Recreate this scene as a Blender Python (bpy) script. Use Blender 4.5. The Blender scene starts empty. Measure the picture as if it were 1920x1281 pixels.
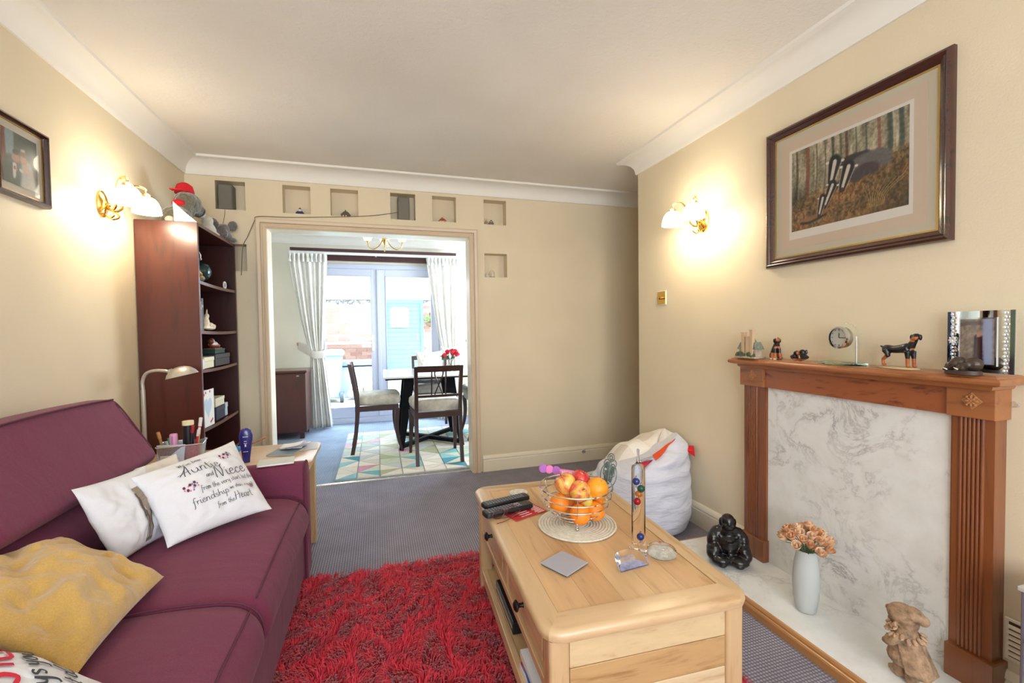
import bpy, math, random
import numpy as np
from mathutils import Vector, Matrix, noise
random.seed(7)
rng = np.random.default_rng(7)
SC = bpy.context.scene
COL = SC.collection
PI = math.pi

# ------------------------------------------------------------------ camera
def _n(v):
    v = np.array(v, float); return v/np.linalg.norm(v)
F_PX = 826.0
_dy = _n([708-960, 621-640.5, F_PX])
_dx = np.array([3672-960, 580-640.5, F_PX]); _dx = _n(_dx-(_dx@_dy)*_dy)
_dz = np.cross(_dx, _dy)
ROT = np.array([_dx, _dy, _dz])
cam_d = bpy.data.cameras.new('camera'); cam = bpy.data.objects.new('camera', cam_d); COL.objects.link(cam)
cam_d.sensor_width = 36; cam_d.lens = F_PX/1920*36; cam_d.clip_start = 0.02; cam_d.clip_end = 200
_m = Matrix.Identity(4)
for i in range(3):
    _m[i][0] = ROT[i, 0]; _m[i][1] = -ROT[i, 1]; _m[i][2] = -ROT[i, 2]
_m[2][3] = 1.19
cam.matrix_world = _m
SC.camera = cam

# ------------------------------------------------------------------ colour management, sky, lights
SC.view_settings.view_transform = 'Standard'; SC.view_settings.look = 'None'
SC.view_settings.gamma = 1; SC.view_settings.use_curve_mapping = False
SC.view_settings.exposure = 0.0
W = bpy.data.worlds.new('sky'); SC.world = W; W.use_nodes = True
bg = W.node_tree.nodes['Background']; bg.inputs[0].default_value = (0.86, 0.94, 1.0, 1); bg.inputs[1].default_value = 4.6

def area(name, loc, rot, sx, sy, power, color):
    l = bpy.data.lights.new(name, 'AREA'); l.shape = 'RECTANGLE'; l.size = sx; l.size_y = sy
    l.energy = power; l.color = color
    o = bpy.data.objects.new(name, l); COL.objects.link(o); o.location = loc; o.rotation_euler = rot
    return o
# daylight entering by the window of the living room, in the wall behind the camera
area('window_daylight', (0.25, -1.55, 1.40), (PI/2, 0, 0), 2.3, 1.5, 52, (0.92, 0.96, 1.0))
# fill lamp added at an invented, unseen right-hand window to brighten the dining room
area('added_side_fill', (1.97, 4.75, 1.45), (0, PI/2, 0), 1.2, 1.3, 64, (0.76, 0.88, 1.0))
# daylight entering the dining room by its patio doors
area('patio_daylight', (0.1, 7.9, 3.3), (-0.80, 0, 0), 3.4, 1.8, 1700, (0.64, 0.83, 1.0))

# ------------------------------------------------------------------ helpers
def lin(c):
    out = []
    for v in c[:3]:
        v = v/255.0
        out.append(v/12.92 if v <= 0.04045 else ((v+0.055)/1.055)**2.4)
    return (out[0], out[1], out[2], 1.0)

def NM(name):
    m = bpy.data.materials.new(name); m.use_nodes = True
    nt = m.node_tree
    return m, nt, nt.nodes['Principled BSDF']

def ocoord(nt, scale=(1, 1, 1), rot=(0, 0, 0)):
    tc = nt.nodes.new('ShaderNodeTexCoord'); mp = nt.nodes.new('ShaderNodeMapping')
    mp.inputs['Scale'].default_value = scale; mp.inputs['Rotation'].default_value = rot
    nt.links.new(tc.outputs['Object'], mp.inputs['Vector'])
    return mp.outputs['Vector']

def noise_node(nt, vec, scale, detail=3, rough=0.5, dist=0.0):
    n = nt.nodes.new('ShaderNodeTexNoise'); n.inputs['Scale'].default_value = scale
    n.inputs['Detail'].default_value = detail; n.inputs['Roughness'].default_value = rough
    n.inputs['Distortion'].default_value = dist
    nt.links.new(vec, n.inputs['Vector']); return n

def ramp(nt, fac, stops):
    r = nt.nodes.new('ShaderNodeValToRGB'); e = r.color_ramp.elements
    while len(e) > 1: e.remove(e[-1])
    e[0].position = stops[0][0]; e[0].color = stops[0][1]
    for p, c in stops[1:]:
        k = e.new(p); k.color = c
    nt.links.new(fac, r.inputs[0]); return r.outputs[0]

def bump(nt, b, height, strength, dist=0.01):
    n = nt.nodes.new('ShaderNodeBump'); n.inputs['Strength'].default_value = strength
    n.inputs['Distance'].default_value = dist
    nt.links.new(height, n.inputs['Height']); nt.links.new(n.outputs[0], b.inputs['Normal'])

def pm(name, c, rough=0.5, metal=0.0, var=0.0, vs=20, bs=0, bstr=0.0, bd=0.005, spec=None, coat=0, sheen=0, vec=(1, 1, 1), trans=0, ior=1.45, emis=None, es=0, alpha=None):
    m, nt, b = NM(name)
    c1 = lin(c)
    b.inputs['Base Color'].default_value = c1; b.inputs['Roughness'].default_value = rough; b.inputs['Metallic'].default_value = metal
    if spec is not None: b.inputs['Specular IOR Level'].default_value = spec
    if coat: b.inputs['Coat Weight'].default_value = coat; b.inputs['Coat Roughness'].default_value = 0.15
    if sheen: b.inputs['Sheen Weight'].default_value = sheen
    if trans: b.inputs['Transmission Weight'].default_value = trans; b.inputs['IOR'].default_value = ior
    if emis: b.inputs['Emission Color'].default_value = lin(emis); b.inputs['Emission Strength'].default_value = es
    v = ocoord(nt, vec)
    if var:
        n = noise_node(nt, v, vs, 4, 0.6)
        lo = tuple(max(0, x*(1-var)) for x in c1[:3])+(1,); hi = tuple(min(1, x*(1+var)) for x in c1[:3])+(1,)
        nt.links.new(ramp(nt, n.outputs[0], [(0.3, lo), (0.7, hi)]), b.inputs['Base Color'])
    if bs:
        n = noise_node(nt, v, bs, 3, 0.6); bump(nt, b, n.outputs[0], bstr, bd)
    return m

def wood(name, c1, c2, axis=1, scale=14, stretch=0.09, rough=0.4, ring=0.6, coat=0.2, dist=1.5):
    m, nt, b = NM(name)
    s = [1, 1, 1]; s[axis] = stretch
    v = ocoord(nt, tuple(s))
    n1 = noise_node(nt, v, scale, 5, 0.6, dist); n2 = noise_node(nt, v, scale*7, 3, 0.6, 0.3)
    mx = nt.nodes.new('ShaderNodeMath'); mx.operation = 'MULTIPLY_ADD'; mx.inputs[1].default_value = 0.35
    nt.links.new(n2.outputs[0], mx.inputs[0]); nt.links.new(n1.outputs[0], mx.inputs[2])
    col = ramp(nt, mx.outputs[0], [(0.45, lin(c2)), (0.45+0.3*ring, lin(c1)), (0.95, lin([min(255, k*1.06) for k in c1]))])
    nt.links.new(col, b.inputs['Base Color'])
    b.inputs['Roughness'].default_value = rough; b.inputs['Coat Weight'].default_value = coat; b.inputs['Coat Roughness'].default_value = 0.2
    bump(nt, b, mx.outputs[0], 0.12, 0.002)
    return m

def glass(name, c=(255, 255, 255), rough=0.02, ior=1.45):
    return pm(name, c, rough=rough, trans=1.0, ior=ior)

class MB:
    def __init__(s): s.v = []; s.f = []; s.m = []
    def add(s, vs, fs, mi=0):
        o = len(s.v); s.v += [tuple(p) for p in vs]; s.f += [tuple(i+o for i in f) for f in fs]; s.m += [mi]*len(fs); return s
    def box(s, x0, x1, y0, y1, z0, z1, mi=0):
        if x0 > x1: x0, x1 = x1, x0
        if y0 > y1: y0, y1 = y1, y0
        if z0 > z1: z0, z1 = z1, z0
        vs = [(x0, y0, z0), (x1, y0, z0), (x1, y1, z0), (x0, y1, z0), (x0, y0, z1), (x1, y0, z1), (x1, y1, z1), (x0, y1, z1)]
        return s.add(vs, [(0, 3, 2, 1), (4, 5, 6, 7), (0, 1, 5, 4), (1, 2, 6, 5), (2, 3, 7, 6), (3, 0, 4, 7)], mi)
    def hexa(s, b4, t4, mi=0):
        return s.add(list(b4)+list(t4), [(0, 3, 2, 1), (4, 5, 6, 7), (0, 1, 5, 4), (1, 2, 6, 5), (2, 3, 7, 6), (3, 0, 4, 7)], mi)
    def bar(s, p0, p1, w, d, up=(0, 0, 1), mi=0, w1=None, d1=None):
        p0 = Vector(p0); p1 = Vector(p1); t = (p1-p0).normalized(); u = Vector(up)
        a = t.cross(u)
        if a.length < 1e-4: a = t.cross(Vector((1, 0, 0)))
        a.normalize(); b = a.cross(t).normalized(); w1 = w if w1 is None else w1; d1 = d if d1 is None else d1
        q = lambda p, ww, dd: [p-a*ww/2-b*dd/2, p+a*ww/2-b*dd/2, p+a*ww/2+b*dd/2, p-a*ww/2+b*dd/2]
        A = q(p0, w, d); B = q(p1, w1, d1)
        return s.add(A+B, [(0, 1, 2, 3), (7, 6, 5, 4), (4, 5, 1, 0), (5, 6, 2, 1), (6, 7, 3, 2), (7, 4, 0, 3)], mi)
    def loft(s, rings, mi=0, cap=True, closed=False):
        n = len(rings[0]); vs = [p for r in rings for p in r]; fs = []
        R = len(rings)
        for i in range(R if closed else R-1):
            for j in range(n):
                a = i*n+j; b = i*n+(j+1) % n; c = ((i+1) % R)*n+(j+1) % n; d = ((i+1) % R)*n+j
                fs.append((a, b, c, d))
        if cap and not closed:
            fs.append(tuple(reversed(range(n)))); fs.append(tuple(range((R-1)*n, R*n)))
        return s.add(vs, fs, mi)
    def tube(s, pts, r, n=8, mi=0, closed=False, flat=1.0):
        pts = [Vector(p) for p in pts]; N = len(pts); rs = r if isinstance(r, (list, tuple)) else [r]*N
        rings = []; prev = None
        for i in range(N):
            if closed: t = (pts[(i+1) % N]-pts[i-1])
            else: t = pts[min(i+1, N-1)]-pts[max(i-1, 0)]
            t.normalize()
            if prev is None:
                a = t.cross(Vector((0, 0, 1)))
                if a.length < 0.1: a = t.cross(Vector((1, 0, 0)))
            else: a = prev-t*prev.dot(t)
            a.normalize(); prev = a; b = t.cross(a)
            rings.append([pts[i]+a*rs[i]*math.cos(2*PI*k/n)+b*rs[i]*flat*math.sin(2*PI*k/n) for k in range(n)])
        return s.loft(rings, mi, True, closed)
    def lathe(s, prof, n=24, o=(0, 0, 0), M=None, mi=0, cap=True):
        rings = []
        for r, z in prof:
            ring = []
            for k in range(n):
                p = Vector((max(r, 1e-5)*math.cos(2*PI*k/n), max(r, 1e-5)*math.sin(2*PI*k/n), z))
                if M is not None: p = M @ p
                ring.append(p+Vector(o))
            rings.append(ring)
        return s.loft(rings, mi, cap)
    def ell(s, c, r, n=14, M=None, mi=0):
        if not isinstance(r, (list, tuple)): r = (r, r, r)
        rings = []
        for i in range(n//2+1):
            a = -PI/2+PI*i/(n//2); ring = []
            for k in range(n):
                p = Vector((r[0]*max(math.cos(a), 1e-4)*math.cos(2*PI*k/n), r[1]*max(math.cos(a), 1e-4)*math.sin(2*PI*k/n), r[2]*math.sin(a)))
                if M is not None: p = M @ p
                ring.append(p+Vector(c))
            rings.append(ring)
        return s.loft(rings, mi)
    def grid(s, fn, nu, nv, mi=0, wrap=False):
        vs = [fn(i/nu, j/nv) for j in range(nv+1) for i in range(nu+1)]
        fs = [(j*(nu+1)+i, j*(nu+1)+i+1, (j+1)*(nu+1)+i+1, (j+1)*(nu+1)+i) for j in range(nv) for i in range(nu)]
        return s.add(vs, fs, mi)

PMAT = {}
def mesh_of(name, mb, mats, smooth=True, ang=35):
    me = bpy.data.meshes.new(name); me.from_pydata([tuple(v) for v in mb.v], [], mb.f)
    if not isinstance(mats, (list, tuple)): mats = [mats]
    for m in mats: me.materials.append(m)
    if len(mats) > 1: me.polygons.foreach_set('material_index', mb.m)
    if smooth:
        me.polygons.foreach_set('use_smooth', [True]*len(me.polygons))
        me.set_sharp_from_angle(angle=math.radians(ang))
    me.update(); return me

def link(name, me, parent=None, world=False, bev=0, seg=2, sub=0, kind=None, label=None):
    o = bpy.data.objects.new(name, me); COL.objects.link(o)
    if parent is not None:
        o.parent = parent
        if world: o.matrix_parent_inverse = PMAT[parent.name].inverted()
    if bev:
        b = o.modifiers.new('bevel', 'BEVEL'); b.width = bev; b.segments = seg; b.limit_method = 'ANGLE'; b.angle_limit = math.radians(40)
        b.harden_normals = False
    if sub:
        b = o.modifiers.new('sub', 'SUBSURF'); b.levels = sub; b.render_levels = sub
    if kind: o['kind'] = kind
    if label: o['label'] = label
    return o

def obj(name, mb, mats, parent=None, world=False, smooth=True, ang=35, **k):
    return link(name, mesh_of(name, mb, mats, smooth, ang), parent, world, **k)

def tag(o, label, cat, group=None):
    o['label'] = label; o['category'] = cat
    if group: o['group'] = group
    return o

def thing(name, label, cat, loc=(0, 0, 0), rz=0, group=None):
    o = bpy.data.objects.new(name, None); COL.objects.link(o); o.empty_display_size = 0.05
    o.location = loc; o.rotation_euler = (0, 0, rz)
    PMAT[o.name] = Matrix.Translation(loc) @ Matrix.Rotation(rz, 4, 'Z')
    return tag(o, label, cat, group)

def struct(name, mb, mats, parent=None, **k):
    o = obj(name, mb, mats, parent, **k)
    if parent is None: o['kind'] = 'structure'
    return o

def copy_tree(o, loc=None, rz=None, label=None):
    c = o.copy(); COL.objects.link(c)
    for k in o.children:
        d = k.copy(); COL.objects.link(d); d.parent = c
        for g in k.children:
            e = g.copy(); COL.objects.link(e); e.parent = d
    if loc is not None: c.location = loc
    if rz is not None: c.rotation_euler = (0, 0, rz)
    if label: c['label'] = label
    return c

def cat_rom(pts, k=6):
    P = [Vector(p) for p in pts]
    if len(P) < 3:
        return [P[0].lerp(P[-1], i/k) for i in range(k+1)]
    P = [P[0]*2-P[1]]+P+[P[-1]*2-P[-2]]; out = []
    for i in range(1, len(P)-2):
        for j in range(k):
            t = j/k; a, b, c, d = P[i-1], P[i], P[i+1], P[i+2]
            out.append(0.5*((2*b)+(c-a)*t+(2*a-5*b+4*c-d)*t*t+(3*b-a-3*c+d)*t**3))
    out.append(P[-2]); return out

def blob(name, mb, voxel, mats, parent=None, world=False, matfn=None, smooth_it=6, **k):
    """fuse overlapping solids into one continuous skin"""
    me = bpy.data.meshes.new('tmp'); me.from_pydata([tuple(v) for v in mb.v], [], mb.f)
    o = bpy.data.objects.new('tmp', me); COL.objects.link(o)
    r = o.modifiers.new('r', 'REMESH'); r.mode = 'VOXEL'; r.voxel_size = voxel
    s = o.modifiers.new('s', 'SMOOTH'); s.factor = 0.5; s.iterations = smooth_it
    dg = bpy.context.evaluated_depsgraph_get(); dg.update()
    nm = bpy.data.meshes.new_from_object(o.evaluated_get(dg)); bpy.data.objects.remove(o)
    nm.name = name; nm.materials.clear()
    if not isinstance(mats, (list, tuple)): mats = [mats]
    for m in mats: nm.materials.append(m)
    nm.polygons.foreach_set('use_smooth', [True]*len(nm.polygons))
    if matfn:
        nm.polygons.foreach_set('material_index', [matfn(p.center) for p in nm.polygons])
    return link(name, nm, parent, world, **k)

def paint_grid(name, P, nu, nv, img, rough=0.5, parent=None, world=True, coat=0, **k):
    """flat printed sheet: img(nv+1, nu+1, 3) sRGB 0..1, P(u,v)->point, v=0 bottom"""
    vs = [tuple(P(i/nu, j/nv)) for j in range(nv+1) for i in range(nu+1)]
    fs = [(j*(nu+1)+i, j*(nu+1)+i+1, (j+1)*(nu+1)+i+1, (j+1)*(nu+1)+i) for j in range(nv) for i in range(nu)]
    me = bpy.data.meshes.new(name); me.from_pydata(vs, [], fs)
    a = me.color_attributes.new('print', 'FLOAT_COLOR', 'POINT')
    c = np.ones(((nv+1)*(nu+1), 4), np.float32); s = np.clip(img.reshape(-1, 3), 0, 1)
    c[:, :3] = np.where(s <= 0.04045, s/12.92, ((s+0.055)/1.055)**2.4)
    a.data.foreach_set('color', c.ravel())
    m, nt, b = NM('print_'+name); at = nt.nodes.new('ShaderNodeVertexColor'); at.layer_name = 'print'
    nt.links.new(at.outputs[0], b.inputs['Base Color']); b.inputs['Roughness'].default_value = rough
    b.inputs['Coat Weight'].default_value = coat
    me.materials.append(m); me.update()
    return link(name, me, parent, world, **k)

# ------------------------------------------------------------------ materials
def wall_mat(name, c):
    m, nt, b = NM(name); v = ocoord(nt)
    n = noise_node(nt, v, 160, 4, 0.7); n2 = noise_node(nt, v, 1.7, 2)
    c1 = lin(c)
    nt.links.new(ramp(nt, n2.outputs[0], [(0.3, tuple(x*0.95 for x in c1[:3])+(1,)), (0.7, tuple(min(1, x*1.04) for x in c1[:3])+(1,))]), b.inputs['Base Color'])
    b.inputs['Roughness'].default_value = 0.55; b.inputs['Specular IOR Level'].default_value = 0.35
    bump(nt, b, n.outputs[0], 0.28, 0.003); return m
M_wall = wall_mat('cream_wallpaper', (223, 209, 181))
M_wall2 = wall_mat('dining_cream_paint', (228, 222, 205))
M_trim = pm('cream_gloss_paint', (232, 222, 200), 0.35)
M_arch = pm('beige_gloss_paint', (206, 186, 158), 0.35)
M_coving = pm('white_coving_paint', (236, 232, 224), 0.6)
m, nt, b = NM('stippled_ceiling'); v = ocoord(nt); n = noise_node(nt, v, 45, 5, 0.7); n2 = noise_node(nt, v, 1.2, 3, 0.5)
nt.links.new(ramp(nt, n2.outputs[0], [(0.3, lin((232, 227, 218))), (0.7, lin((244, 240, 232)))]), b.inputs['Base Color'])
b.inputs['Roughness'].default_value = 0.75; bump(nt, b, n.outputs[0], 0.5, 0.008); M_ceil = m
# carpet: woven loop squares
def carpet(name, ca, cb, cell=0.0125):
    m, nt, b = NM(name); v = ocoord(nt)
    sx = nt.nodes.new('ShaderNodeSeparateXYZ'); nt.links.new(v, sx.inputs[0])
    outs = []
    for k in (0, 1):
        a = nt.nodes.new('ShaderNodeMath'); a.operation = 'MULTIPLY'; a.inputs[1].default_value = PI/cell
        nt.links.new(sx.outputs[k], a.inputs[0])
        s = nt.nodes.new('ShaderNodeMath'); s.operation = 'SINE'; nt.links.new(a.outputs[0], s.inputs[0])
        q = nt.nodes.new('ShaderNodeMath'); q.operation = 'ABSOLUTE'; nt.links.new(s.outputs[0], q.inputs[0]); outs.append(q.outputs[0])
    mu = nt.nodes.new('ShaderNodeMath'); mu.operation = 'MULTIPLY'; nt.links.new(outs[0], mu.inputs[0]); nt.links.new(outs[1], mu.inputs[1])
    n = noise_node(nt, v, 260, 3, 0.7); n2 = noise_node(nt, v, 5, 4, 0.6)
    ad = nt.nodes.new('ShaderNodeMath'); ad.operation = 'MULTIPLY_ADD'; ad.inputs[1].default_value = 0.35
    nt.links.new(n.outputs[0], ad.inputs[0]); nt.links.new(mu.outputs[0], ad.inputs[2])
    col = ramp(nt, ad.outputs[0], [(0.12, tuple(x*0.55 for x in lin(ca)[:3])+(1,)), (0.6, lin(ca)), (1.0, lin(cb))])
    mix = nt.nodes.new('ShaderNodeMix'); mix.data_type = 'RGBA'; mix.blend_type = 'MULTIPLY'; mix.inputs[0].default_value = 0.5
    nt.links.new(col, mix.inputs[6]); nt.links.new(ramp(nt, n2.outputs[0], [(0.3, (0.6, 0.6, 0.6, 1)), (0.7, (1, 1, 1, 1))]), mix.inputs[7])
    nt.links.new(mix.outputs[2], b.inputs['Base Color']); b.inputs['Roughness'].default_value = 0.95
    b.inputs['Specular IOR Level'].default_value = 0.1
    bump(nt, b, ad.outputs[0], 0.35, 0.005); return m
M_carpet = carpet('grey_brown_weave_carpet', (142, 138, 150), (172, 168, 180))
M_carpet2 = carpet('blue_grey_carpet', (150, 164, 184), (178, 190, 208))
# marble
def marble(name, veins=0.5):
    m, nt, b = NM(name); v = ocoord(nt, (1, 1, 1))
    n = noise_node(nt, v, 5.5, 10, 0.68, 0.55); n2 = noise_node(nt, v, 3.4, 5, 0.6, 0.3); n4 = noise_node(nt, v, 9, 6, 0.6, 0.2)
    s = nt.nodes.new('ShaderNodeMath'); s.operation = 'SUBTRACT'; s.inputs[1].default_value = 0.5; nt.links.new(n.outputs[0], s.inputs[0])
    a = nt.nodes.new('ShaderNodeMath'); a.operation = 'ABSOLUTE'; nt.links.new(s.outputs[0], a.inputs[0])
    base = ramp(nt, a.outputs[0], [(0.0, lin((158, 152, 150))), (0.008, lin((182, 178, 176))), (0.026, lin((218, 217, 214))), (0.08, lin((232, 232, 229)))])
    msk = ramp(nt, n2.outputs[0], [(0.42, (0, 0, 0, 1)), (0.64, (veins*.85, veins*.85, veins*.85, 1))])
    soft = ramp(nt, n4.outputs[0], [(0.3, lin((222, 222, 216))), (0.6, lin((234, 234, 231)))])
    mix = nt.nodes.new('ShaderNodeMix'); mix.data_type = 'RGBA'; nt.links.new(msk, mix.inputs[0]); nt.links.new(soft, mix.inputs[6]); nt.links.new(base, mix.inputs[7])
    nt.links.new(mix.outputs[2], b.inputs['Base Color']); b.inputs['Roughness'].default_value = 0.16
    return m
M_marble = marble('grey_veined_white_marble', 1.0)
M_marble2 = marble('pale_hearth_marble', 0.5)
def fabric(name, c, c2, scale=350, rough=0.85, sheen=0.3, crease=0.5, cs=3.5, cst=(1, 1, 1)):
    m, nt, b = NM(name); v = ocoord(nt); v2 = ocoord(nt, cst)
    n = noise_node(nt, v, scale, 3, 0.7); n3 = noise_node(nt, v2, cs, 3, 0.5, 0.6)
    nt.links.new(ramp(nt, n.outputs[0], [(0.3, lin(c2)), (0.7, lin(c))]), b.inputs['Base Color'])
    b.inputs['Roughness'].default_value = rough; b.inputs['Sheen Weight'].default_value = sheen
    ad = nt.nodes.new('ShaderNodeMath'); ad.operation = 'MULTIPLY_ADD'; ad.inputs[1].default_value = 0.05
    nt.links.new(n.outputs[0], ad.inputs[0]); nt.links.new(n3.outputs[0], ad.inputs[2])
    bump(nt, b, ad.outputs[0], crease, 0.05); return m
M_sofa = fabric('plum_weave', (122, 44, 80), (94, 30, 56), 420, 0.8, 0.06, 0.15, 6, (0.5, 1.5, 1))
M_piping = pm('dark_plum_piping', (84, 32, 52), 0.8)
M_white = fabric('white_cotton', (232, 232, 238), (222, 224, 232), 500, 0.9, 0.1, 0.25, 9)
M_cream = fabric('cream_cotton', (228, 222, 214), (218, 212, 204), 500, 0.9, 0.1, 0.3, 9)
M_yellow = fabric('mustard_plush', (204, 166, 92), (188, 148, 74), 300, 0.9, 0.5, 0.5, 7)
M_bean = fabric('white_canvas', (222, 224, 236), (214, 216, 230), 500, 0.9, 0.1, 0.6, 9, (0.5, 0.5, 2.2))
M_oak = wood('light_oak', (200, 168, 128), (172, 132, 90), 1, 9, 0.12, 0.34)
M_oakx = wood('light_oak_cross', (200, 168, 130), (166, 126, 86), 0, 6, 0.14, 0.34, dist=2.2)
M_oakz = wood('light_oak_upright', (196, 164, 124), (170, 130, 88), 2, 10, 0.10, 0.34)
M_pinez = wood('varnished_pine_upright', (132, 76, 42), (92, 46, 26), 2, 16, 0.05, 0.28, coat=0.5)
M_piney = wood('varnished_pine', (156, 96, 54), (108, 60, 32), 1, 8, 0.10, 0.28, coat=0.5, dist=3)
M_mahog = wood('mahogany_veneer', (74, 26, 20), (52, 17, 14), 2, 8, 0.12, 0.32, coat=0.4)
M_mahogd = wood('dark_mahogany', (62, 26, 24), (44, 16, 16), 2, 8, 0.12, 0.4)
M_dark = wood('dark_walnut', (58, 34, 30), (36, 20, 18), 2, 14, 0.1, 0.35)
M_black = pm('black_paint', (14, 15, 20), 0.4)
M_blackm = pm('matt_black_steel', (10, 12, 20), 0.75, spec=0.2)
M_hedge = wood('golden_pine_edging', (176, 124, 74), (134, 88, 48), 1, 10, 0.1, 0.35, coat=0.3)
M_blackp = pm('black_plastic', (26, 26, 30), 0.35)
M_chrome = pm('chrome', (215, 218, 222), 0.12, 1.0)
M_steel = pm('brushed_steel', (190, 188, 184), 0.35, 1.0)
M_silver = pm('silver_painted_metal', (196, 190, 182), 0.35, 0.6)
M_brass = pm('polished_brass', (222, 184, 108), 0.18, 1.0)
M_glass = glass('clear_glass')
M_ggreen = glass('green_edged_glass', (205, 235, 215))
M_white_p = pm('white_plastic', (240, 240, 242), 0.35)
M_upvc = pm('white_upvc', (196, 202, 220), 0.3)
M_paper = pm('white_paper', (235, 235, 232), 0.7)
M_red = pm('red_card', (190, 36, 44), 0.6)
# ================================================================== SETTING
XL, XR, YF, ZC = -1.25, 1.82, 3.58, 2.40
YB = -1.6
struct('floor', MB().box(-1.35, 2.8, YB-.1, 3.66, -.12, 0), M_carpet, smooth=False)
struct('floor', MB().box(-1.9, 2.1, 3.66, 6.1, -.12, 0), M_carpet2, smooth=False)
struct('ceiling', MB().box(-1.35, 2.8, YB-.1, 3.65, ZC, ZC+.1), M_ceil, smooth=False)
struct('ceiling', MB().box(-1.9, 2.1, 3.65, 6.2, ZC, ZC+.1), pm('dining_white_ceiling', (236, 238, 242), .8), smooth=False)
struct('wall_left', MB().box(XL-.1, XL, YB, YF+.14, 0, ZC), M_wall, smooth=False)
struct('wall_right', MB().box(XR, 2.7, YB, 2.80, 0, ZC), M_wall, smooth=False)
struct('wall_alcove', MB().box(2.7, 2.8, 2.7, YF+.14, 0, ZC), M_wall, smooth=False)
# rear wall with the window that lights the room (behind the camera)
w = MB(); w.box(XL, -.95, YB-.1, YB, 0, ZC); w.box(1.45, 2.7, YB-.1, YB, 0, ZC); w.box(-.95, 1.45, YB-.1, YB, 0, .6); w.box(-.95, 1.45, YB-.1, YB, 2.2, ZC)
struct('wall_rear', w, M_wall, smooth=False)
fr = MB()
for a in (-.95, -.18, .62, 1.39): fr.box(a, a+.06, YB-.08, YB-.02, .6, 2.2)
fr.box(-.95, 1.45, YB-.08, YB-.02, .6, .66); fr.box(-.95, 1.45, YB-.08, YB-.02, 2.14, 2.2)
struct('window_1', fr, M_upvc, smooth=False)

# far wall with the doorway and the small square niches
DX0, DX1, DZ = -.765, .745, 1.955
niches = [(-1.069, -.881, 2.063, 2.263), (-.642, -.455, 2.062, 2.264), (-.318, -.121, 2.062, 2.264), (.116, .306, 2.062, 2.266), (.439, .630, 2.064, 2.266),
          (.862, 1.054, 2.064, 2.266), (.862, 1.056, 1.627, 1.823), (-1.072, -.883, 1.632, 1.823)]
xs = sorted(set([XL, 2.7, DX0, DX1]+[k for n_ in niches for k in n_[:2]])); zs = sorted(set([0, ZC, DZ]+[k for n_ in niches for k in n_[2:]]))
w = MB()
for i in range(len(xs)-1):
    for j in range(len(zs)-1):
        cx, cz = (xs[i]+xs[i+1])/2, (zs[j]+zs[j+1])/2
        if DX0 < cx < DX1 and cz < DZ: continue
        y0 = YF
        for a, b_, c, d in niches:
            if a < cx < b_ and c < cz < d: y0 = YF+.10
        w.box(xs[i], xs[i+1], y0, YF+.14, zs[j], zs[j+1])
struct('wall_far', w, M_wall, smooth=False)

# coving
cprof = [(0, 2.29), (.010, 2.29), (.014, 2.298)]+[(.014+.084*math.sin(a)*0+.084*(1-math.cos(a)), 2.298+.084*math.sin(a)) for a in [k*PI/2/7 for k in range(1, 8)]]+[(.108, 2.386), (.11, 2.4), (0, 2.4)]
def cov(name, f0, f1):
    mb = MB(); mb.loft([[f0(d, z) for d, z in cprof], [f1(d, z) for d, z in cprof]]); return struct(name, mb, M_coving, ang=25)
cov('trim_1', lambda d, z: (XL+d, YB, z), lambda d, z: (XL+d, YF-d, z))
cov('trim_2', lambda d, z: (XL+d, YF-d, z), lambda d, z: (2.7, YF-d, z))
cov('trim_3', lambda d, z: (XR-d, YB, z), lambda d, z: (XR-d, 2.80+d, z))
cov('trim_4', lambda d, z: (XR-d, 2.80+d, z), lambda d, z: (2.7, 2.80+d, z))
cov('trim_5', lambda d, z: (-1.6, 6.05-d, z), lambda d, z: (2.0, 6.05-d, z))
# skirting
sprof = [(0, 0), (.016, 0), (.016, .094), (.012, .099), (.012, .103), (.017, .107), (.015, .122), (.008, .133), (0, .135)]
def skirt(name, f0, f1, m=M_trim):
    mb = MB(); mb.loft([[f0(d, z) for d, z in sprof], [f1(d, z) for d, z in sprof]]); return struct(name, mb, m, ang=25)
skirt('baseboard_far', lambda d, z: (.82, YF-d, z), lambda d, z: (2.7, YF-d, z))
skirt('baseboard_right', lambda d, z: (XR-d, 1.795, z), lambda d, z: (XR-d, 2.80+d, z))
skirt('baseboard_right', lambda d, z: (XR-d, YB, z), lambda d, z: (XR-d, .826, z))
skirt('baseboard_left', lambda d, z: (XL+d, YB, z), lambda d, z: (XL+d, 2.85, z))
skirt('baseboard_dining', lambda d, z: (-1.6, 6.05-d, z), lambda d, z: (-.85, 6.05-d, z))
skirt('baseboard_dining', lambda d, z: (.90, 6.05-d, z), lambda d, z: (2.0, 6.05-d, z))
# architrave
ap = [(0, 0), (0, .012), (.012, .018), (.022, .018), (.026, .012), (.034, .012), (.040, .024), (.058, .028), (.066, .026), (.066, 0)]
def arch(name, y, s):
    mb = MB()
    rings = []
    for q in range(4):
        ring = []
        for wd, p in ap:
            x = (DX0+.012-wd) if q < 2 else (DX1-.012+wd); z = 0 if q in (0, 3) else DZ-.012+wd
            ring.append((x, y-s*p, z))
        rings.append(ring)
    mb.loft(rings); return struct(name, mb, M_arch, ang=20)
arch('trim_6', YF, 1); arch('trim_7', YF+.14, -1)
l = MB(); l.box(DX0, DX0+.014, YF, YF+.14, 0, DZ); l.box(DX1-.014, DX1, YF, YF+.14, 0, DZ); l.box(DX0, DX1, YF, YF+.14, DZ-.014, DZ)
struct('trim_8', l, M_trim, smooth=False)
# metal threshold strip
mb = MB(); mb.loft([[(x, 3.645, .001), (x, 3.652, .007), (x, 3.676, .007), (x, 3.684, .001)] for x in (DX0+.014, DX1-.014)])
struct('trim_9', mb, pm('worn_aluminium', (225, 222, 214), .25, .9))

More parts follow.
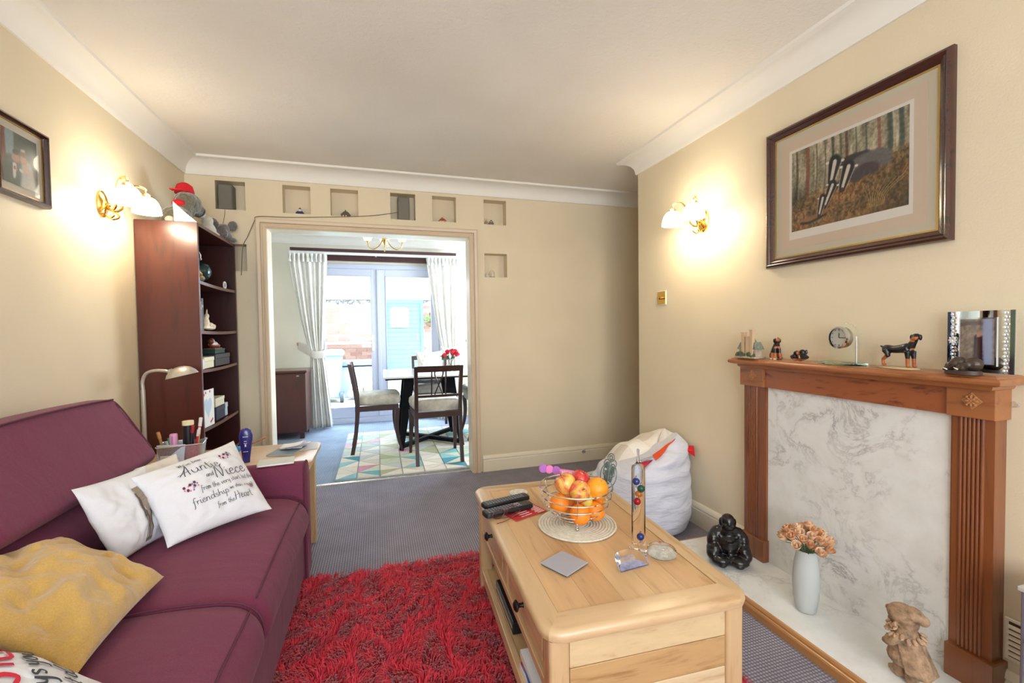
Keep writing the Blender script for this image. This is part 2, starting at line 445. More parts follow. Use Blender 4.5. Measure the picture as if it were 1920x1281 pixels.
# dining room shell
struct('wall_dining_left', MB().box(-1.7, -1.6, 3.72, 6.15, 0, ZC), M_wall2, smooth=False)
w = MB(); w.box(2.0, 2.1, 3.72, 4.08, 0, ZC); w.box(2.0, 2.1, 5.42, 6.15, 0, ZC); w.box(2.0, 2.1, 4.08, 5.42, 0, .83); w.box(2.0, 2.1, 4.08, 5.42, 2.07, ZC)
struct('wall_dining_right', w, M_wall2, smooth=False)
w = MB()
for a in (4.08, 4.72, 5.36): w.box(2.02, 2.08, a, a+.06, .83, 2.07)
w.box(2.02, 2.08, 4.14, 5.36, .83, .89); w.box(2.02, 2.08, 4.14, 5.36, 2.01, 2.07); struct('added_side_window', w, M_upvc, smooth=False)  # unseen window and its wall opening, added to brighten the dining room
w = MB(); w.box(-1.6, XL-.1, YF+.04, YF+.14, 0, ZC)
struct('wall_dining_front', w, M_wall2, smooth=False)
OX0, OX1, OZ = -.80, .86, 2.06
w = MB(); w.box(-1.6, OX0, 6.05, 6.17, 0, ZC); w.box(OX1, 2.0, 6.05, 6.17, 0, ZC); w.box(OX0, OX1, 6.05, 6.17, OZ, ZC)
struct('wall_dining_back', w, M_wall2, smooth=False)

# patio doors: frame and two leaves
w = MB(); w.box(OX0, OX0+.06, 6.04, 6.11, 0, OZ); w.box(OX1-.06, OX1, 6.04, 6.11, 0, OZ); w.box(OX0+.06, OX1-.06, 6.04, 6.11, OZ-.06, OZ); w.box(OX0+.06, OX1-.06, 6.02, 6.11, 0, .07)
fr = struct('door_1', w, M_upvc, smooth=False, bev=.004)
CX = .020
for a, b_, nm in ((OX0+.062, CX-.002, 'l'), (CX+.002, OX1-.062, 'r')):
    w = MB(); z0, z1 = .075, OZ-.065
    il = a+.085; ir = b_-.088
    w.box(a, il, 6.045, 6.105, z0, z1); w.box(ir, b_, 6.045, 6.105, z0, z1); w.box(il, ir, 6.045, 6.105, z0, z0+.125); w.box(il, ir, 6.045, 6.105, z1-.085, z1)
    # glazing beads
    for q in ((il, il+.012, z0+.125, z1-.085), (ir-.012, ir, z0+.125, z1-.085)): w.box(q[0], q[1], 6.038, 6.06, q[2], q[3])
    w.box(il, ir, 6.038, 6.06, z0+.125, z0+.137); w.box(il, ir, 6.038, 6.06, z1-.097, z1-.085)
    lf = struct('door_leaf', w, M_upvc, parent=fr, smooth=False, bev=.003)
    struct('glass_pane', MB().box(il, ir, 6.074, 6.080, z0+.125, z1-.085), glass('door_glass_'+nm, ior=1.1), parent=lf, smooth=False)
w = MB(); w.box(-.072, -.045, 6.030, 6.045, .93, 1.14); w.tube([(-.058, 6.035, 1.09), (-.058, 6.005, 1.09), (-.09, 6.0, 1.09), (-.15, 6.0, 1.088)], .009)
hd = struct('door_handle', w, M_white_p, parent=fr); 
tr = MB(); tr.loft([[(CX-.022, y, z) for y, z in ((6.045, .08), (6.026, .08), (6.026, OZ-.07), (6.045, OZ-.07))], [(CX+.022, y, z) for y, z in ((6.045, .08), (6.026, .08), (6.026, OZ-.07), (6.045, OZ-.07))]])
struct('astragal', tr, M_upvc, parent=fr, smooth=False, bev=.008)
# dark head board above the doors
struct('trim_10', MB().box(-.72, .76, 6.0, 6.05, 2.09, 2.16), M_mahogd, smooth=False, bev=.003)

# ------------------------------------------------------------------ outside
PZ = -.10
struct('ground', MB().box(-6, 6, 6.17, 16, PZ-.1, PZ), pm('pale_paving', (168, 160, 150), .8, var=.15, vs=3, bs=60, bstr=.3), smooth=False)
gb = thing('garage_building', 'pink brick garage with a pale fascia seen through the patio doors', 'building', (0, 10, PZ))
M_mortar = pm('mortar', (196, 188, 178), .9)
obj('wall', MB().box(-4, 4, 10.012, 10.3, PZ, 1.86), M_mortar, gb, world=True, smooth=False)
bm_a = [pm('brick_%d' % i, c, .85, var=.12, vs=40) for i, c in enumerate([(186, 138, 126), (196, 152, 140), (176, 128, 118), (204, 168, 158)])]
me_b = {}
for i in range(4):
    mb = MB(); mb.box(-.1075, .1075, 0, .05, 0, .065); me_b[i] = mesh_of('brick', mb, bm_a[i], False)
far_b = MB(); cnt = 0
for r in range(24):
    z = PZ+.01+r*.077; off = .1125*(r % 2)
    for k in range(-18, 19):
        x = k*.225+off
        if .12 < x < .99 : continue
        if (-.85 < x < 1.5) and z > .0:
            o = bpy.data.objects.new('brick', me_b[random.randrange(4)]); COL.objects.link(o); o.parent = gb
            o.location = (x, -.004+random.uniform(-.003, .003), z-PZ); cnt += 1
        else: far_b.box(x-.1075, x+.1075, 9.996, 10.04, z, z+.065, random.randrange(4))
obj('brickwork', far_b, bm_a, gb, world=True, smooth=False, kind='stuff')
peb = MB()
for i in range(420):
    x = random.uniform(-1.6, 2.2); z = random.uniform(1.775, 1.865); s = random.uniform(.012, .026)
    peb.ell((x, 9.985, z), (s, .018, s*.8), 6, mi=random.randrange(3))
obj('rough_stone_band', peb, [pm('peb1', (150, 150, 152), .9), pm('peb2', (180, 178, 174), .9), pm('peb3', (116, 120, 126), .9)], gb, world=True, kind='stuff')
obj('gutter', MB().tube([(-4, 9.93, 1.91), (4, 9.93, 1.91)], .045, 8), pm('pale_gutter', (206, 224, 222), .5), gb, world=True)
obj('fascia', MB().box(-4, 4, 9.96, 10.02, 1.90, 2.02), pm('pale_fascia', (214, 222, 226), .5), gb, world=True, smooth=False)
obj('roof', MB().box(-4.1, 4.1, 9.93, 13, 2.02, 2.05), pm('felt_roof', (150, 154, 158), .9), gb, world=True, smooth=False)
# teal door
M_teal = pm('faded_teal_paint', (112, 166, 178), .6, var=.12, vs=9, vec=(1, 1, 4))
M_teal2 = pm('teal_paint', (108, 160, 174), .6)
dr = thing('shed_door', 'faded teal boarded door with a small square window in the brick garage', 'door', (.555, 9.96, PZ))
w = MB(); w.box(.13, .20, 9.93, 10.0, PZ+.28, 1.86); w.box(.91, .98, 9.93, 10.0, PZ+.28, 1.86); w.box(.20, .91, 9.93, 10.0, 1.79, 1.86)
obj('door_frame', w, M_teal2, dr, world=True, smooth=False)
z = PZ+.30; k = 0
while z < 1.78:
    h = .095
    segs = [(.205, .905)]
    if z+h > 1.27 and z < 1.665: segs = [(.205, .285), (.655, .905)]
    for a, b_ in segs:
        mb = MB(); mb.loft([[(x, 9.965, z), (x, 9.957, z+.008), (x, 9.957, z+h-.008), (x, 9.965, z+h), (x, 9.985, z+h), (x, 9.985, z)] for x in (a, b_)])
        obj('plank', mb, M_teal, dr, world=True, smooth=False)
    z += h
w = MB(); w.box(.272, .296, 9.945, 9.975, 1.26, 1.67); w.box(.64, .664, 9.945, 9.975, 1.26, 1.67); w.box(.296, .64, 9.945, 9.975, 1.645, 1.67); w.box(.296, .64, 9.945, 9.975, 1.26, 1.285)
obj('window_frame', w, pm('pale_blue_frame', (190, 222, 228), .5), dr, world=True, smooth=False)
obj('pane', MB().box(.296, .64, 9.96, 9.968, 1.285, 1.645), pm('curtained_pane', (214, 206, 206), .4), dr, world=True, smooth=False)
obj('handle', MB().box(.835, .86, 9.935, 9.957, 1.0, 1.12).ell((.848, 9.925, 1.06), .018), M_white_p, dr, world=True)
obj('step', MB().box(.10, 1.15, 9.62, 9.99, PZ, PZ+.28), pm('concrete_step', (190, 184, 176), .9, bs=50, bstr=.3), dr, world=True, smooth=False)
# wheelie bin
t = thing('wheelie_bin', 'pale green wheelie bin with a dark wheel outside the left patio door', 'bin', (-.86, 8.72, PZ))
M_bin = pm('pale_green_bin', (128, 196, 190), .5)
mb = MB(); mb.loft([[(-.17, -.2, .1), (.17, -.2, .1), (.17, .2, .1), (-.17, .2, .1)], [(-.22, -.25, .86), (.22, -.25, .86), (.22, .25, .86), (-.22, .25, .86)]])
obj('body', mb, M_bin, t, smooth=False, bev=.02)
mb = MB(); mb.loft([[(-.25, -.3, .86), (.25, -.3, .86), (.25, .28, .86), (-.25, .28, .86)], [(-.25, -.3, .89), (.25, -.3, .89), (.25, .28, .92), (-.25, .28, .92)], [(-.2, -.22, .93), (.2, -.22, .93), (.2, .22, .96), (-.2, .22, .96)]])
obj('lid', mb, M_bin, t, smooth=False, bev=.01)
for s in (-1, 1):
    mb = MB(); Mx = Matrix.Rotation(PI/2, 3, 'Y'); mb.lathe([(.03, -.03), (.10, -.03), (.105, 0), (.10, .03), (.03, .03)], 20, (s*.215, -.16, .105), Mx)
    wl = obj('wheel', mb, pm('wheel_rubber', (60, 70, 78), .7), t)
    obj('hub', MB().lathe([(.001, -.033), (.05, -.033), (.05, .033), (.001, .033)], 14, (s*.215, -.16, .105), Mx), pm('wheel_hub', (150, 180, 190), .6), wl)
mb = MB(); mb.tube([(-.16, .27, .84), (-.16, .31, .88), (.16, .31, .88), (.16, .27, .84)], .014); obj('handle', mb, M_bin, t)
# storage box, bag, pot, plank ledge
t = thing('storage_box', 'low grey storage box with a flat lid against the garage wall', 'box', (-.34, 9.33, PZ))
obj('body', MB().box(-.42, .30, -.22, .22, 0, .60), pm('grey_plastic', (150, 156, 170), .6), t, smooth=False, bev=.01)
obj('lid', MB().box(-.45, .33, -.26, .24, .62, .72), pm('grey_lid', (120, 126, 140), .7, bs=30, bstr=.4), t, smooth=False, bev=.02)
obj('strap', MB().box(-.10, .08, -.235, -.215, .50, .56), M_white_p, t, smooth=False)
mb = MB(); mb.lathe([(.001, 0), (.09, 0), (.12, .26), (.135, .26), (.135, .31), (.115, .31), (.10, .27), (.001, .27)], 20, (-.16, 8.75, PZ))
tag(obj('plant_pot', mb, pm('faded_terracotta', (214, 150, 130), .8)), 'faded terracotta plant pot on the patio paving', 'pot')
mb = MB()
for i in range(9): mb.ell((-.40+random.uniform(-.10, .1), 8.85+random.uniform(-.06, .06), PZ+.08+random.uniform(0, .15)), (.10, .09, .08), 10)
tag(blob('compost_bag', mb, .018, pm('crumpled_grey_plastic', (186, 190, 196), .5, var=.3, vs=12, bs=20, bstr=.6)), 'crumpled pale grey sack beside the terracotta pot', 'sack')
mb = MB(); mb.loft([[(-1.4, 9.5, .93), (-1.4, 9.9, .93), (-1.4, 9.9, .96), (-1.4, 9.5, .96)], [(.04, 9.5, .93), (.04, 9.9, .93), (.04, 9.9, .96), (.04, 9.5, .96)]])
mb.box(-1.38, -1.32, 9.55, 9.85, PZ, .93); mb.box(-.02, .03, 9.8, 9.88, PZ, .93)
tag(obj('plank_ledge', mb, pm('green_painted_boards', (136, 206, 196), .6), smooth=False), 'pale green ledge along the garage wall behind the bin', 'ledge')
t = thing('hanging_basket', 'small plant in a bracket basket beside the teal door', 'plant', (1.12, 9.9, 1.36))
mb = MB(); mb.lathe([(.001, -.09), (.07, -.07), (.10, 0)], 14); obj('basket', mb, pm('basket_brown', (120, 104, 84), .9), t)
mb = MB()
for i in range(70):
    a = random.uniform(0, 2*PI); e = random.uniform(-.5, 1.3); r = random.uniform(.06, .16); p = Vector((r*math.cos(a)*math.cos(e), r*.5*math.sin(a), .05+r*math.sin(e)))
    q = Vector((random.uniform(-1, 1), random.uniform(-.4, .4), random.uniform(-1, 1))).normalized()*.03; s_ = q.cross(Vector((0, 1, .3))).normalized()*.012
    mb.add([p-q, p+s_, p+q, p-s_], [(0, 1, 2, 3)])
obj('leaves', mb, pm('pale_leaf', (120, 150, 100), .6), t, kind='stuff')
obj('bracket', MB().tube([(0, .1, .2), (0, 0, .22), (0, 0, 0)], .006), M_black, t)
# ================================================================== DINING ROOM
def curtain(name, label, xa, xb, ta, tb, flip):
    # xa..xb at the top, gathered to ta..tb at the tie, spreading again below
    t = thing(name, label, 'curtain', ((xa+xb)/2, 5.86, 0), group=None)
    zt, ztie, zb = 2.135, .93, .01
    ba, bb = (ta-.01, tb+.10) if not flip else (ta-.10, tb-.0)
    def S(u, v):
        z = zb+(zt-zb)*v
        if z > ztie:
            q = (z-ztie)/(zt-ztie); q = q**.75
            x0 = ta+(xa-ta)*q; x1 = tb+(xb-tb)*q
        else:
            q = (ztie-z)/(ztie-zb); q = q**.7
            x0 = ta+(ba-ta)*q; x1 = tb+(bb-tb)*q
        wv = math.sin(u*2*PI*7+.6*math.sin(z*2.1)+u*2)*.018+math.sin(u*2*PI*3+1)*.012
        tg = min(1, abs(z-ztie)/.25)
        d = wv*(.45+.55*tg)
        if v > .985: d *= .6
        y = 5.86+d+(1-tg)*0-.02*(z < ztie)*math.sin(PI*(ztie-z)/ztie)
        return (x0+(x1-x0)*u, y, z)
    m, nt, b = NM(name+'_cloth_'+str(flip)); v = ocoord(nt, (3, 3, .7)); n = noise_node(nt, v, 7, 4, .6)
    nt.links.new(ramp(nt, n.outputs[0], [(.35, lin((226, 222, 212))), (.55, lin((236, 234, 228))), (.70, lin((212, 212, 212)))]), b.inputs['Base Color'])
    b.inputs['Roughness'].default_value = .85
    mb = MB(); mb.grid(S, 110, 46)
    o = obj('cloth', mb, m, t, world=True); s = o.modifiers.new('s', 'SOLIDIFY'); s.thickness = .004
    # pleated heading
    mb = MB()
    for k in range(9):
        x = xa+(xb-xa)*(k+.5)/9
        mb.loft([[(x-.018, 5.832, 2.04), (x, 5.815, 2.04), (x+.018, 5.832, 2.04), (x, 5.85, 2.04)], [(x-.008, 5.835, 2.09), (x, 5.825, 2.09), (x+.008, 5.835, 2.09), (x, 5.85, 2.09)], [(x-.02, 5.832, 2.14), (x, 5.815, 2.14), (x+.02, 5.832, 2.14), (x, 5.85, 2.14)]])
    obj('heading', mb, m, t, world=True, kind='stuff')
    # tie-back
    hx = ta-.16 if not flip else tb+.16
    mb = MB()
    pts = [(hx, 5.99, 1.02), (ta-.02 if not flip else tb+.02, 5.84, .95), ((ta+tb)/2, 5.80, .91), (tb+.03 if not flip else ta-.03, 5.83, .925), ((ta+tb)/2, 5.93, .95), (hx, 5.995, 1.03)]
    P = cat_rom(pts, 6)
    mb.loft([[p+Vector((0, 0, -.045)), p+Vector((0, -.004, -.02)), p+Vector((0, -.004, .02)), p+Vector((0, 0, .045)), p+Vector((0, .003, 0))] for p in P])
    obj('tie_back', mb, M_cream, t, world=True)
    obj('tie_hook', MB().tube([(hx, 6.045, 1.03), (hx, 5.97, 1.03), (hx, 5.965, 1.06)], .006), M_brass, t, world=True)
    return t
curtain('curtain', 'left pale patterned curtain tied back beside the wooden cabinet', -1.01, -.575, -.79, -.655, False)
curtain('curtain', 'right pale patterned curtain tied back behind the dining table', .63, 1.06, .82, 1.0, True)
rl = thing('curtain_rail', 'dark wooden batten with a white curtain track over the patio doors', 'curtain rail', (0, 5.85, 2.19))
obj('batten', MB().box(-.985, 1.02, 5.84, 5.875, 2.178, 2.212), M_mahogd, rl, world=True, smooth=False, bev=.004)
obj('track', MB().box(-1.0, 1.04, 5.85, 5.87, 2.142, 2.168), M_white_p, rl, world=True, smooth=False, bev=.004)
for x in (-.9, 0, .92): obj('bracket', MB().box(x-.01, x+.01, 5.87, 6.05, 2.15, 2.17), M_white_p, rl, world=True, smooth=False)

# cabinet
t = thing('wooden_cabinet', 'dark mahogany cabinet with a pale lit top in the dining room corner', 'cabinet', (-1.12, 5.56, 0))
obj('body', MB().box(-1.46, -.782, 5.36, 5.77, .07, .735), M_mahog, t, world=True, smooth=False, bev=.003)
obj('top', MB().box(-1.48, -.765, 5.345, 5.78, .735, .765), M_mahog, t, world=True, smooth=False, bev=.008)
for a, b_ in ((-1.455, -1.125), (-1.12, -.79)):
    d = obj('door', MB().box(a, b_, 5.350, 5.362, .08, .725), M_mahog, t, world=True, smooth=False, bev=.002)
k = obj('catch', MB().box(-.87, -.845, 5.343, 5.352, .70, .71), M_silver, t, world=True, smooth=False)
for x, y in ((-1.43, 5.39), (-.83, 5.39), (-1.43, 5.73), (-.83, 5.73)): obj('leg', MB().box(x-.022, x+.022, y-.022, y+.022, 0, .07), M_mahogd, t, world=True, smooth=False)

# patterned rug: triangles of tufted colour
t = thing('dining_rug', 'pastel geometric rug of triangles under the dining table', 'rug', (.34, 4.54, .001))
RX0, RX1, RY0, RY1 = -.345, 1.05, 3.71, 5.36
obj('backing', MB().box(RX0, RX1, RY0, RY1, .001, .010), pm('rug_backing', (170, 178, 180), .9), t, world=True, smooth=False)
rc = [pm('rug_%d' % i, c, .95, var=.06, vs=80, bs=400, bstr=.5) for i, c in enumerate([(222, 216, 200), (200, 206, 204), (120, 186, 196), (78, 150, 168), (226, 186, 196), (206, 214, 190), (236, 228, 214), (148, 196, 200), (214, 150, 174), (186, 188, 150)])]
mb = MB(); cw, chh = .36, .335; nx = 4; ny = 5
def rt(P, mi):
    c = sum(P, Vector())/3; Q = [c+(p-c)*.955 for p in P]
    Q = [Vector((min(max(q.x, RX0), RX1), min(max(q.y, RY0), RY1), 0)) for q in Q]
    R = [c+(q-c)*.97 for q in Q]
    vs = [(q.x, q.y, .010) for q in Q]+[(q.x, q.y, .020) for q in R]
    mb.add(vs, [(3, 4, 5), (0, 1, 4, 3), (1, 2, 5, 4), (2, 0, 3, 5)], mi)
for i in range(nx):
    for j in range(ny):
        x0 = RX0+i*cw-.02; y0 = RY0+j*chh-.03; A = Vector((x0, y0, 0)); B = Vector((x0+cw, y0, 0)); C_ = Vector((x0+cw, y0+chh, 0)); D = Vector((x0, y0+chh, 0)); E = (A+C_)/2
        m1, m2, m3, m4 = (A+B)/2, (B+C_)/2, (C_+D)/2, (D+A)/2
        far = j/ny
        for tk, P in enumerate(((A, m1, E), (m1, B, E), (B, m2, E), (m2, C_, E), (C_, m3, E), (m3, D, E), (D, m4, E), (m4, A, E))):
            w_ = [.7, .9, 2.6*max(0, .8-far), 1.8*max(0, .7-far), .5+.6*far, 1.2, 1.6, 1.3*(1-far), .2+.2*far, .3]
            rt(list(P), random.choices((0, 1, 5, 6), (2, 1.4, 1.2, 2.4))[0] if (tk+i+j) % 2 else random.choices(range(10), w_)[0])
obj('tufted_pile', mb, rc, t, world=True, smooth=False)

# dining table
t = thing('dining_table', 'white topped dining table on black tapered crossed legs', 'table', (.50, 4.74, .02))
M_wtop = pm('gloss_white_top', (238, 240, 244), .08, coat=.5)
obj('top', MB().box(-.46, .46, -.44, .44, .715, .735), M_wtop, t, smooth=False, bev=.006)
obj('underframe', MB().box(-.44, .44, -.42, .42, .700, .714), M_blackm, t, smooth=False)
for sx in (-1, 1):
    for sy in (-1, 1):
        f = Vector((sx*.30, sy*.31, 0)); p = Vector((sx*.20, sy*.16, .70))
        mb = MB(); mb.hexa([(f.x-.02, f.y-.03, 0), (f.x+.02, f.y-.03, 0), (f.x+.02, f.y+.03, 0), (f.x-.02, f.y+.03, 0)], [(p.x-.055, p.y-.02, .70), (p.x+.055, p.y-.02, .70), (p.x+.055, p.y+.02, .70), (p.x-.055, p.y+.02, .70)])
        # widen at mid height like a wedge plate
        obj('leg', mb, M_blackm, t, smooth=False, bev=.003)
for s in (-1, 1):
    obj('cross_bar', MB().bar((-.30, -s*.31, .035), (.30, s*.31, .035+.001*s), .05, .035), M_blackm, t, smooth=False)

# dining chairs
M_seat = fabric('cream_sprig_upholstery', (226, 220, 204), (176, 176, 166), 9, .85, .1, .2, 6)
def dining_chair(label):
    t = thing('dining_chair', label, 'chair', (0, 0, 0))
    for s in (-1, 1):
        # back leg and stile in one curved piece
        pts = cat_rom([(s*.195, -.235, 0), (s*.195, -.20, .20), (s*.193, -.185, .42), (s*.193, -.20, .60), (s*.198, -.245, .86)], 4)
        mb = MB(); mb.loft([[(p.x-.015, p.y-.018, p.z), (p.x+.015, p.y-.018, p.z), (p.x+.015, p.y+.018, p.z), (p.x-.015, p.y+.018, p.z)] for p in pts])
        obj('leg', mb, M_dark, t, ang=50)
        pts = cat_rom([(s*.215, .225, 0), (s*.212, .19, .12), (s*.208, .175, .26), (s*.205, .185, .42)], 4)
        mb = MB(); n = len(pts); mb.loft([[(p.x-r, p.y-r, p.z), (p.x+r, p.y-r, p.z), (p.x+r, p.y+r, p.z), (p.x-r, p.y+r, p.z)] for i, p in enumerate(pts) for r in [.012+.011*i/n]])
        obj('leg', mb, M_dark, t, ang=50)
    mb = MB(); mb.box(-.19, .19, -.205, -.175, .405, .455); mb.box(-.205, .205, .165, .195, .405, .455)
    for s in (-1, 1): mb.bar((s*.195, -.19, .43), (s*.206, .18, .43), .024, .05)
    obj('seat_frame', mb, M_dark, t, smooth=False)
    mb = MB(); rings = []
    for z, e in ((.456, -.006), (.462, .006), (.50, .014), (.535, .010), (.552, -.006), (.558, -.03), (.562, -.09)):
        rings.append([(x, y, z) for x, y in [(-.178-e, -.165), (-.19-e, -.1), (-.205-e, .1), (-.212-e, .18+e), (-.17, .205+e), (0, .212+e), (.17, .205+e), (.212+e, .18+e), (.205+e, .1), (.19+e, -.1), (.178+e, -.165), (0, -.165)]])
    mb.loft(rings); obj('seat', mb, M_seat, t, ang=80)
    def rail(z0, z1, y0, bow):
        mb = MB(); rr = []
        for k in range(9):
            x = -.185+.37*k/8; b_ = bow*(1-(x/.185)**2); rr.append([(x, y0-b_-.010, z0), (x, y0-b_+.010, z0), (x, y0-b_+.010-.012, z1), (x, y0-b_-.010-.012, z1)])
        return mb.loft(rr)
    obj('top_rail', rail(.81, .862, -.232, .018), M_dark, t, ang=40)
    obj('lower_rail', rail(.585, .607, -.198, .012), M_dark, t, ang=40)
    for s in (-1, 1):
        obj('spindle', MB().bar((s*.062, -.208, .603), (s*.062, -.247, .815), .011, .011), M_dark, t, smooth=False)
        pts = cat_rom([(-s*.035, -.208, .603), (-s*.018, -.214, .65), (s*.012, -.228, .72), (s*.034, -.238, .78), (s*.036, -.246, .815)], 4)
        obj('curved_splat', MB().tube(pts, .006, 6), M_dark, t)
    return t
cA = dining_chair('dark wooden dining chair seen from the side, left of the table')
cA.location = (-.02, 4.61, .02); cA.rotation_euler = (0, 0, -PI/2+.02); cA['group'] = 'dining chairs round the table'
copy_tree(cA, (.497, 4.085, .02), .02, 'dark wooden dining chair with its back to the camera, nearest the doorway')
copy_tree(cA, (.60, 5.25, .02), PI, 'dark dining chair behind the table holding a cream cushion')
copy_tree(cA, (1.12, 4.78, .02), PI/2, 'dining chair right of the table, mostly cut off by the door frame')

# ------------------------------------------------------------------ cushions
def pillow_fn(TL, TR, BR, BL, thick, pinch=.10, wr=.006, seed=0, up=None):
    TL, TR, BR, BL = [Vector(p) for p in (TL, TR, BR, BL)]
    n = (TR-BL).cross(TL-BR).normalized()
    if up is not None and n.dot(Vector(up)) < 0: n = -n
    def S(u, v, side=1, eps=0):
        uu = u*(1-pinch*(1-v*v)*abs(u)**1.5) if abs(u) > 0 else 0; vv = v*(1-pinch*(1-u*u)*abs(v)**1.5)
        a, b_ = (uu+1)/2, (vv+1)/2
        p = BL*(1-a)*(1-b_)+BR*a*(1-b_)+TR*a*b_+TL*(1-a)*b_
        h = max(0, (1-u*u))**.55*max(0, (1-v*v))**.55
        w_ = noise.noise(Vector((u*2.3+seed, v*2.3, seed*1.7)))*wr*2+noise.noise(Vector((u*6+seed, v*6, side)))*wr
        edge = min(1, 4*(1-max(abs(u), abs(v))))
        return p+n*side*(thick/2*h)+n*w_*edge+n*eps*side
    return S
def pillow(name, label, cat, S, m, world=True, N=36, parts=()):
    mb = MB(); mb.grid(lambda a, b_: S(2*a-1, 2*b_-1, 1), N, N); mb.grid(lambda a, b_: S(1-2*a, 2*b_-1, -1), N, N)
    me = mesh_of(name, mb, m, True, 70)
    import bmesh
    bm_ = bmesh.new(); bm_.from_mesh(me); bmesh.ops.remove_doubles(bm_, verts=bm_.verts, dist=.0004); bm_.to_mesh(me); bm_.free()
    me.polygons.foreach_set('use_smooth', [True]*len(me.polygons)); me.set_sharp_from_angle(angle=math.radians(80))
    o = link(name, me); PMAT[o.name] = Matrix.Identity(4)
    return tag(o, label, cat)
S = pillow_fn((.415, 5.17, .95), (.72, 5.17, .955), (.72, 5.09, .60), (.42, 5.09, .59), .11, seed=3)
pillow('cushion', 'cream cushion with a grey print standing on the chair behind the table', 'cushion', S, M_cream)
S = pillow_fn((.42, 5.26, .72), (.66, 5.26, .70), (.78, 5.08, .585), (.40, 5.06, .59), .07, seed=5)
pillow('cushion', 'dark grey striped cushion slumped on the seat behind the table', 'cushion', S, pm('grey_striped_cloth', (120, 124, 132), .9, var=.4, vs=30, vec=(6, .5, .5)))

# flowers on the dining table
t = thing('rose_vase', 'small glass vase of red roses on the dining table', 'vase', (.74, 4.72, .756))
mb = MB(); mb.lathe([(.001, 0), (.038, .002), (.045, .03), (.04, .07), (.030, .10), (.034, .115), (.031, .115), (.027, .10), (.037, .07), (.042, .03), (.03, .008), (.001, .008)], 20)
obj('vase', mb, M_glass, t)
M_rose = pm('red_rose_petal', (196, 12, 44), .6); M_leafd = pm('dark_green_leaf', (60, 84, 66), .5)
def rose_mesh(mb, c, r, mi=0, ax=Vector((0, 0, 1)), n=9):
    q = ax.to_track_quat('Z', 'Y').to_matrix()
    for k in range(n):
        f = k/n; R_ = r*(.25+.75*f); a0 = k*2.4; hgt = r*(1.15-.45*f)
        def S(u, v, R_=R_, a0=a0, hgt=hgt, f=f):
            a = a0+(u-.5)*(2.2-.6*f); rr = R_*(.35+.65*math.sin(v*PI*.55))+(R_*.25*f*v*v); z = -r*.5+(hgt+r*.5)*v-R_*.15*abs(2*u-1)**2*v
            p = q @ Vector((rr*math.cos(a), rr*math.sin(a), z)); return p+Vector(c)
        mb.grid(S, 5, 4, mi)
for i, (x, y, z) in enumerate([(-.055, 0, .155), (-.02, .03, .19), (.02, -.02, .20), (.055, .02, .195), (.03, .03, .17), (.065, -.02, .165)]):
    mb = MB(); rose_mesh(mb, (x, y, z), .032, ax=Vector((x*6, y*6, 1)).normalized(), n=8); o = obj('rose', mb, M_rose, t, ang=60)
    obj('stem', MB().tube(cat_rom([(x*.1, y*.1, .01), (x*.3, y*.3, .1), (x, y, z-.01)], 4), .0025, 5), M_leafd, t)
mb = MB()
for p, q in [((0, 0, .12), (-.12, 0, .16)), ((-.02, 0, .12), (-.10, -.02, .12)), ((0, 0, .12), (.05, -.03, .15)), ((0, 0, .11), (-.05, .03, .16))]:
    p = Vector(p); q = Vector(q); d = (q-p); s_ = d.cross(Vector((0, 1, .2))).normalized()*.018; m_ = (p+q)/2+Vector((0, 0, .008))
    mb.add([p, m_+s_, q, m_-s_, m_+Vector((0, .004, 0))], [(0, 1, 4), (1, 2, 4), (2, 3, 4), (3, 0, 4)])
obj('leaf_spray', mb, M_leafd, t, kind='stuff')
tag(obj('glass_dish', MB().lathe([(.001, 0), (.04, 0), (.06, .05), (.056, .05), (.036, .006), (.001, .006)], 20, (.61, 4.66, .756)), M_glass), 'small glass dish beside the rose vase', 'dish')

# chandelier
t = thing('ceiling_light', 'brass dining room ceiling light with frosted upturned shades', 'light', (.09, 4.75, ZC))
obj('ceiling_rose', MB().lathe([(.001, 0), (.06, 0), (.055, -.02), (.02, -.035), (.001, -.035)], 20), M_brass, t)
obj('stem', MB().lathe([(.006, -.03), (.006, -.22), (.02, -.24), (.028, -.27), (.016, -.30), (.008, -.325), (.001, -.33)], 12), M_brass, t)
M_shade_f = pm('frosted_shade', (250, 248, 240), .5, emis=(255, 250, 238), es=.6)
for k in range(3):
    a = [.10, PI-.25, PI/2][k]; c, s = math.cos(a), math.sin(a)
    pts = cat_rom([(c*.015, s*.015, -.26), (c*.06, s*.06, -.33), (c*.12, s*.12, -.365), (c*.165, s*.165, -.34), (c*.175, s*.175, -.295)], 4)
    ar = obj('arm', MB().tube(pts, .006, 6), M_brass, t)
    obj('candle_cup', MB().lathe([(.008, 0), (.02, .008), (.014, .018)], 12, (c*.175, s*.175, -.297)), M_brass, ar)
    obj('shade', MB().lathe([(.012, .012), (.034, .02), (.046, .05), (.05, .062), (.046, .062), (.042, .05), (.03, .026), (.012, .018)], 20, (c*.175, s*.175, -.297)), M_shade_f, ar)

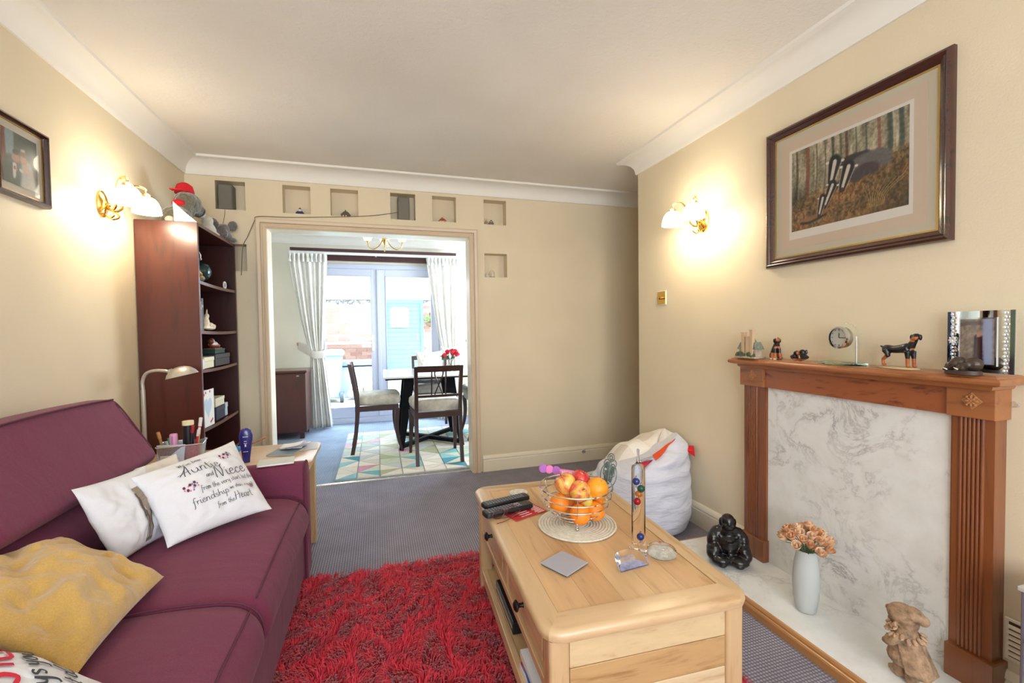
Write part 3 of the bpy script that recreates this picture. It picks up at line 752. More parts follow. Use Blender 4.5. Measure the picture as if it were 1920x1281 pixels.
# ================================================================== LIVING ROOM: SOFA
def soft_loft(prof_fn, y0, y1, rnd, n=14, ny=22, amt=.35):
    """prof_fn(y01)->list of (x,z); ends rounded by shrinking toward the centroid"""
    mb = MB(); rings = []
    for i in range(ny+1):
        t_ = i/ny; t_ = .5-.5*math.cos(PI*t_)*(1-.35*math.sin(PI*t_)**2); y = y0+(y1-y0)*t_
        d = min(y-y0, y1-y); k = 1.0
        if d < rnd: k = 1-(1-math.sqrt(max(0, 1-(1-d/rnd)**2)))*amt
        P = prof_fn(t_); cx = sum(p[0] for p in P)/len(P); cz = sum(p[1] for p in P)/len(P)
        rings.append([(cx+(p[0]-cx)*k, y, cz+(p[1]-cz)*k) for p in P])
    return mb.loft(rings)
def dense_ends(n, rnd, L):
    return None
def close_rom(P, k=5):
    P = [Vector((p[0], 0, p[1])) for p in P]; n = len(P); out = []
    for i in range(n):
        a, b_, c, d = P[i-1], P[i], P[(i+1) % n], P[(i+2) % n]
        for j in range(k):
            t_ = j/k; q = 0.5*((2*b_)+(c-a)*t_+(2*a-5*b_+4*c-d)*t_*t_+(3*b_-a-3*c+d)*t_**3); out.append((q.x, q.z))
    return out
so = thing('sofa', 'plum fabric sofa with piped cushions along the left wall', 'sofa', (-.78, 1.38, 0))
obj('base', MB().box(-1.18, -.345, .50, 2.27, .06, .29), M_sofa, so, world=True, smooth=False, bev=.02, seg=3)
bp = close_rom([(-1.21, .08), (-1.21, .5), (-1.19, .84), (-1.13, .88), (-1.08, .80), (-1.04, .45), (-1.04, .08)], 3)
obj('back_frame', soft_loft(lambda t_: bp, .50, 2.24, .03), M_sofa, so, world=True)
def back_prof(t_):
    s = .010*math.sin(t_*PI)
    return close_rom([(-1.08, .46), (-1.12, .65), (-1.165, .84), (-1.165, .90), (-1.13, .925+s), (-1.055, .930+s), (-1.030, .922+s), (-1.015, .895), (-.955-s, .80), (-.905-s, .715), (-.895, .680), (-.925, .650), (-.960, .635), (-.905, .60), (-.875-s, .54), (-.885-s, .47), (-.95, .43)], 3)
for i, (a, b_) in enumerate(((1.385, 2.190), (.56, 1.375))):
    c = obj('back_cushion', soft_loft(back_prof, a, b_, .035, ny=38, amt=.10), M_sofa, so, world=True, ang=75)
    for yy in ((b_-.012,) if i == 0 else ()):
        P = [(-1.16, .90), (-1.10, .920), (-1.045, .924), (-1.012, .896), (-.955, .80), (-.91, .72)]
        obj('piping', MB().tube(cat_rom([(p[0], yy, p[1]) for p in P], 4), .003, 6), M_piping, c)
    c2 = obj('piping', MB().tube([(-1.030, a+.02+(b_-a-.04)*k/12, .928+.012*math.sin(k/12*PI)) for k in range(13)], .0035, 6), M_piping, c)
def seat_prof(t_):
    s = .018*math.sin(t_*PI)
    return close_rom([(-.99, .30), (-1.0, .38), (-.97, .44), (-.80, .458+s), (-.60, .462+s), (-.42, .452+s), (-.345, .425+s*.5), (-.315, .375), (-.318, .32), (-.36, .292), (-.6, .29)], 3)
for i, (a, b_) in enumerate(((1.375, 2.175), (.57, 1.37))):
    c = obj('seat_cushion', soft_loft(seat_prof, a, b_, .05, ny=34, amt=.16), M_sofa, so, world=True, ang=75)
    obj('piping', MB().tube([(-.348, a+.03+(b_-a-.06)*k/12, .431+.009*math.sin(k/12*PI)) for k in range(13)], .003, 6), M_piping, c)
    for yy in (b_-.012,):
        obj('piping', MB().tube(cat_rom([(-.95, yy, .45), (-.6, yy, .468), (-.42, yy, .458), (-.352, yy, .432), (-.323, yy, .385), (-.325, yy, .32)], 4), .003, 6), M_piping, c)
def arm(y0, y1, inner):
    P = [(y0, .06), (y0, .54), (y0+.02, .575), (y0+.04, .585), (y1-.04, .585), (y1-.02, .575), (y1, .54), (y1, .06)]
    mb = MB(); rings = []
    for x, k in ((-1.20, 0), (-.40, 0), (-.345, 0), (-.332, .008), (-.328, .02)):
        rings.append([(x, (y0+y1)/2+(p[0]-(y0+y1)/2)*(1-k*3), p[1]-k*(p[1] > .3)) for p in P])
    mb.loft(rings); a = obj('arm', mb, M_sofa, so, world=True, ang=50)
    obj('piping', MB().tube([(-.336, p[0], p[1]) for p in P], .0045, 6), M_piping, a)
arm(2.185, 2.30, 0); arm(.42, .545, 0)
for x, y in ((-1.12, .56), (-.42, .56), (-1.12, 2.2), (-.42, 2.2)): obj('foot', MB().lathe([(.001, 0), (.022, 0), (.028, .06), (.001, .06)], 12, (x, y, 0)), M_black, so, world=True)

# ------------------------------------------------------------------ side table behind the sofa arm
st = thing('side_table', 'light oak side table between the sofa arm and the bookcase', 'table', (-.78, 2.60, 0))
def rrect(x0, x1, y0, y1, r, n=5):
    out = []
    for cx, cy, a0 in ((x1-r, y1-r, 0), (x0+r, y1-r, PI/2), (x0+r, y0+r, PI), (x1-r, y0+r, 1.5*PI)):
        for k in range(n+1):
            a = a0+PI/2*k/n; out.append((cx+r*math.cos(a), cy+r*math.sin(a)))
    return out
def slab(x0, x1, y0, y1, z0, z1, r, e=.006, n=5):
    mb = MB(); R = []
    for z, k in ((z0, e), (z0+e*.6, e*.2), ((z0+z1)/2, 0), (z1-e*.6, e*.2), (z1, e)): R.append([(p[0], p[1], z) for p in rrect(x0+k, x1-k, y0+k, y1-k, r, n)])
    return mb.loft(R)
obj('top', slab(-1.20, -.325, 2.33, 2.78, .525, .552, .05), M_oakx, st, world=True, ang=40)
for x in (-1.16, -.385):
    for y in (2.37, 2.70): obj('leg', MB().box(x-.025, x+.03, y-.028, y+.028, 0, .525), M_oakz, st, world=True, smooth=False, bev=.004)
w = MB(); w.box(-1.16, -.38, 2.36, 2.38, .46, .525); w.box(-1.16, -.38, 2.70, 2.72, .46, .525); w.box(-1.17, -1.15, 2.38, 2.70, .46, .525)
obj('apron', w, M_oakx, st, world=True, smooth=False)
obj('end_panel', MB().box(-.375, -.36, 2.395, 2.675, .46, .525), M_oak, st, world=True, smooth=False)

# ------------------------------------------------------------------ bookcase
bc = thing('bookcase', 'tall mahogany veneer bookcase against the left wall by the doorway', 'bookcase', (-1.1, 3.21, 0))
BX0, BX1, BY0, BY1, BZ = -1.243, -.950, 2.875, 3.555, 1.812
obj('side_panel', MB().box(BX0, BX1, BY0, BY0+.018, 0, BZ), M_mahog, bc, world=True, smooth=False, bev=.0015)
obj('side_panel', MB().box(BX0, BX1, BY1-.018, BY1, 0, BZ), M_mahogd, bc, world=True, smooth=False)
obj('back_panel', MB().box(BX0, BX0+.006, BY0+.018, BY1-.018, .05, BZ), M_mahogd, bc, world=True, smooth=False)
obj('top', MB().box(BX0, BX1, BY0+.018, BY1-.018, BZ-.018, BZ), M_mahog, bc, world=True, smooth=False)
SHZ = [1.490, 1.207, .984, .645, .420, .08]
def shelf_mb(z, sag=.006):
    mb = MB(); R = []
    for k in range(9):
        y = BY0+.018+(BY1-BY0-.036)*k/8; s = sag*(1-(2*k/8-1)**2); R.append([(BX0+.006, y, z-.018-s), (BX1-.004, y, z-.018-s), (BX1-.004, y, z-s), (BX0+.006, y, z-s)])
    return mb.loft(R)
for z in SHZ: obj('shelf', shelf_mb(z), M_mahog, bc, world=True, smooth=False)
obj('plinth', MB().box(BX1-.03, BX1-.012, BY0+.018, BY1-.018, 0, .062), M_mahogd, bc, world=True, smooth=False)

# ------------------------------------------------------------------ red shag rug
rg = thing('shag_rug', 'deep red shaggy rug between the sofa and the coffee table', 'rug', (.35, 1.3, 0))
RXa, RXb, RYa, RYb = -.62, 1.145, .35, 2.235
obj('backing', MB().box(RXa, RXb, RYa, RYb, .001, .012), pm('dark_red_backing', (170, 18, 40), .95), rg, world=True, smooth=False)
N = 70000
px = rng.uniform(RXa, RXb, N); py = rng.uniform(RYa, RYb, N)
keep = ~((px < -.45) & (py < 2.1)); px = px[keep]; py = py[keep]; N = len(px)
ang = rng.uniform(0, 2*PI, N); ln = rng.uniform(.022, .042, N); lean = rng.uniform(.010, .030, N)
clump = np.array([noise.noise(Vector((x*9, y*9, 0))) for x, y in zip(px, py)]); ang = ang*.35+clump*9; ln *= (1+clump*.5)
dxr, dyr = np.cos(ang), np.sin(ang); w_ = .0022
V = np.zeros((N, 5, 3)); sxn, syn = -dyr*w_, dxr*w_
V[:, 0] = np.c_[px-sxn, py-syn, np.full(N, .010)]; V[:, 1] = np.c_[px+sxn, py+syn, np.full(N, .010)]
mx_, my_ = px+dxr*lean*.45, py+dyr*lean*.45; hz = .010+ln*.65
V[:, 2] = np.c_[mx_+sxn, my_+syn, hz]; V[:, 3] = np.c_[mx_-sxn, my_-syn, hz]
V[:, 4] = np.c_[px+dxr*lean*1.2, py+dyr*lean*1.2, .010+ln*.80]
me = bpy.data.meshes.new('pile'); idx = np.arange(N)*5
me.vertices.add(N*5); me.vertices.foreach_set('co', V.ravel())
loops = np.c_[idx, idx+1, idx+2, idx+3, idx+3, idx+2, idx+4].ravel(); me.loops.add(len(loops)); me.loops.foreach_set('vertex_index', loops)
me.polygons.add(N*2); st_ = np.c_[np.arange(N)*7, np.arange(N)*7+4].ravel(); me.polygons.foreach_set('loop_start', st_)
me.polygons.foreach_set('material_index', np.repeat(rng.integers(0, 3, N), 2)); me.update(calc_edges=True)
for c in ((196, 26, 50), (212, 40, 64), (176, 20, 42)): me.materials.append(pm('red_pile', c, .75, sheen=.3))
link('pile', me, rg, world=True, kind='stuff')
# ================================================================== COFFEE TABLE
CT = thing('coffee_table', 'light oak coffee table with rounded top and two drawers on the red rug', 'table', (.682, 1.455, 0), -.045)
HX, HY, TZ = .300, .515, .465
fx, fy = .062, .075       # frame board widths
def ring_at(off, z, n=6):
    return [(p[0], p[1], z) for p in rrect(-HX+off, HX-off, -HY+off, HY-off, .06-off*.8, n)]
def inner_ring(z, n=6):
    out = []
    for sx, sy in ((1, 1), (-1, 1), (-1, -1), (1, -1)):
        for k in range(n+1): out.append((sx*(HX-fx), sy*(HY-fy), z))
    return out
# four mitred frame boards
n = 6; outer = [ring_at(o_, z) for o_, z in ((.012, TZ-.034), (.003, TZ-.029), (0, TZ-.018), (.002, TZ-.008), (.008, TZ-.002), (.016, TZ))]
full = [inner_ring(TZ-.034)]+outer+[inner_ring(TZ)]
L = len(outer[0]); half = n//2
segs = []
cuts = [half+k*(n+1) for k in range(4)]
for q in range(4):
    a = cuts[q]; b_ = cuts[(q+1) % 4]
    ids = []; i = a
    while True:
        ids.append(i)
        if i == b_: break
        i = (i+1) % L
    mb = MB(); ns = len(ids); vs = []
    for r in full: vs += [r[i] for i in ids]
    fs = []
    for r in range(len(full)):
        r2 = (r+1) % len(full)
        for j in range(ns-1): fs.append((r*ns+j, r*ns+j+1, r2*ns+j+1, r2*ns+j))
    fs.append(tuple(r*ns for r in range(len(full)))); fs.append(tuple((len(full)-1-r)*ns+ns-1 for r in range(len(full))))
    mb.add(vs, fs); obj('frame_board', mb, M_oakx if q in (0, 2) else M_oak, CT, ang=40)
# planks of the recessed panel
pw = 2*(HX-fx)/5
oakv = [wood('oak_plank_%d' % i, c1, c2, 1, 8, .13, .32, dist=2.2) for i, (c1, c2) in enumerate([((202, 164, 120), (172, 128, 86)), ((208, 172, 128), (180, 138, 94)), ((196, 156, 112), (164, 120, 76))])]
for k in range(5):
    x0 = -HX+fx+k*pw
    obj('plank', MB().box(x0+(.0016 if k == 0 else .0002), x0+pw-(.0016 if k == 4 else .0002), -HY+fy+.0012, HY-fy-.0012, TZ-.03, TZ-.0020), oakv[(k*2) % 3], CT, smooth=False, bev=.0005)
# legs, rails, drawers
for sx in (-1, 1):
    for sy in (-1, 1):
        x = sx*(HX-.047); y = sy*(HY-.047)
        mb = MB(); R = []
        for z in (.004, TZ-.034): R.append([(p[0], p[1], z) for p in rrect(x-.027, x+.027, y-.027, y+.027, .010, 4)])
        mb.loft(R); obj('leg', mb, M_oakz, CT, ang=40)
xl = -HX+.030
obj('top_rail', MB().box(xl, xl+.02, -HY+.07, HY-.07, TZ-.052, TZ-.034), M_oak, CT, smooth=False)
obj('top_rail', MB().box(-xl-.02, -xl, -HY+.07, HY-.07, TZ-.052, TZ-.034), M_oak, CT, smooth=False)
obj('middle_rail', MB().box(xl-.004, xl+.02, -HY+.07, HY-.07, .268, .292), M_oak, CT, smooth=False, bev=.002)
obj('drawer_floor', MB().box(xl+.02, -xl-.02, -HY+.07, HY-.07, .272, .284), M_oak, CT, smooth=False)
obj('divider', MB().box(xl, xl+.03, -.018, .018, .292, TZ-.05), M_oakz, CT, smooth=False)
obj('bottom_shelf', MB().box(xl, -xl, -HY+.05, HY-.05, .090, .108), M_oak, CT, smooth=False, bev=.002)
obj('bottom_rail', MB().box(xl-.006, xl+.018, -HY+.07, HY-.07, .066, .112), M_oak, CT, smooth=False, bev=.003)
obj('bottom_rail', MB().box(-xl-.018, -xl+.006, -HY+.07, HY-.07, .066, .112), M_oak, CT, smooth=False, bev=.003)
obj('side_panel', MB().box(-xl-.014, -xl-.002, -HY+.07, HY-.07, .11, TZ-.05), M_oak, CT, smooth=False)
for a, b_ in ((-HY+.078, -.022), (.022, HY-.078)):
    mb = MB(); mb.box(xl+.004, xl+.018, a, b_, .298, TZ-.056); mb.box(xl-.001, xl+.004, a+.03, b_-.03, .318, TZ-.074)
    d = obj('drawer', mb, M_oak, CT, smooth=False, bev=.0015)
    Mx = Matrix.Rotation(-PI/2, 3, 'Y')
    obj('knob', MB().lathe([(.001, -.002), (.009, -.002), (.006, .006), (.007, .014), (.017, .020), (.017, .024), (.010, .030), (.001, .031)], 18, (xl-.001, (a+b_)/2, .362), Mx), M_black, d)
# end panels of three wide planks
ez = [(.112, .190), (.192, .266), (.268, .350), (.352, TZ-.036)]
for s in (-1, 1):
    for k, (a, b_) in enumerate(ez):
        y = s*(HY-.036)
        obj('plank', MB().box(-HX+.075, HX-.075, y-.009, y+.009, a, b_), wood('oak_end_%d%d' % (s, k), [(204, 176, 136), (210, 186, 150), (186, 150, 104), (206, 180, 140)][k], [(186, 148, 104), (188, 156, 116), (160, 118, 74), (182, 144, 100)][k], 0, 7+2*k, .16, .34, dist=3), CT, smooth=False, bev=.0015)
def ct(x, y, z=TZ):      # world point -> stays world
    return (x, y, z)

# magazines & black box on its lower shelf
def flatbook(name, label, cat, c, loc, sx, sy, h, rz, col, page=(236, 234, 226), group=None, pc=None):
    t = thing(name, label, cat, loc, rz, group)
    obj('pages', MB().box(-sx/2+.003, sx/2-.002, -sy/2+.002, sy/2-.002, .0012, h-.0012), pm('pages_'+label[:12], page, .8), t, smooth=False)
    mb = MB(); mb.box(-sx/2, sx/2, -sy/2, sy/2, 0, .0012).box(-sx/2, sx/2, -sy/2, sy/2, h-.0012, h).box(-sx/2, -sx/2+.0012, -sy/2, sy/2, .0012, h-.0012)
    obj('cover', mb, pm('cover_'+label[:12], col, .35, var=.0), t, smooth=False)
    return t
zz = .109
for i, (c, h, dx, rz) in enumerate([((225, 225, 228), .020, 0, .02), ((150, 60, 130), .008, .01, .08), ((50, 110, 190), .008, -.004, -.05), ((228, 200, 60), .007, .006, .05), ((230, 232, 238), .018, .0, .0)]):
    flatbook('magazine', ['thick white magazine at the bottom of the coffee table shelf pile', 'purple magazine in the pile under the coffee table', 'blue magazine in the pile under the coffee table', 'yellow magazine in the pile under the coffee table', 'white topped magazine lying uppermost on the coffee table shelf pile'][i], 'magazine', None, (.505+dx, 1.165, zz), .20, .28, h, rz-.045, c, group='magazines under the coffee table'); zz += h+.0005
t = thing('black_box', 'flat black media box on the coffee table lower shelf', 'box', (.50, 1.60, .109), -.045)
obj('case', MB().box(-.06, .12, -.14, .14, 0, .045), M_blackp, t, smooth=False, bev=.004)
obj('trim', MB().box(-.062, -.06, -.13, .13, .02, .024), M_silver, t, smooth=False)

# ---- things on the table
def on_table(x, y): return (x, y, TZ+.0004)
# woven mat
t = thing('round_placemat', 'round cream woven placemat under the fruit bowl', 'placemat', (.690, 1.473, TZ+.0004))
m, nt, b = NM('woven_straw'); v = ocoord(nt); n_ = noise_node(nt, v, 90, 2); nt.links.new(ramp(nt, n_.outputs[0], [(.3, lin((204, 196, 178))), (.7, lin((224, 218, 202)))]), b.inputs['Base Color']); b.inputs['Roughness'].default_value = .9
obj('core', MB().lathe([(.001, 0), (.142, 0), (.142, .002), (.001, .002)], 40), m, t, smooth=False)
for k in range(13):
    r = .010+k*.0108; pts = [(r*math.cos(a), r*math.sin(a), .0035) for a in [2*PI*j/40 for j in range(40)]]
    obj('woven_ring', MB().tube(pts, .0047, 6, closed=True, flat=.7), m, t)
# wire fruit bowl
t = thing('fruit_bowl', 'round chromed wire fruit bowl on the woven placemat', 'bowl', (.690, 1.478, TZ+.008))
def ringtube(mb, r, z, th, n=48): return mb.tube([(r*math.cos(2*PI*j/n), r*math.sin(2*PI*j/n), z) for j in range(n)], th, 6, closed=True)
prof_b = [(.058, .018), (.078, .030), (.100, .050), (.117, .076), (.128, .105), (.133, .135)]
for r, z in prof_b: obj('wire_ring', ringtube(MB(), r, z, .0022 if r < .13 else .003), M_chrome, t)
for k in range(3):
    a = 2*PI*k/3+.5-PI/2-.9; c, s = math.cos(a), math.sin(a)
    obj('upright_wire', MB().tube(cat_rom([(r*c, r*s, z) for r, z in prof_b], 3), .0022, 6), M_chrome, t)
    f = obj('foot', MB().tube([(.078*c, .078*s, .030), (.070*c, .070*s, .012), (.078*c, .078*s, .006)], .0025, 6), M_chrome, t)
    obj('foot_ball', MB().ell((.078*c, .078*s, .0065), .0065, 12), M_chrome, f)
mb = MB()
for k in range(5): y = -.04+.02*k; mb.tube([(-math.sqrt(.058**2-y*y), y, .018), (math.sqrt(.058**2-y*y), y, .018)], .0018, 6)
obj('base_wires', mb, M_chrome, t)
# patinated vine-leaf ornament on the rim (right)
M_pat = pm('verdigris_metal', (112, 128, 126), .4, .4, var=.3, vs=60)
q = Matrix.Translation((.128, .0, .125)) @ Matrix.Rotation(.45, 4, 'Z') @ Matrix.Rotation(.30, 4, 'Y')
mb = MB()
def lf(pts, w=.0022): mb.tube([q @ Vector((0, p[0], p[1])) for p in cat_rom([(a, b_, 0) for a, b_ in pts], 5) for p in [p]], w, 6)
for s in (1, -1):
    lf([(0, -.02), (s*.030, .01), (s*.034, .05), (s*.015, .078), (0, .062)])
    lf([(0, .0), (s*.016, .018), (s*.018, .045), (s*.004, .05)])
    lf([(s*.004, .03), (s*.024, .035), (s*.022, .06), (s*.006, .055)])
lf([(0, -.03), (0, .07)], .003)
for c_, r_ in (((.012, .075), .016), ((-.012, .078), .016), ((0, .10), .015), ((0, .10), .007), ((.014, .055), .010), ((-.014, .052), .010), ((.0, .03), .011)):
    lf([(c_[0]+r_*math.cos(a), c_[1]+r_*math.sin(a)) for a in [k*PI/4 for k in range(9)]], .002)
obj('leaf_ornament', mb, M_pat, t)
mb = MB()
for y0, z0, ry, rz in ((0, .03, .02, .03), (.012, .07, .012, .014), (-.014, .055, .012, .016)):
    R = [q @ Vector((.001, y0+ry*math.cos(a), z0+rz*math.sin(a))) for a in [k*PI/5 for k in range(10)]]; R2 = [p+q.to_3x3() @ Vector((.001, 0, 0)) for p in R]; mb.loft([R, R2])
obj('ornament_plate', mb, M_pat, t, smooth=False)
# fruit
def fruit(kind, label, loc, r, mats, rot=(0, 0, 0), group=None):
    t = thing(kind, label, 'fruit', loc, 0, group); t.rotation_euler = rot
    if kind == 'apple': prof = [(.001, -.80), (.18, -.86), (.45, -.82), (.78, -.55), (.98, 0), (.95, .35), (.78, .66), (.5, .84), (.25, .82), (.1, .68), (.001, .62)]
    else: prof = [(.001, -.93), (.3, -.9), (.65, -.72), (.9, -.38), (.99, 0), (.9, .38), (.65, .72), (.3, .9), (.08, .92), (.001, .89)]
    obj('flesh', MB().lathe([(a*r, b_*r) for a, b_ in prof], 24), mats, t, ang=80)
    if kind == 'apple': obj('stem', MB().tube([(0, 0, r*.6), (r*.05, 0, r*.95)], r*.04, 6), pm('apple_stem', (90, 70, 40), .8), t)
    else: obj('stem_button', MB().lathe([(.001, r*.88), (r*.10, r*.90), (r*.06, r*.94), (.001, r*.94)], 8), pm('orange_button', (110, 130, 60), .8), t)
    return t
def apple_mat(nm, ca, cb):
    m, nt, b = NM(nm); v = ocoord(nt, (1, 1, .5)); n_ = noise_node(nt, v, 22, 4, .6, .8); nt.links.new(ramp(nt, n_.outputs[0], [(.36, lin(ca)), (.58, lin(cb))]), b.inputs['Base Color']); b.inputs['Roughness'].default_value = .25; return m
A1 = apple_mat('red_yellow_apple', (206, 44, 52), (232, 190, 96)); A2 = apple_mat('red_apple', (190, 24, 44), (222, 90, 74)); A3 = apple_mat('yellow_blush_apple', (226, 196, 84), (214, 90, 70))
O1 = pm('orange_peel', (246, 140, 32), .4, bs=260, bstr=.4, bd=.002); O2 = pm('satsuma_peel', (250, 160, 38), .4, bs=240, bstr=.4, bd=.002); Pq = pm('pear_skin', (214, 196, 90), .45, var=.15, vs=30)
bx, by, bz = .690, 1.478, TZ+.008
fruit('orange', 'orange at the near left of the bowl bottom', (bx-.018, by-.070, bz+.058), .038, O1, (.2, .3, 0))
fruit('orange', 'orange at the near right of the bowl bottom', (bx+.050, by-.052, bz+.055), .037, O1, (.6, -.2, 0))
fruit('orange', 'orange at the left side of the bowl', (bx-.070, by-.008, bz+.082), .037, O1)
fruit('orange', 'orange at the back of the bowl bottom', (bx-.010, by+.030, bz+.055), .036, O1)
fruit('orange', 'orange at the right of the bowl below the large pale one', (bx+.073, by-.012, bz+.086), .034, O1)
fruit('orange', 'large pale orange uppermost at the right of the bowl', (bx+.066, by-.040, bz+.130), .042, O2, (.5, .2, 0))
fruit('apple', 'yellow blushed apple with its eye showing, front of the bowl top', (bx-.010, by-.050, bz+.132), .040, A3, (1.0, .2, 0))
fruit('apple', 'large red and yellow apple at the left of the bowl top', (bx-.045, by-.008, bz+.150), .041, A1, (-.3, -.5, 0))
fruit('apple', 'dark red apple at the back of the bowl top', (bx+.028, by+.022, bz+.148), .036, A2, (.2, .4, 0))
t = thing('pear', 'small yellow green pear wedged before the pale orange', 'fruit', (bx+.020, by-.040, bz+.095)); t.rotation_euler = (.2, .15, 0)
obj('flesh', MB().lathe([(.001, -.028), (.018, -.024), (.026, -.008), (.022, .014), (.014, .030), (.010, .038), (.001, .041)], 18), Pq, t, ang=80)
# pink toy pump in the bowl
t = thing('pink_bubble_wand', 'pink and lilac plastic wand lying across the back of the bowl', 'toy', (bx-.02, by+.085, bz+.165)); t.rotation_euler = (0, .12, -.42)
M_pink = pm('pink_plastic', (240, 130, 200), .3); M_lil = pm('lilac_plastic', (206, 130, 226), .3, trans=.3)
obj('barrel', MB().box(-.01, .10, -.010, .010, -.009, .007), M_pink, t, smooth=False, bev=.004)
obj('label_strip', MB().box(.0, .09, -.0108, -.0102, -.006, .003), M_white_p, t, smooth=False)
for x, m_ in ((-.072, M_lil), (-.048, M_pink), (-.022, M_lil)):
    obj('disc', MB().lathe([(.001, -.006), (.014, -.006), (.017, 0), (.014, .006), (.001, .006)], 18, (x, 0, 0), Matrix.Rotation(PI/2, 3, 'X')), m_, t)
# remotes
def remote(label, loc, rz, n_rows, ringb):
    t = thing('remote_control', label, 'remote', loc, rz)
    mb = MB(); mb.loft([[(p[0], p[1], z) for p in rrect(-.105+k, .105-k, -.024+k, .024-k, .010, 4)] for z, k in ((0, .004), (.004, 0), (.016, 0), (.020, .003))])
    obj('body', mb, M_blackp, t, ang=40)
    mb = MB()
    for i in range(n_rows):
        for j in range(3): x = -.088+i*.0125; y = -.014+j*.014; mb.box(x-.0035, x+.0035, y-.004, y+.004, .020, .0218)
    obj('buttons', mb, pm('grey_buttons', (120, 124, 130), .5), t, smooth=False, kind='stuff')
    if ringb: obj('dial', MB().tube([(.04+.011*math.cos(a), .011*math.sin(a), .021) for a in [2*PI*k/20 for k in range(20)]], .0013, 6, closed=True), M_silver, t)
    obj('red_button', MB().box(.086, .092, -.003, .003, .020, .022), pm('button_red', (180, 40, 40), .4), t, smooth=False)
    return t
remote('longer black remote control nearest the camera on the table edge', (.478, 1.655, TZ+.004), .205, 12, True)
remote('black remote control behind the other one, touching the coaster', (.492, 1.735, TZ+.0045), .22, 14, False)
tag(obj('coaster', MB().lathe([(.001, 0), (.040, 0), (.041, .003), (.040, .006), (.001, .006)], 28, on_table(.580, 1.835)), pm('patterned_white_coaster', (214, 210, 204), .5, var=.2, vs=70)), 'small round pale coaster behind the remotes', 'coaster')
t = thing('leaflet', 'red printed leaflet under the remotes and spectacles', 'leaflet', on_table(.535, 1.635), .35)
obj('sheet', MB().box(-.07, .085, -.045, .045, 0, .0012), M_red, t, smooth=False)
mb = MB()
for i in range(7): mb.box(.045-.006*(i % 2), .078, -.038+i*.011, -.034+i*.011, .0012, .0015)
for i in range(4): mb.box(-.03, .02, -.03+i*.016, -.026+i*.016, .0012, .0015)
obj('printed_lines', mb, M_paper, t, smooth=False, kind='stuff')
# spectacles
t = thing('spectacles', 'folded reading spectacles with thin arms on the red leaflet', 'glasses', on_table(.462, 1.612), .30)
M_spec = pm('dark_red_frame', (92, 24, 34), .3)
for s in (-1, 1):
    P = [(s*.032+.026*math.cos(a), .012, .018+.017*math.sin(a)) for a in [2*PI*k/18 for k in range(18)]]
    obj('rim', MB().tube(P, .0016, 6, closed=True), M_spec, t)
    obj('lens', MB().lathe([(.001, -.0006), (.026, -.0006), (.026, .0006), (.001, .0006)], 18, (s*.032, .012, .018), Matrix.Rotation(PI/2, 3, 'X') @ Matrix.Diagonal((1, .65, 1))), glass('lens_glass', ior=1.1), t)
    obj('arm', MB().tube(cat_rom([(s*.060, .012, .022), (s*.055, -.004, .010), (-s*.02, -.020-.008*s, .004), (-s*.065, -.028, .003)], 5), .0015, 6), M_spec, t)
obj('bridge', MB().tube(cat_rom([(-.008, .012, .022), (0, .012, .027), (.008, .012, .022)], 4), .0016, 6), M_spec, t)
# grey square tile
t = thing('square_coaster', 'square pale grey mirror coaster on the bare tabletop', 'coaster', on_table(.533, 1.232), .48)
obj('top', MB().box(-.052, .052, -.052, .052, .003, .006), pm('satin_grey_face', (168, 172, 184), .35, .1), t, smooth=False, bev=.0008)
obj('backing', MB().box(-.050, .050, -.050, .050, 0, .003), pm('dark_cork', (70, 66, 70), .8), t, smooth=False)
# galileo thermometer
t = thing('glass_thermometer', 'tall liquid glass thermometer with coloured floating bulbs on the table', 'thermometer', (.797, 1.235, TZ+.0004))
obj('tube', MB().lathe([(.001, 0), (.026, 0), (.030, .006), (.026, .014), (.0215, .022), (.0215, .266), (.0195, .277), (.010, .284), (.005, .291), (.003, .310), (.004, .330), (.001, .333)], 32), glass('thermometer_glass', (255, 255, 255), .0, 1.2), t, ang=60)
for i, (x, y, z, c, r) in enumerate([(-.008, -.002, .228, (50, 70, 150), .0118), (.006, -.004, .204, (30, 100, 80), .0118), (.004, .004, .184, (214, 120, 40), .011), (-.007, -.005, .164, (190, 30, 40), .0118), (.004, -.003, .046, (30, 50, 140), .0115)]):
    bl = obj('bulb', MB().ell((x, y, z), (r*.9, r*.9, r*1.02), 16), pm('bulb_liquid_%d' % i, c, .05, trans=.35), t, label='%s bulb' % ['blue', 'green', 'orange', 'red', 'dark blue'][i])
    obj('bulb_neck', MB().lathe([(.003, r*.9), (.002, r*1.5), (.001, r*1.6)], 8, (x, y, z)), glass('neck_glass'), bl)
    obj('tag', MB().lathe([(.001, -.0004), (.004, -.0004), (.004, .0004), (.001, .0004)], 12, (x, y, z-r*1.45), Matrix.Rotation(PI/2, 3, 'X')), M_steel, bl)
# paperweights
M_crys = glass('crystal', (255, 255, 255), .0, 1.3)
t = thing('half_moon_paperweight', 'half-moon glass paperweight with a blue engraved face before the thermometer', 'paperweight', on_table(.722, 1.165), .10)
pts = [(.044*math.cos(a), .044*math.sin(a)) for a in [PI*k/20 for k in range(21)]]
mb = MB(); R = []
for z, k, dy in ((0, .97, 0), (.002, 1, 0), (.020, 1, .012), (.022, .97, .014)): R.append([(p[0]*k, p[1]*k*.9+dy-.02, z) for p in pts]); 
mb.loft(R); obj('crystal_block', mb, M_crys, t, ang=40)
mb = MB(); mb.loft([[(p[0]*.9, p[1]*.8-.016, .0012) for p in pts], [(p[0]*.9, p[1]*.8-.016, .0018) for p in pts]])
obj('engraved_picture', mb, pm('blue_engraving', (176, 182, 222), .3, var=.35, vs=60), t, smooth=False)
t.scale = (1.2, 1.2, 1.3)
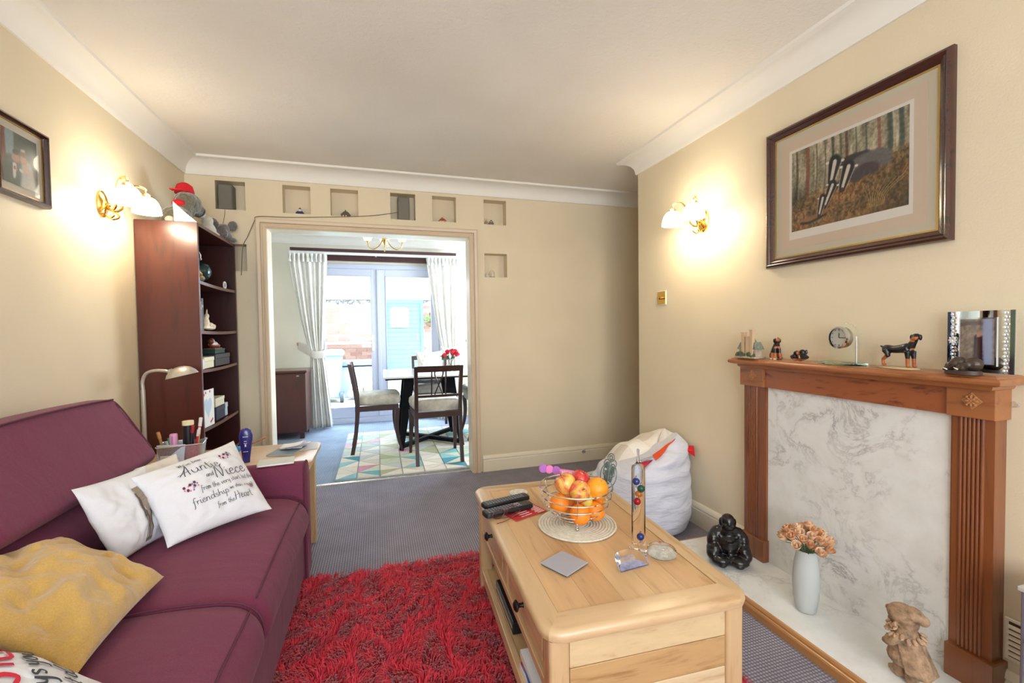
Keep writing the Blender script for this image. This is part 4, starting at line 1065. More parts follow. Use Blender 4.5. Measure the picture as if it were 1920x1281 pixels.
t = thing('round_paperweight', 'round clear glass paperweight beside the thermometer base', 'paperweight', on_table(.852, 1.190)); t.scale = (1.15, 1.15, 1.15)
obj('crystal_disc', MB().lathe([(.001, 0), (.036, 0), (.039, .004), (.039, .014), (.035, .019), (.001, .0205)], 36), M_crys, t, ang=50)
obj('engraved_picture', MB().lathe([(.001, .0006), (.030, .0006), (.030, .0012), (.001, .0012)], 28), pm('pale_engraving', (206, 204, 196), .5, var=.3, vs=60), t)

# ================================================================== FIREPLACE
FPc = 1.272
fp = thing('fireplace_surround', 'varnished pine fireplace surround with fluted sides around a marble panel', 'fireplace', (1.75, FPc, .05))
# mantel shelf with moulded edge
mp = [(XR, 1.034), (1.668, 1.034), (1.662, 1.031), (1.660, 1.027), (1.652, 1.025), (1.648, 1.018), (1.650, 1.010), (1.658, 1.006), (1.668, 1.003), (XR, 1.003)]
y0, y1 = .770, 1.776
mb = MB(); R = []
def mring(ya, s):
    return [(x, ya+s*((1.668-x) if x < 1.668 else 0)*-1, z) for x, z in mp]
ma = [(0, 1.034), (0, 1.034)]
R = [[(x, (y0+.02) if False else y0+max(0, x-1.66)*0+(x-1.648)*0, z) for x, z in mp]]
mb = MB(); y0, y1 = .785, 1.802; e = [(.020, 1.034), (.014, 1.031), (.012, 1.027), (.004, 1.025), (0, 1.018), (.002, 1.010), (.010, 1.006), (.020, 1.003)]
rings = []
for off, z in e:
    rings.append([(1.680+off, y0+off, z), (1.680+off, y1-off, z), (XR, y1-off, z), (XR, y0+off, z)])
mb.loft(rings); obj('mantel_shelf', mb, M_piney, fp, world=True, smooth=False, bev=.001)
mb = MB(); rings = []
for off, z in ((.030, 1.003), (.034, .992), (.040, .988)): rings.append([(1.680+off, y0+off, z), (1.680+off, y1-off, z), (XR, y1-off, z), (XR, y0+off, z)])
mb.loft(rings); obj('under_mould', mb, M_piney, fp, world=True, smooth=False)
PB = [(.834, .938), (1.656, 1.780)]      # pilaster y ranges
for i, (a, b_) in enumerate(PB):
    pil = obj('pilaster', MB().box(1.765, XR, a, b_, .05, .990), M_pinez, fp, world=True, smooth=False, bev=.001)
    # reeded face
    for k in range(6):
        yc = b_-.024-k*.0105
        mb = MB(); mb.loft([[(1.765, yc-.0046, z), (1.7605, yc-.003, z), (1.759, yc, z), (1.7605, yc+.003, z), (1.765, yc+.0046, z)] for z in (.157, .895)])
        obj('reed', mb, M_pinez, pil, ang=60)
    obj('corner_block', MB().box(1.742, XR, a-.010, b_+.004, .897, .989), M_piney, fp, world=True, smooth=False, bev=.002)
    obj('plinth_block', MB().box(1.745, XR, a-.012, b_+.004, .05, .155), M_pinez, fp, world=True, smooth=False, bev=.003)
    # carved diamond rosette
    yc, zc = (a+b_)/2-.008, .950
    mb = MB(); R0 = [(1.742, yc-.026, zc), (1.742, yc, zc+.027), (1.742, yc+.026, zc), (1.742, yc, zc-.027)]
    mb.loft([R0, [(1.7385, yc+(p[1]-yc)*.92, zc+(p[2]-zc)*.92) for p in R0]])
    for k in range(8):
        an = k*PI/4; l_ = .014 if k % 2 else .021; c_, s_ = math.cos(an), math.sin(an)
        mb.ell((1.7375, yc+c_*l_*.5, zc+s_*l_*.5*1.1), (.004, l_*.42, .0045), 8, Matrix.Rotation(an, 3, 'X'))
    for dy, dz in ((.010, .012), (-.010, .012), (.010, -.012), (-.010, -.012), (0, 0)): mb.ell((1.7375, yc+dy, zc+dz), .0045, 8)
    obj('carved_diamond', mb, pm('carved_pine', (170, 116, 72), .5), fp, world=True)
fz = MB(); fz.box(1.755, XR, .938, 1.656, .897, .990)
obj('frieze_board', fz, wood('flame_grained_pine', (156, 88, 50), (84, 38, 20), 1, 7, .25, .3, coat=.5, dist=5), fp, world=True, smooth=False, bev=.001)
# inner returns
for a, b_ in ((.9382, .942), (1.652, 1.6558)): obj('inner_return', MB().box(1.768, 1.80, a, b_, .0502, .896), M_pinez, fp, world=True, smooth=False)
tag(obj('back_panel', MB().box(1.779, XR-.001, .943, 1.651, .0505, .896), M_marble, smooth=False), 'tall grey veined white marble panel inside the pine surround', 'marble panel')
he = thing('hearth', 'white marble hearth slab edged with pine moulding on the carpet', 'hearth', (1.63, 1.27, 0))
obj('slab', MB().box(1.462, XR-.001, .48, 1.958, .004, .050), M_marble2, he, world=True, smooth=False)
def edge_ring(p, dx, dy):
    return [(p[0]+dx*o_, p[1]+dy*o_, z) for o_, z in ((0, .001), (-.020, .001), (-.020, .030), (-.017, .036), (-.012, .038), (-.012, .044), (-.006, .051), (0, .053))]
mb = MB(); mb.loft([edge_ring((1.462, .48), 1, 0), edge_ring((1.462, 1.958), 1, -1)]); obj('edge_moulding', mb, M_hedge, he, world=True, smooth=False)
mb = MB(); mb.loft([edge_ring((1.462, 1.958), 1, -1), edge_ring((XR-.001, 1.958), 0, -1)]); obj('edge_moulding', mb, M_hedge, he, world=True, smooth=False)
# vent in the wall right of the fireplace and catch
t = thing('wall_vent', 'cream slatted air vent low on the wall right of the fireplace', 'vent', (XR, .72, .24))
obj('frame', MB().box(1.812, XR, .62, .829, .165, .295), M_trim, t, world=True, smooth=False, bev=.003)
for k in range(6): z = .185+k*.0165; obj('slat', MB().hexa([(1.803, .635, z), (1.812, .635, z+.004), (1.812, .818, z+.004), (1.803, .818, z)], [(1.803, .635, z+.004), (1.812, .635, z+.010), (1.812, .818, z+.010), (1.803, .818, z+.004)]), M_trim, t, world=True, smooth=False)
obj('dark_backing', MB().box(1.8105, 1.8118, .635, .818, .178, .285), pm('vent_dark', (70, 56, 40), .9), t, world=True, smooth=False)
tag(obj('cable_clip', MB().lathe([(.012, -.002), (.016, 0), (.012, .002)], 16, (1.814, .822, .945), Matrix.Rotation(PI/2, 3, 'Y') @ Matrix.Diagonal((.6, 1.3, 1)), cap=False), pm('clear_plastic', (225, 222, 214), .2, trans=.6)), 'small clear plastic hook on the wall beside the surround', 'hook')
# grey cabinet/speaker at the right edge
t = thing('floor_speaker', 'grey boxed speaker with a pale top at the right edge of the hearth', 'speaker', (1.72, .60, .0535))
obj('cabinet', MB().box(-.105, .06, -.12, .108, 0, .425), pm('violet_grey_laminate', (112, 106, 120), .4), t, smooth=False, bev=.003)
obj('top', MB().box(-.110, .065, -.125, .113, .425, .437), pm('pale_grey_top', (186, 184, 180), .4), t, smooth=False, bev=.002)
obj('handle', MB().tube([(-.105, .088, .30), (-.125, .088, .30), (-.125, .088, .18), (-.105, .088, .18)], .005, 8), M_chrome, t)

# ---- hearth ornaments
M_bud = pm('black_glazed_resin', (24, 20, 20), .25, var=.9, vs=22, bs=60, bstr=.3)
mb = MB()
for c, r in [((0, 0, .075), (.058, .050, .060)), ((0, -.016, .085), (.044, .040, .045)), ((0, .004, .135), (.050, .038, .032)), ((0, -.006, .182), (.030, .031, .034)), ((0, -.012, .160), (.027, .026, .018)),
             ((0, -.034, .178), (.007, .008, .007)), ((.029, 0, .176), (.007, .009, .018)), ((-.029, 0, .176), (.007, .009, .018)), ((.014, -.030, .172), (.010, .008, .008)), ((-.014, -.030, .172), (.010, .008, .008)),
             ((.062, -.005, .090), (.024, .030, .048)), ((-.062, -.005, .090), (.024, .030, .048)), ((.066, -.030, .045), (.026, .036, .030)), ((-.066, -.030, .045), (.026, .036, .030)),
             ((.035, -.055, .026), (.042, .030, .022)), ((-.035, -.055, .026), (.042, .030, .022)), ((0, -.010, .022), (.086, .064, .024)), ((.042, .002, .105), (.034, .034, .050)), ((-.042, .002, .105), (.034, .034, .050)), ((.058, -.018, .055), (.032, .040, .040)), ((-.058, -.018, .055), (.032, .040, .040)), ((.034, -.075, .014), (.018, .012, .010)), ((-.034, -.075, .014), (.018, .012, .010)), ((.0, -.058, .055), (.014, .010, .012)), ((0, -.052, .100), (.012, .006, .004))]:
    mb.ell(c, r, 14)
t = thing('buddha_figure', 'glossy black laughing buddha figure on the far end of the hearth', 'figurine', (1.60, 1.715, .0532), -.55)
blob('body', mb, .004, M_bud, t, smooth_it=3); t.scale = (1.1, 1.1, 1.08)
mb = MB()
for k in range(30):
    a = k/30*2*PI; mb.ell((.040*math.cos(a), -.010+.040*math.sin(a)*.9-.012, .128-.018*math.cos(a-PI/2)*-1), .0042, 8)
obj('bead_necklace', mb, M_bud, t, kind='stuff')
# vase with paper roses
t = thing('glass_vase', 'frosted pale glass vase standing on the marble hearth', 'vase', (1.615, 1.318, .0515))
obj('vase_body', MB().lathe([(.001, 0), (.030, 0), (.036, .006), (.044, .06), (.048, .12), (.044, .18), (.036, .225), (.035, .245), (.033, .245), (.034, .225), (.042, .18), (.045, .12), (.041, .06), (.033, .010), (.001, .008)], 32), pm('frosted_vase_glass', (222, 226, 224), .4, trans=.3, ior=1.2), t, ang=60)
t = thing('rose_bouquet', 'bunch of peach artificial roses standing in the glass vase', 'flowers', (1.615, 1.318, .0515+.012))
M_peach = [pm('peach_petal_%d' % i, c, .8) for i, c in enumerate([(232, 184, 142), (240, 202, 166), (222, 168, 124)])]; M_stem = pm('green_stem', (110, 134, 88), .6)
rp = []
for k in range(30):
    a = k*2.39996; r = .014+.074*math.sqrt(k/30.0); x, y = r*math.cos(a), r*math.sin(a); z = .330-.62*r+random.uniform(-.006, .006)-(.018 if r > .075 else 0)
    mb = MB(); rose_mesh(mb, (x, y, z), .0200, ax=Vector((x*9, y*9, 1)).normalized(), n=7)
    o = obj('rose', mb, M_peach[k % 3], t, ang=60)
    obj('stem', MB().tube(cat_rom([(x*.12, y*.12, .01), (x*.2, y*.2, .16), (x*.38, y*.38, .24), (x, y, z-.01)], 4), .0016, 5), M_stem, o)
mb = MB()
for a in (0.3, 2.2, 3.9, 5.1):
    p = Vector((.05*math.cos(a), .05*math.sin(a), .255)); q_ = Vector((.10*math.cos(a), .10*math.sin(a), .258)); s_ = (q_-p).cross(Vector((0, 0, 1))).normalized()*.010; m_ = (p+q_)/2+Vector((0, 0, .006)); mb.add([p, m_+s_, q_, m_-s_], [(0, 1, 2, 3)])
obj('leaf_spray', mb, M_leafd, t, kind='stuff')
# gnome
t = thing('gnome_figure', 'weathered stone gnome figure looking up, standing on the near hearth', 'figurine', (1.585, .955, .0532), PI*.55)
mb = MB()
E = [((0, 0, .112), (.040, .038, .045), 0), ((0, 0, .078), (.046, .044, .034), 0), ((-.004, .004, .150), (.034, .032, .030), 0), ((0, -.004, .190), (.034, .034, .034), 0)]
for c, r, _ in E: mb.ell(c, r, 16)
mb.ell((.006, .002, .212), (.040, .038, .032), 16); mb.ell((-.020, .004, .226), (.030, .028, .022), 12); mb.ell((-.046, .002, .218), (.017, .018, .016), 10); mb.ell((.046, -.002, .212), (.008, .009, .009), 10); mb.tube([(.038, -.002, .206), (.044, -.002, .212)], [.012, .006], 8); mb.loft([[(-.030, -.030, .150), (.010, -.040, .150), (.010, .040, .150), (-.030, .030, .150)], [(-.075, -.034, .050), (-.020, -.046, .050), (-.020, .046, .050), (-.075, .034, .050)]])
mb.tube([(.018, -.014, .06), (.022, -.016, .0)], [.017, .016], 10); mb.tube([(-.016, -.006, .06), (-.018, -.004, 0)], [.018, .018], 10)
mb.ell((.032, -.020, .010), (.022, .015, .011), 10); mb.ell((-.010, -.014, .010), (.022, .015, .011), 10)
mb.tube(cat_rom([(0, -.036, .155), (.02, -.05, .135), (.042, -.034, .128), (.052, -.02, .142)], 4), .011, 8); mb.tube(cat_rom([(0, .036, .155), (.016, .05, .13), (.038, .034, .120)], 4), .011, 8)
mb.tube(cat_rom([(-.030, .01, .14), (-.056, .014, .10), (-.066, .014, .062), (-.040, .012, .046)], 4), [.012]*10+[.016]*3, 8)
for k in range(26):
    a = random.uniform(-1.5, 1.5); z = random.uniform(.135, .205); rr = .030+.016*math.sin((.205-z)/.07*2); mb.ell((rr*math.cos(a), rr*math.sin(a), z), (.007, .006, .009), 8)
mb.ell((.037, 0, .196), (.008, .007, .007), 8)
blob('body', mb, .0032, pm('tan_weathered_stone', (158, 128, 100), .75, var=.5, vs=45, bs=120, bstr=.6), t, smooth_it=1)
mb = MB()
for k in range(18):
    a = k*2*PI/18; mb.ell((-.002+.044*math.cos(a), .042*math.sin(a), .150+.004*(k % 3)), (.012, .0065, .0055), 8, Matrix.Rotation(a, 3, 'Z') @ Matrix.Rotation(.5, 3, 'Y'))
for k in range(12):
    a = -1.3+2.6*k/11; mb.ell((.040*math.cos(a), .036*math.sin(a), .168+.007*(k % 2)), (.011, .005, .006), 8, Matrix.Rotation(a, 3, 'Z') @ Matrix.Rotation(.7, 3, 'Y'))
obj('leaf_ruff', mb, pm('pale_weathered_stone', (190, 156, 126), .6, var=.3, vs=60), t, kind='stuff')
# ================================================================== WALL LAMPS
M_opal = pm('opal_lit_glass', (255, 248, 232), .4, emis=(255, 240, 214), es=9.0)
def wall_lamp(label, X, Y, Z, s):
    """s=+1: on the left wall pointing +X, s=-1: on the right wall pointing -X"""
    t = thing('wall_lamp', label, 'lamp', (X, Y, Z))
    Mx = Matrix.Rotation(s*PI/2, 3, 'Y')
    mb = MB(); mb.lathe([(.001, 0), (.052, 0), (.050, .008), (.036, .016), (.014, .022), (.001, .024)], 28, (0, 0, 0), Mx @ Matrix.Diagonal((1.25, .85, 1)))
    obj('wall_plate', mb, M_brass, t)
    obj('finial', MB().ell((s*.030, 0, -.002), (.010, .010, .010), 12), M_brass, t)
    for q in (-1, 1):
        ex, ey = s*.145, q*.090
        pts = cat_rom([(s*.015, 0, 0), (s*.045, q*.012, -.030), (s*.075, q*.030, .0), (s*.082, q*.042, .070), (s*.105, q*.060, .112), (ex*.97, ey*.93, .108), (ex, ey, .085)], 6)
        a = obj('arm', MB().tube(pts, .0055, 8), M_brass, t)
        pts = cat_rom([(s*.030, q*.006, -.012), (s*.06, q*.02, -.050), (s*.035, q*.016, -.068), (s*.02, q*.010, -.050)], 5)
        obj('scroll', MB().tube(pts, .0045, 8), M_brass, a)
        obj('gallery', MB().lathe([(.006, .088), (.020, .078), (.026, .066), (.020, .066), (.006, .07)], 20, (ex, ey, 0)), M_brass, a)
        prof = [(.020, .068), (.036, .060), (.050, .040), (.058, .015), (.062, -.012), (.059, -.012), (.055, .015), (.047, .038), (.034, .056), (.020, .064)]
        obj('shade', MB().lathe(prof, 32, (ex, ey, 0), cap=False), M_opal, a, ang=60)
        bl = obj('bulb', MB().lathe([(.001, -.005), (.014, .002), (.018, .016), (.012, .036), (.009, .055), (.001, .056)], 16, (ex, ey, 0)), pm('lit_bulb', (255, 250, 235), .4, emis=(255, 236, 200), es=30), a)
        l = bpy.data.lights.new('lamp_glow', 'POINT'); l.energy = LAMP_W; l.color = (1.0, .86, .62); l.shadow_soft_size = .02
        lo = bpy.data.objects.new('lamp_glow', l); COL.objects.link(lo); lo.location = (X+ex, Y+ey, Z-.020)
        l = bpy.data.lights.new('lamp_glow', 'POINT'); l.energy = LAMP_W*.45; l.color = (1.0, .88, .66); l.shadow_soft_size = .05
        lo = bpy.data.objects.new('lamp_glow', l); COL.objects.link(lo); lo.location = (X+ex*1.1, Y+ey, Z+.135)
    return t
LAMP_W = 3.0
wall_lamp('lit twin-shade brass wall lamp on the left wall above the bookcase side', XL, 2.60, 1.815, 1)
wall_lamp('lit twin-shade brass wall lamp on the chimney breast left of the big picture', XR, 2.13, 1.80, -1)
# dimmer switch
t = thing('light_switch', 'brass dimmer switch plate on the chimney breast', 'switch', (XR, 2.525, 1.385))
obj('plate', MB().box(-.006, 0, -.043, .043, -.043, .043), M_brass, t, smooth=False, bev=.002)
obj('back_box', MB().box(-.003, .001, -.047, .047, -.047, .047), M_white_p, t, smooth=False)
for y in (-.014, .016): obj('knob', MB().lathe([(.010, 0), (.009, .014), (.001, .016)], 16, (-.006, y, 0), Matrix.Rotation(-PI/2, 3, 'Y')), M_brass, t)

# ================================================================== PICTURES
def fbm(nx, ny, sx, sy, seed, oct=4):
    out = np.zeros((ny, nx)); amp = 1; tot = 0
    r = np.random.default_rng(seed)
    for o in range(oct):
        gx, gy = int(sx*2**o)+2, int(sy*2**o)+2; g = r.random((gy, gx))
        X = np.linspace(0, gx-1.001, nx); Y = np.linspace(0, gy-1.001, ny); xi = X.astype(int); yi = Y.astype(int); fx_ = X-xi; fy_ = Y-yi
        fx_ = fx_*fx_*(3-2*fx_); fy_ = fy_*fy_*(3-2*fy_)
        a = g[yi][:, xi]; b_ = g[yi][:, xi+1]; c = g[yi+1][:, xi]; d = g[yi+1][:, xi+1]
        out += amp*((a*(1-fx_)+b_*fx_)*(1-fy_)[:, None]+(c*(1-fx_)+d*fx_)*fy_[:, None]); tot += amp; amp *= .55
    return out/tot
def C3(*c): return np.array(c, float)/255
def stroke(img, U, V_, pts, w0, w1, col, soft=.3, al=1.0, asp=1.6):
    pts = [Vector((p[0], p[1], 0)) for p in pts]; P = cat_rom(pts, 6); n_ = len(P)
    for i in range(n_-1):
        a, b_ = P[i], P[i+1]; dx, dy = (b_.x-a.x)*asp, b_.y-a.y; L2 = dx*dx+dy*dy+1e-9
        t_ = np.clip(((U-a.x)*asp*dx+(V_-a.y)*dy)/L2, 0, 1); d = np.hypot((U-a.x)*asp-t_*dx, V_-a.y-t_*dy)
        w = w0+(w1-w0)*(i+t_)/n_; m_ = np.clip((w-d)/(w*soft+1e-6), 0, 1)[..., None]*al
        img[:] = img*(1-m_)+np.array(col)/255*m_
def badger_img(nu, nv):
    U, V_ = np.meshgrid(np.linspace(0, 1, nu+1), np.linspace(1, 0, nv+1)); nx, ny = nu+1, nv+1     # V_ : 0 top, 1 bottom; row 0 = bottom
    n1 = fbm(nx, ny, 8, 5, 1); n2 = fbm(nx, ny, 40, 14, 2); n3 = fbm(nx, ny, 70, 45, 3, 3); nvx = fbm(nx, ny, 26, 2, 5)
    img = C3(168, 158, 132)+(nvx-.5)[..., None]*C3(150, 140, 130)+(n3-.5)[..., None]*.25
    for x, w, c in [(.05, .02, (90, 78, 60)), (.16, .035, (140, 92, 66)), (.25, .012, (110, 96, 76)), (.33, .012, (120, 110, 92)), (.40, .018, (80, 76, 66)), (.47, .012, (100, 94, 78)), (.52, .02, (110, 72, 54)), (.60, .010, (96, 96, 80)), (.68, .014, (90, 96, 84)), (.78, .022, (150, 96, 76)), (.86, .03, (70, 84, 74)), (.94, .03, (72, 88, 78))]:
        stroke(img, U, V_, [(x, -.1), (x+.01, .3), (x-.005, .62)], w*1.2, w*1.4, c, .6, .8)
    g = np.clip((V_-(.55-.28*U+.08*n1))*7, 0, 1)[..., None]
    gr = C3(134, 100, 62)*(.55+.9*n3[..., None])+(n1-.5)[..., None]*C3(90, 40, 10)+(n2-.5)[..., None]*C3(60, 60, 40)
    dk = np.clip((U-.55)*2, 0, 1)*np.clip((V_-.45)*2.2, 0, 1); gr = gr*(1-.45*dk[..., None]); img = img*(1-g)+gr*g
    lft = np.clip((.22-U)*6, 0, 1)*np.clip((V_-.35)*4, 0, 1)*np.clip((.78-V_)*6, 0, 1); img *= (1-.45*lft[..., None])
    r = random.Random(4)
    for _ in range(130):
        x, y = r.uniform(.05, .98), r.uniform(.5, .98)
        if y < .62-.25*x: continue
        c = r.choice([(176, 140, 84), (140, 66, 36), (84, 72, 40), (190, 150, 96), (110, 90, 50)]); a = r.uniform(-.05, .05)
        stroke(img, U, V_, [(x, y), (x+a, y-r.uniform(.04, .11))], .005, .002, c, .8, .6)
    for k in range(9): stroke(img, U, V_, [(.72+.012*k, .93), (.70+.02*k, .80), (.66+.045*k, .66)], .006, .002, (196, 166, 104), .6, .75)
    stroke(img, U, V_, [(.10, .90), (.22, .88), (.36, .83)], .035, .022, (150, 106, 72), .5); stroke(img, U, V_, [(.10, .92), (.2, .93), (.34, .88)], .02, .015, (52, 46, 36), .5)
    G = (112, 108, 108)
    # rear badger body, front badger body
    stroke(img, U, V_, [(.44, .36), (.56, .33), (.70, .34)], .05, .05, (58, 56, 56), .5); stroke(img, U, V_, [(.54, .46), (.64, .40), (.78, .40), (.84, .46)], .07, .10, G, .6)
    stroke(img, U, V_, [(.60, .55), (.68, .50), (.76, .52)], .085, .07, (74, 64, 68), .6); stroke(img, U, V_, [(.40, .62), (.50, .55), (.56, .52)], .04, .06, (76, 70, 72), .5)
    def head(x0, y0, x1, y1, w):
        stroke(img, U, V_, [(x0, y0), (x1, y1)], w*1.25, w*.55, (34, 32, 36), .3); dx, dy = x1-x0, y1-y0; l_ = math.hypot(dx, dy); px_, py_ = -dy/l_*w*.9, dx/l_*w*.9
        stroke(img, U, V_, [(x0, y0), (x1, y1)], w*.42, w*.25, (226, 216, 200), .3); stroke(img, U, V_, [(x0-px_*.9, y0-py_), (x1-px_*.5, y1-py_*.5)], w*.14, w*.12, (196, 186, 172), .5, .6); stroke(img, U, V_, [(x0+px_*.9, y0+py_), (x1+px_*.5, y1+py_*.5)], w*.14, w*.12, (196, 186, 172), .5, .6)
        stroke(img, U, V_, [(x1, y1), (x1+dx*.06, y1+dy*.08)], w*.3, w*.2, (70, 44, 40), .4); stroke(img, U, V_, [(x0+px_*.9, y0+py_*1.2), (x0+px_*1.1, y0+py_*1.3)], w*.22, w*.2, (236, 230, 220), .4); stroke(img, U, V_, [(x0-px_*.9, y0-py_*1.2), (x0-px_*1.1, y0-py_*1.3)], w*.22, w*.2, (236, 230, 220), .4)
    head(.425, .30, .390, .52, .078); head(.545, .41, .490, .64, .074); head(.405, .56, .335, .78, .056); head(.315, .68, .280, .87, .048)
    img += (n3-.5)[..., None]*.10
    return np.clip(img*.92, 0, 1)
def framed(name, label, X, s, ya, yb, za, zb, fw, mat_w, img_fn, nu, nv, mats, liner, inner=None):
    """picture on a wall plane X, facing s; ya = left edge as seen, yb = right edge"""
    t = thing(name, label, 'picture', (X, (ya+yb)/2, (za+zb)/2))
    sg = 1 if yb > ya else -1
    P = lambda a, b_, d: (X+s*d, ya+sg*a, zb-b_)      # a from left, b from top
    Wd, Hh = abs(yb-ya), zb-za
    prof = [(0, 0), (0, .016), (.004, .024), (.012, .028), (fw*.40, .026), (fw*.52, .020), (fw*.62, .022), (fw*.82, .017), (fw, .010), (fw, 0)]
    def rail(q):
        R = []
        for e in (0, 1):
            ring = []
            for o_, d in prof:
                c = [((o_, o_), (Wd-o_, o_)), ((Wd-o_, o_), (Wd-o_, Hh-o_)), ((Wd-o_, Hh-o_), (o_, Hh-o_)), ((o_, Hh-o_), (o_, o_))][q][e]; ring.append(P(c[0], c[1], d))
            R.append(ring)
        return MB().loft(R)
    for q in range(4): obj('frame_side', rail(q), mats, t, world=True, ang=30)
    mb = MB(); g = fw
    for (a0, b0, a1, b1) in ((g, g, Wd-g, g+liner), (g, Hh-g-liner, Wd-g, Hh-g), (g, g+liner, g+liner, Hh-g-liner), (Wd-g-liner, g+liner, Wd-g, Hh-g-liner)):
        p, q_ = P(a0, b0, .009), P(a1, b1, .004); mb.box(p[0], q_[0], p[1], q_[1], q_[2], p[2])
    obj('gilt_slip', mb, pm('gilt', (196, 164, 92), .35, .8), t, world=True, smooth=False)
    p, q_ = P(g, g, .006), P(Wd-g, Hh-g, .002); obj('mount', MB().box(p[0], q_[0], p[1], q_[1], q_[2], p[2]), pm('mount_'+label[:8], (206, 196, 174) if inner else (214, 206, 190), .8), t, world=True, smooth=False)
    if inner:
        for off, c, d in ((inner, (212, 192, 170), .0068), (mat_w*.86, (226, 220, 210), .0074)):
            p, q_ = P(g+off, g+off*1.0, d), P(Wd-g-off, Hh-g-off*(1.0), d-.0006); obj('inner_mount', MB().box(p[0], q_[0], p[1], q_[1], q_[2], p[2]), pm('inner_mount_%d' % int(off*1000), c, .8), t, world=True, smooth=False)
    m_ = g+mat_w; bt = m_+(.022 if inner else 0)
    paint_grid('print', lambda u, v: P(m_+(Wd-2*m_)*u, m_+(Hh-m_-bt)*(1-v), .0080), nu, nv, img_fn(nu, nv), .35, t, coat=.3)
    gl = P(g, g, .0095); g2 = P(Wd-g, Hh-g, .0100); obj('glazing', MB().box(gl[0], g2[0], gl[1], g2[1], g2[2], gl[2]), glass('picture_glass_'+label[:6], ior=1.12), t, world=True, smooth=False)
    return t
M_frame = wood('dark_mahogany_moulding', (66, 32, 22), (32, 16, 12), 1, 20, .08, .22, coat=.6)
framed('framed_badger_print', 'large framed print of badgers in a wood above the fireplace', XR, -1, 1.685, .967, 1.463, 2.094, .040, .088, badger_img, 230, 150, M_frame, .006, inner=.035)
def couple_img(nu, nv):
    U, V_ = np.meshgrid(np.linspace(0, 1, nu+1), np.linspace(1, 0, nv+1)); n3 = fbm(nu+1, nv+1, 20, 30, 9, 3)
    img = C3(96, 108, 98)+np.zeros(U.shape+(1,)); img = img*(1-.25*U[..., None])
    def st(*a, **k): stroke(img, U, V_, *a, asp=.72, **k)
    st([(.05, 0), (.05, 1)], .05, .05, (138, 84, 66)); st([(.22, 0), (.22, .45)], .10, .09, (150, 168, 170), soft=.4)
    st([(.30, .62), (.32, 1.1)], .20, .26, (70, 88, 82)); st([(.70, .55), (.72, 1.1)], .13, .22, (188, 186, 180), soft=.5)
    st([(.38, .46), (.38, .50)], .085, .08, (176, 136, 118)); st([(.36, .38), (.44, .36)], .055, .05, (60, 50, 42)); st([(.60, .44), (.60, .50)], .075, .07, (190, 150, 132)); st([(.58, .34), (.66, .36)], .07, .05, (118, 92, 72)); st([(.62, .28), (.56, .29)], .03, .03, (196, 192, 186))
    st([(.34, .62), (.32, .86)], .045, .03, (216, 214, 208)); st([(.34, .66), (.34, .70)], .02, .02, (150, 60, 70)); st([(.50, .68), (.54, .70)], .03, .03, (226, 222, 214)); st([(.62, .60), (.70, .70)], .05, .05, (200, 168, 150))
    return np.clip(img+(n3-.5)[..., None]*.10, 0, 1)
framed('framed_wedding_photo', 'small framed photograph of a wedding couple on the left wall', XL, 1, 1.955, 2.222, 1.690, 1.977, .017, .032, couple_img, 50, 70, M_frame, .005)

# ================================================================== MANTEL ORNAMENTS (z 1.0345)
MZ = 1.0348
M_dob = [pm('black_glaze', (20, 18, 20), .3), pm('tan_glaze', (172, 96, 52), .4)]
t = thing('standing_dog_figurine', 'standing black and tan dog figurine on an oval stone base', 'figurine', (1.735, 1.045, MZ), -PI/2-.15)
# local +x = dog's forward direction
mb = MB()
mb.tube(cat_rom([(-.040, 0, .062), (-.015, 0, .060), (.018, 0, .064), (.034, 0, .066)], 4), [.012, .0125, .0125, .012, .012, .0125, .013, .014, .0155, .016, .0165, .0165, .015][:13], 12)
mb.ell((.030, 0, .060), (.013, .012, .018), 12); mb.ell((-.040, 0, .060), (.013, .012, .014), 12)
mb.tube([(.034, 0, .068), (.043, .001, .086), (.047, .002, .098)], [.012, .0095, .009], 10); mb.ell((.049, .003, .102), (.012, .010, .0095), 12)
mb.tube([(.052, -.002, .100), (.056, -.014, .094)], [.0075, .005], 8)
for sy in (-1, 1): mb.ell((.049+sy*.013, .002, .099), (.004, .006, .010), 8)
mb.tube([(-.052, 0, .066), (-.060, 0, .070)], [.004, .0025], 6)
for sy in (-1, 1):
    mb.tube([(.034+sy*.001, sy*.009, .056), (.036+sy*.002, sy*.009, .030), (.036+sy*.002, sy*.009, .008)], [.0085, .0052, .0046], 8); mb.ell((.039+sy*.002, sy*.009, .0085), (.007, .005, .0045), 8)
    mb.tube([(-.040-sy*.004, sy*.008, .058), (-.036-sy*.008, sy*.009, .040), (-.052-sy*.008, sy*.009, .026), (-.050-sy*.008, sy*.009, .008)], [.011, .0075, .0046, .0042], 8); mb.ell((-.046-sy*.008, sy*.009, .0085), (.007, .005, .0045), 8)
blob('body', mb, .0018, M_dob, t, matfn=lambda c: 1 if (c.z < .034 or (c.z < .046 and c.x < -.03) or (c.y < -.005 and c.z < .101 and c.z > .086) or (c.x > .040 and .060 < c.z < .066)) else 0, smooth_it=2)
obj('stone_base', MB().lathe([(.001, 0), (1, 0), (.97, .005), (.001, .006)], 24, (-.005, 0, 0), Matrix.Diagonal((.066, .030, 1))), pm('pale_stone', (196, 176, 136), .8, bs=90, bstr=.5), t)
t = thing('sitting_dog_figurine', 'sitting black and tan dog figurine beside the miniature cottage', 'figurine', (1.735, 1.565, MZ), -PI/2-.5)
mb = MB(); mb.tube([(-.018, 0, .018), (-.008, 0, .040), (.002, 0, .058)], [.017, .014, .011], 12); mb.tube([(.002, 0, .056), (.006, 0, .070)], [.010, .008], 10); mb.ell((.008, 0, .076), (.011, .009, .009), 12); mb.tube([(.012, -.002, .075), (.022, -.006, .072)], [.006, .004], 8)
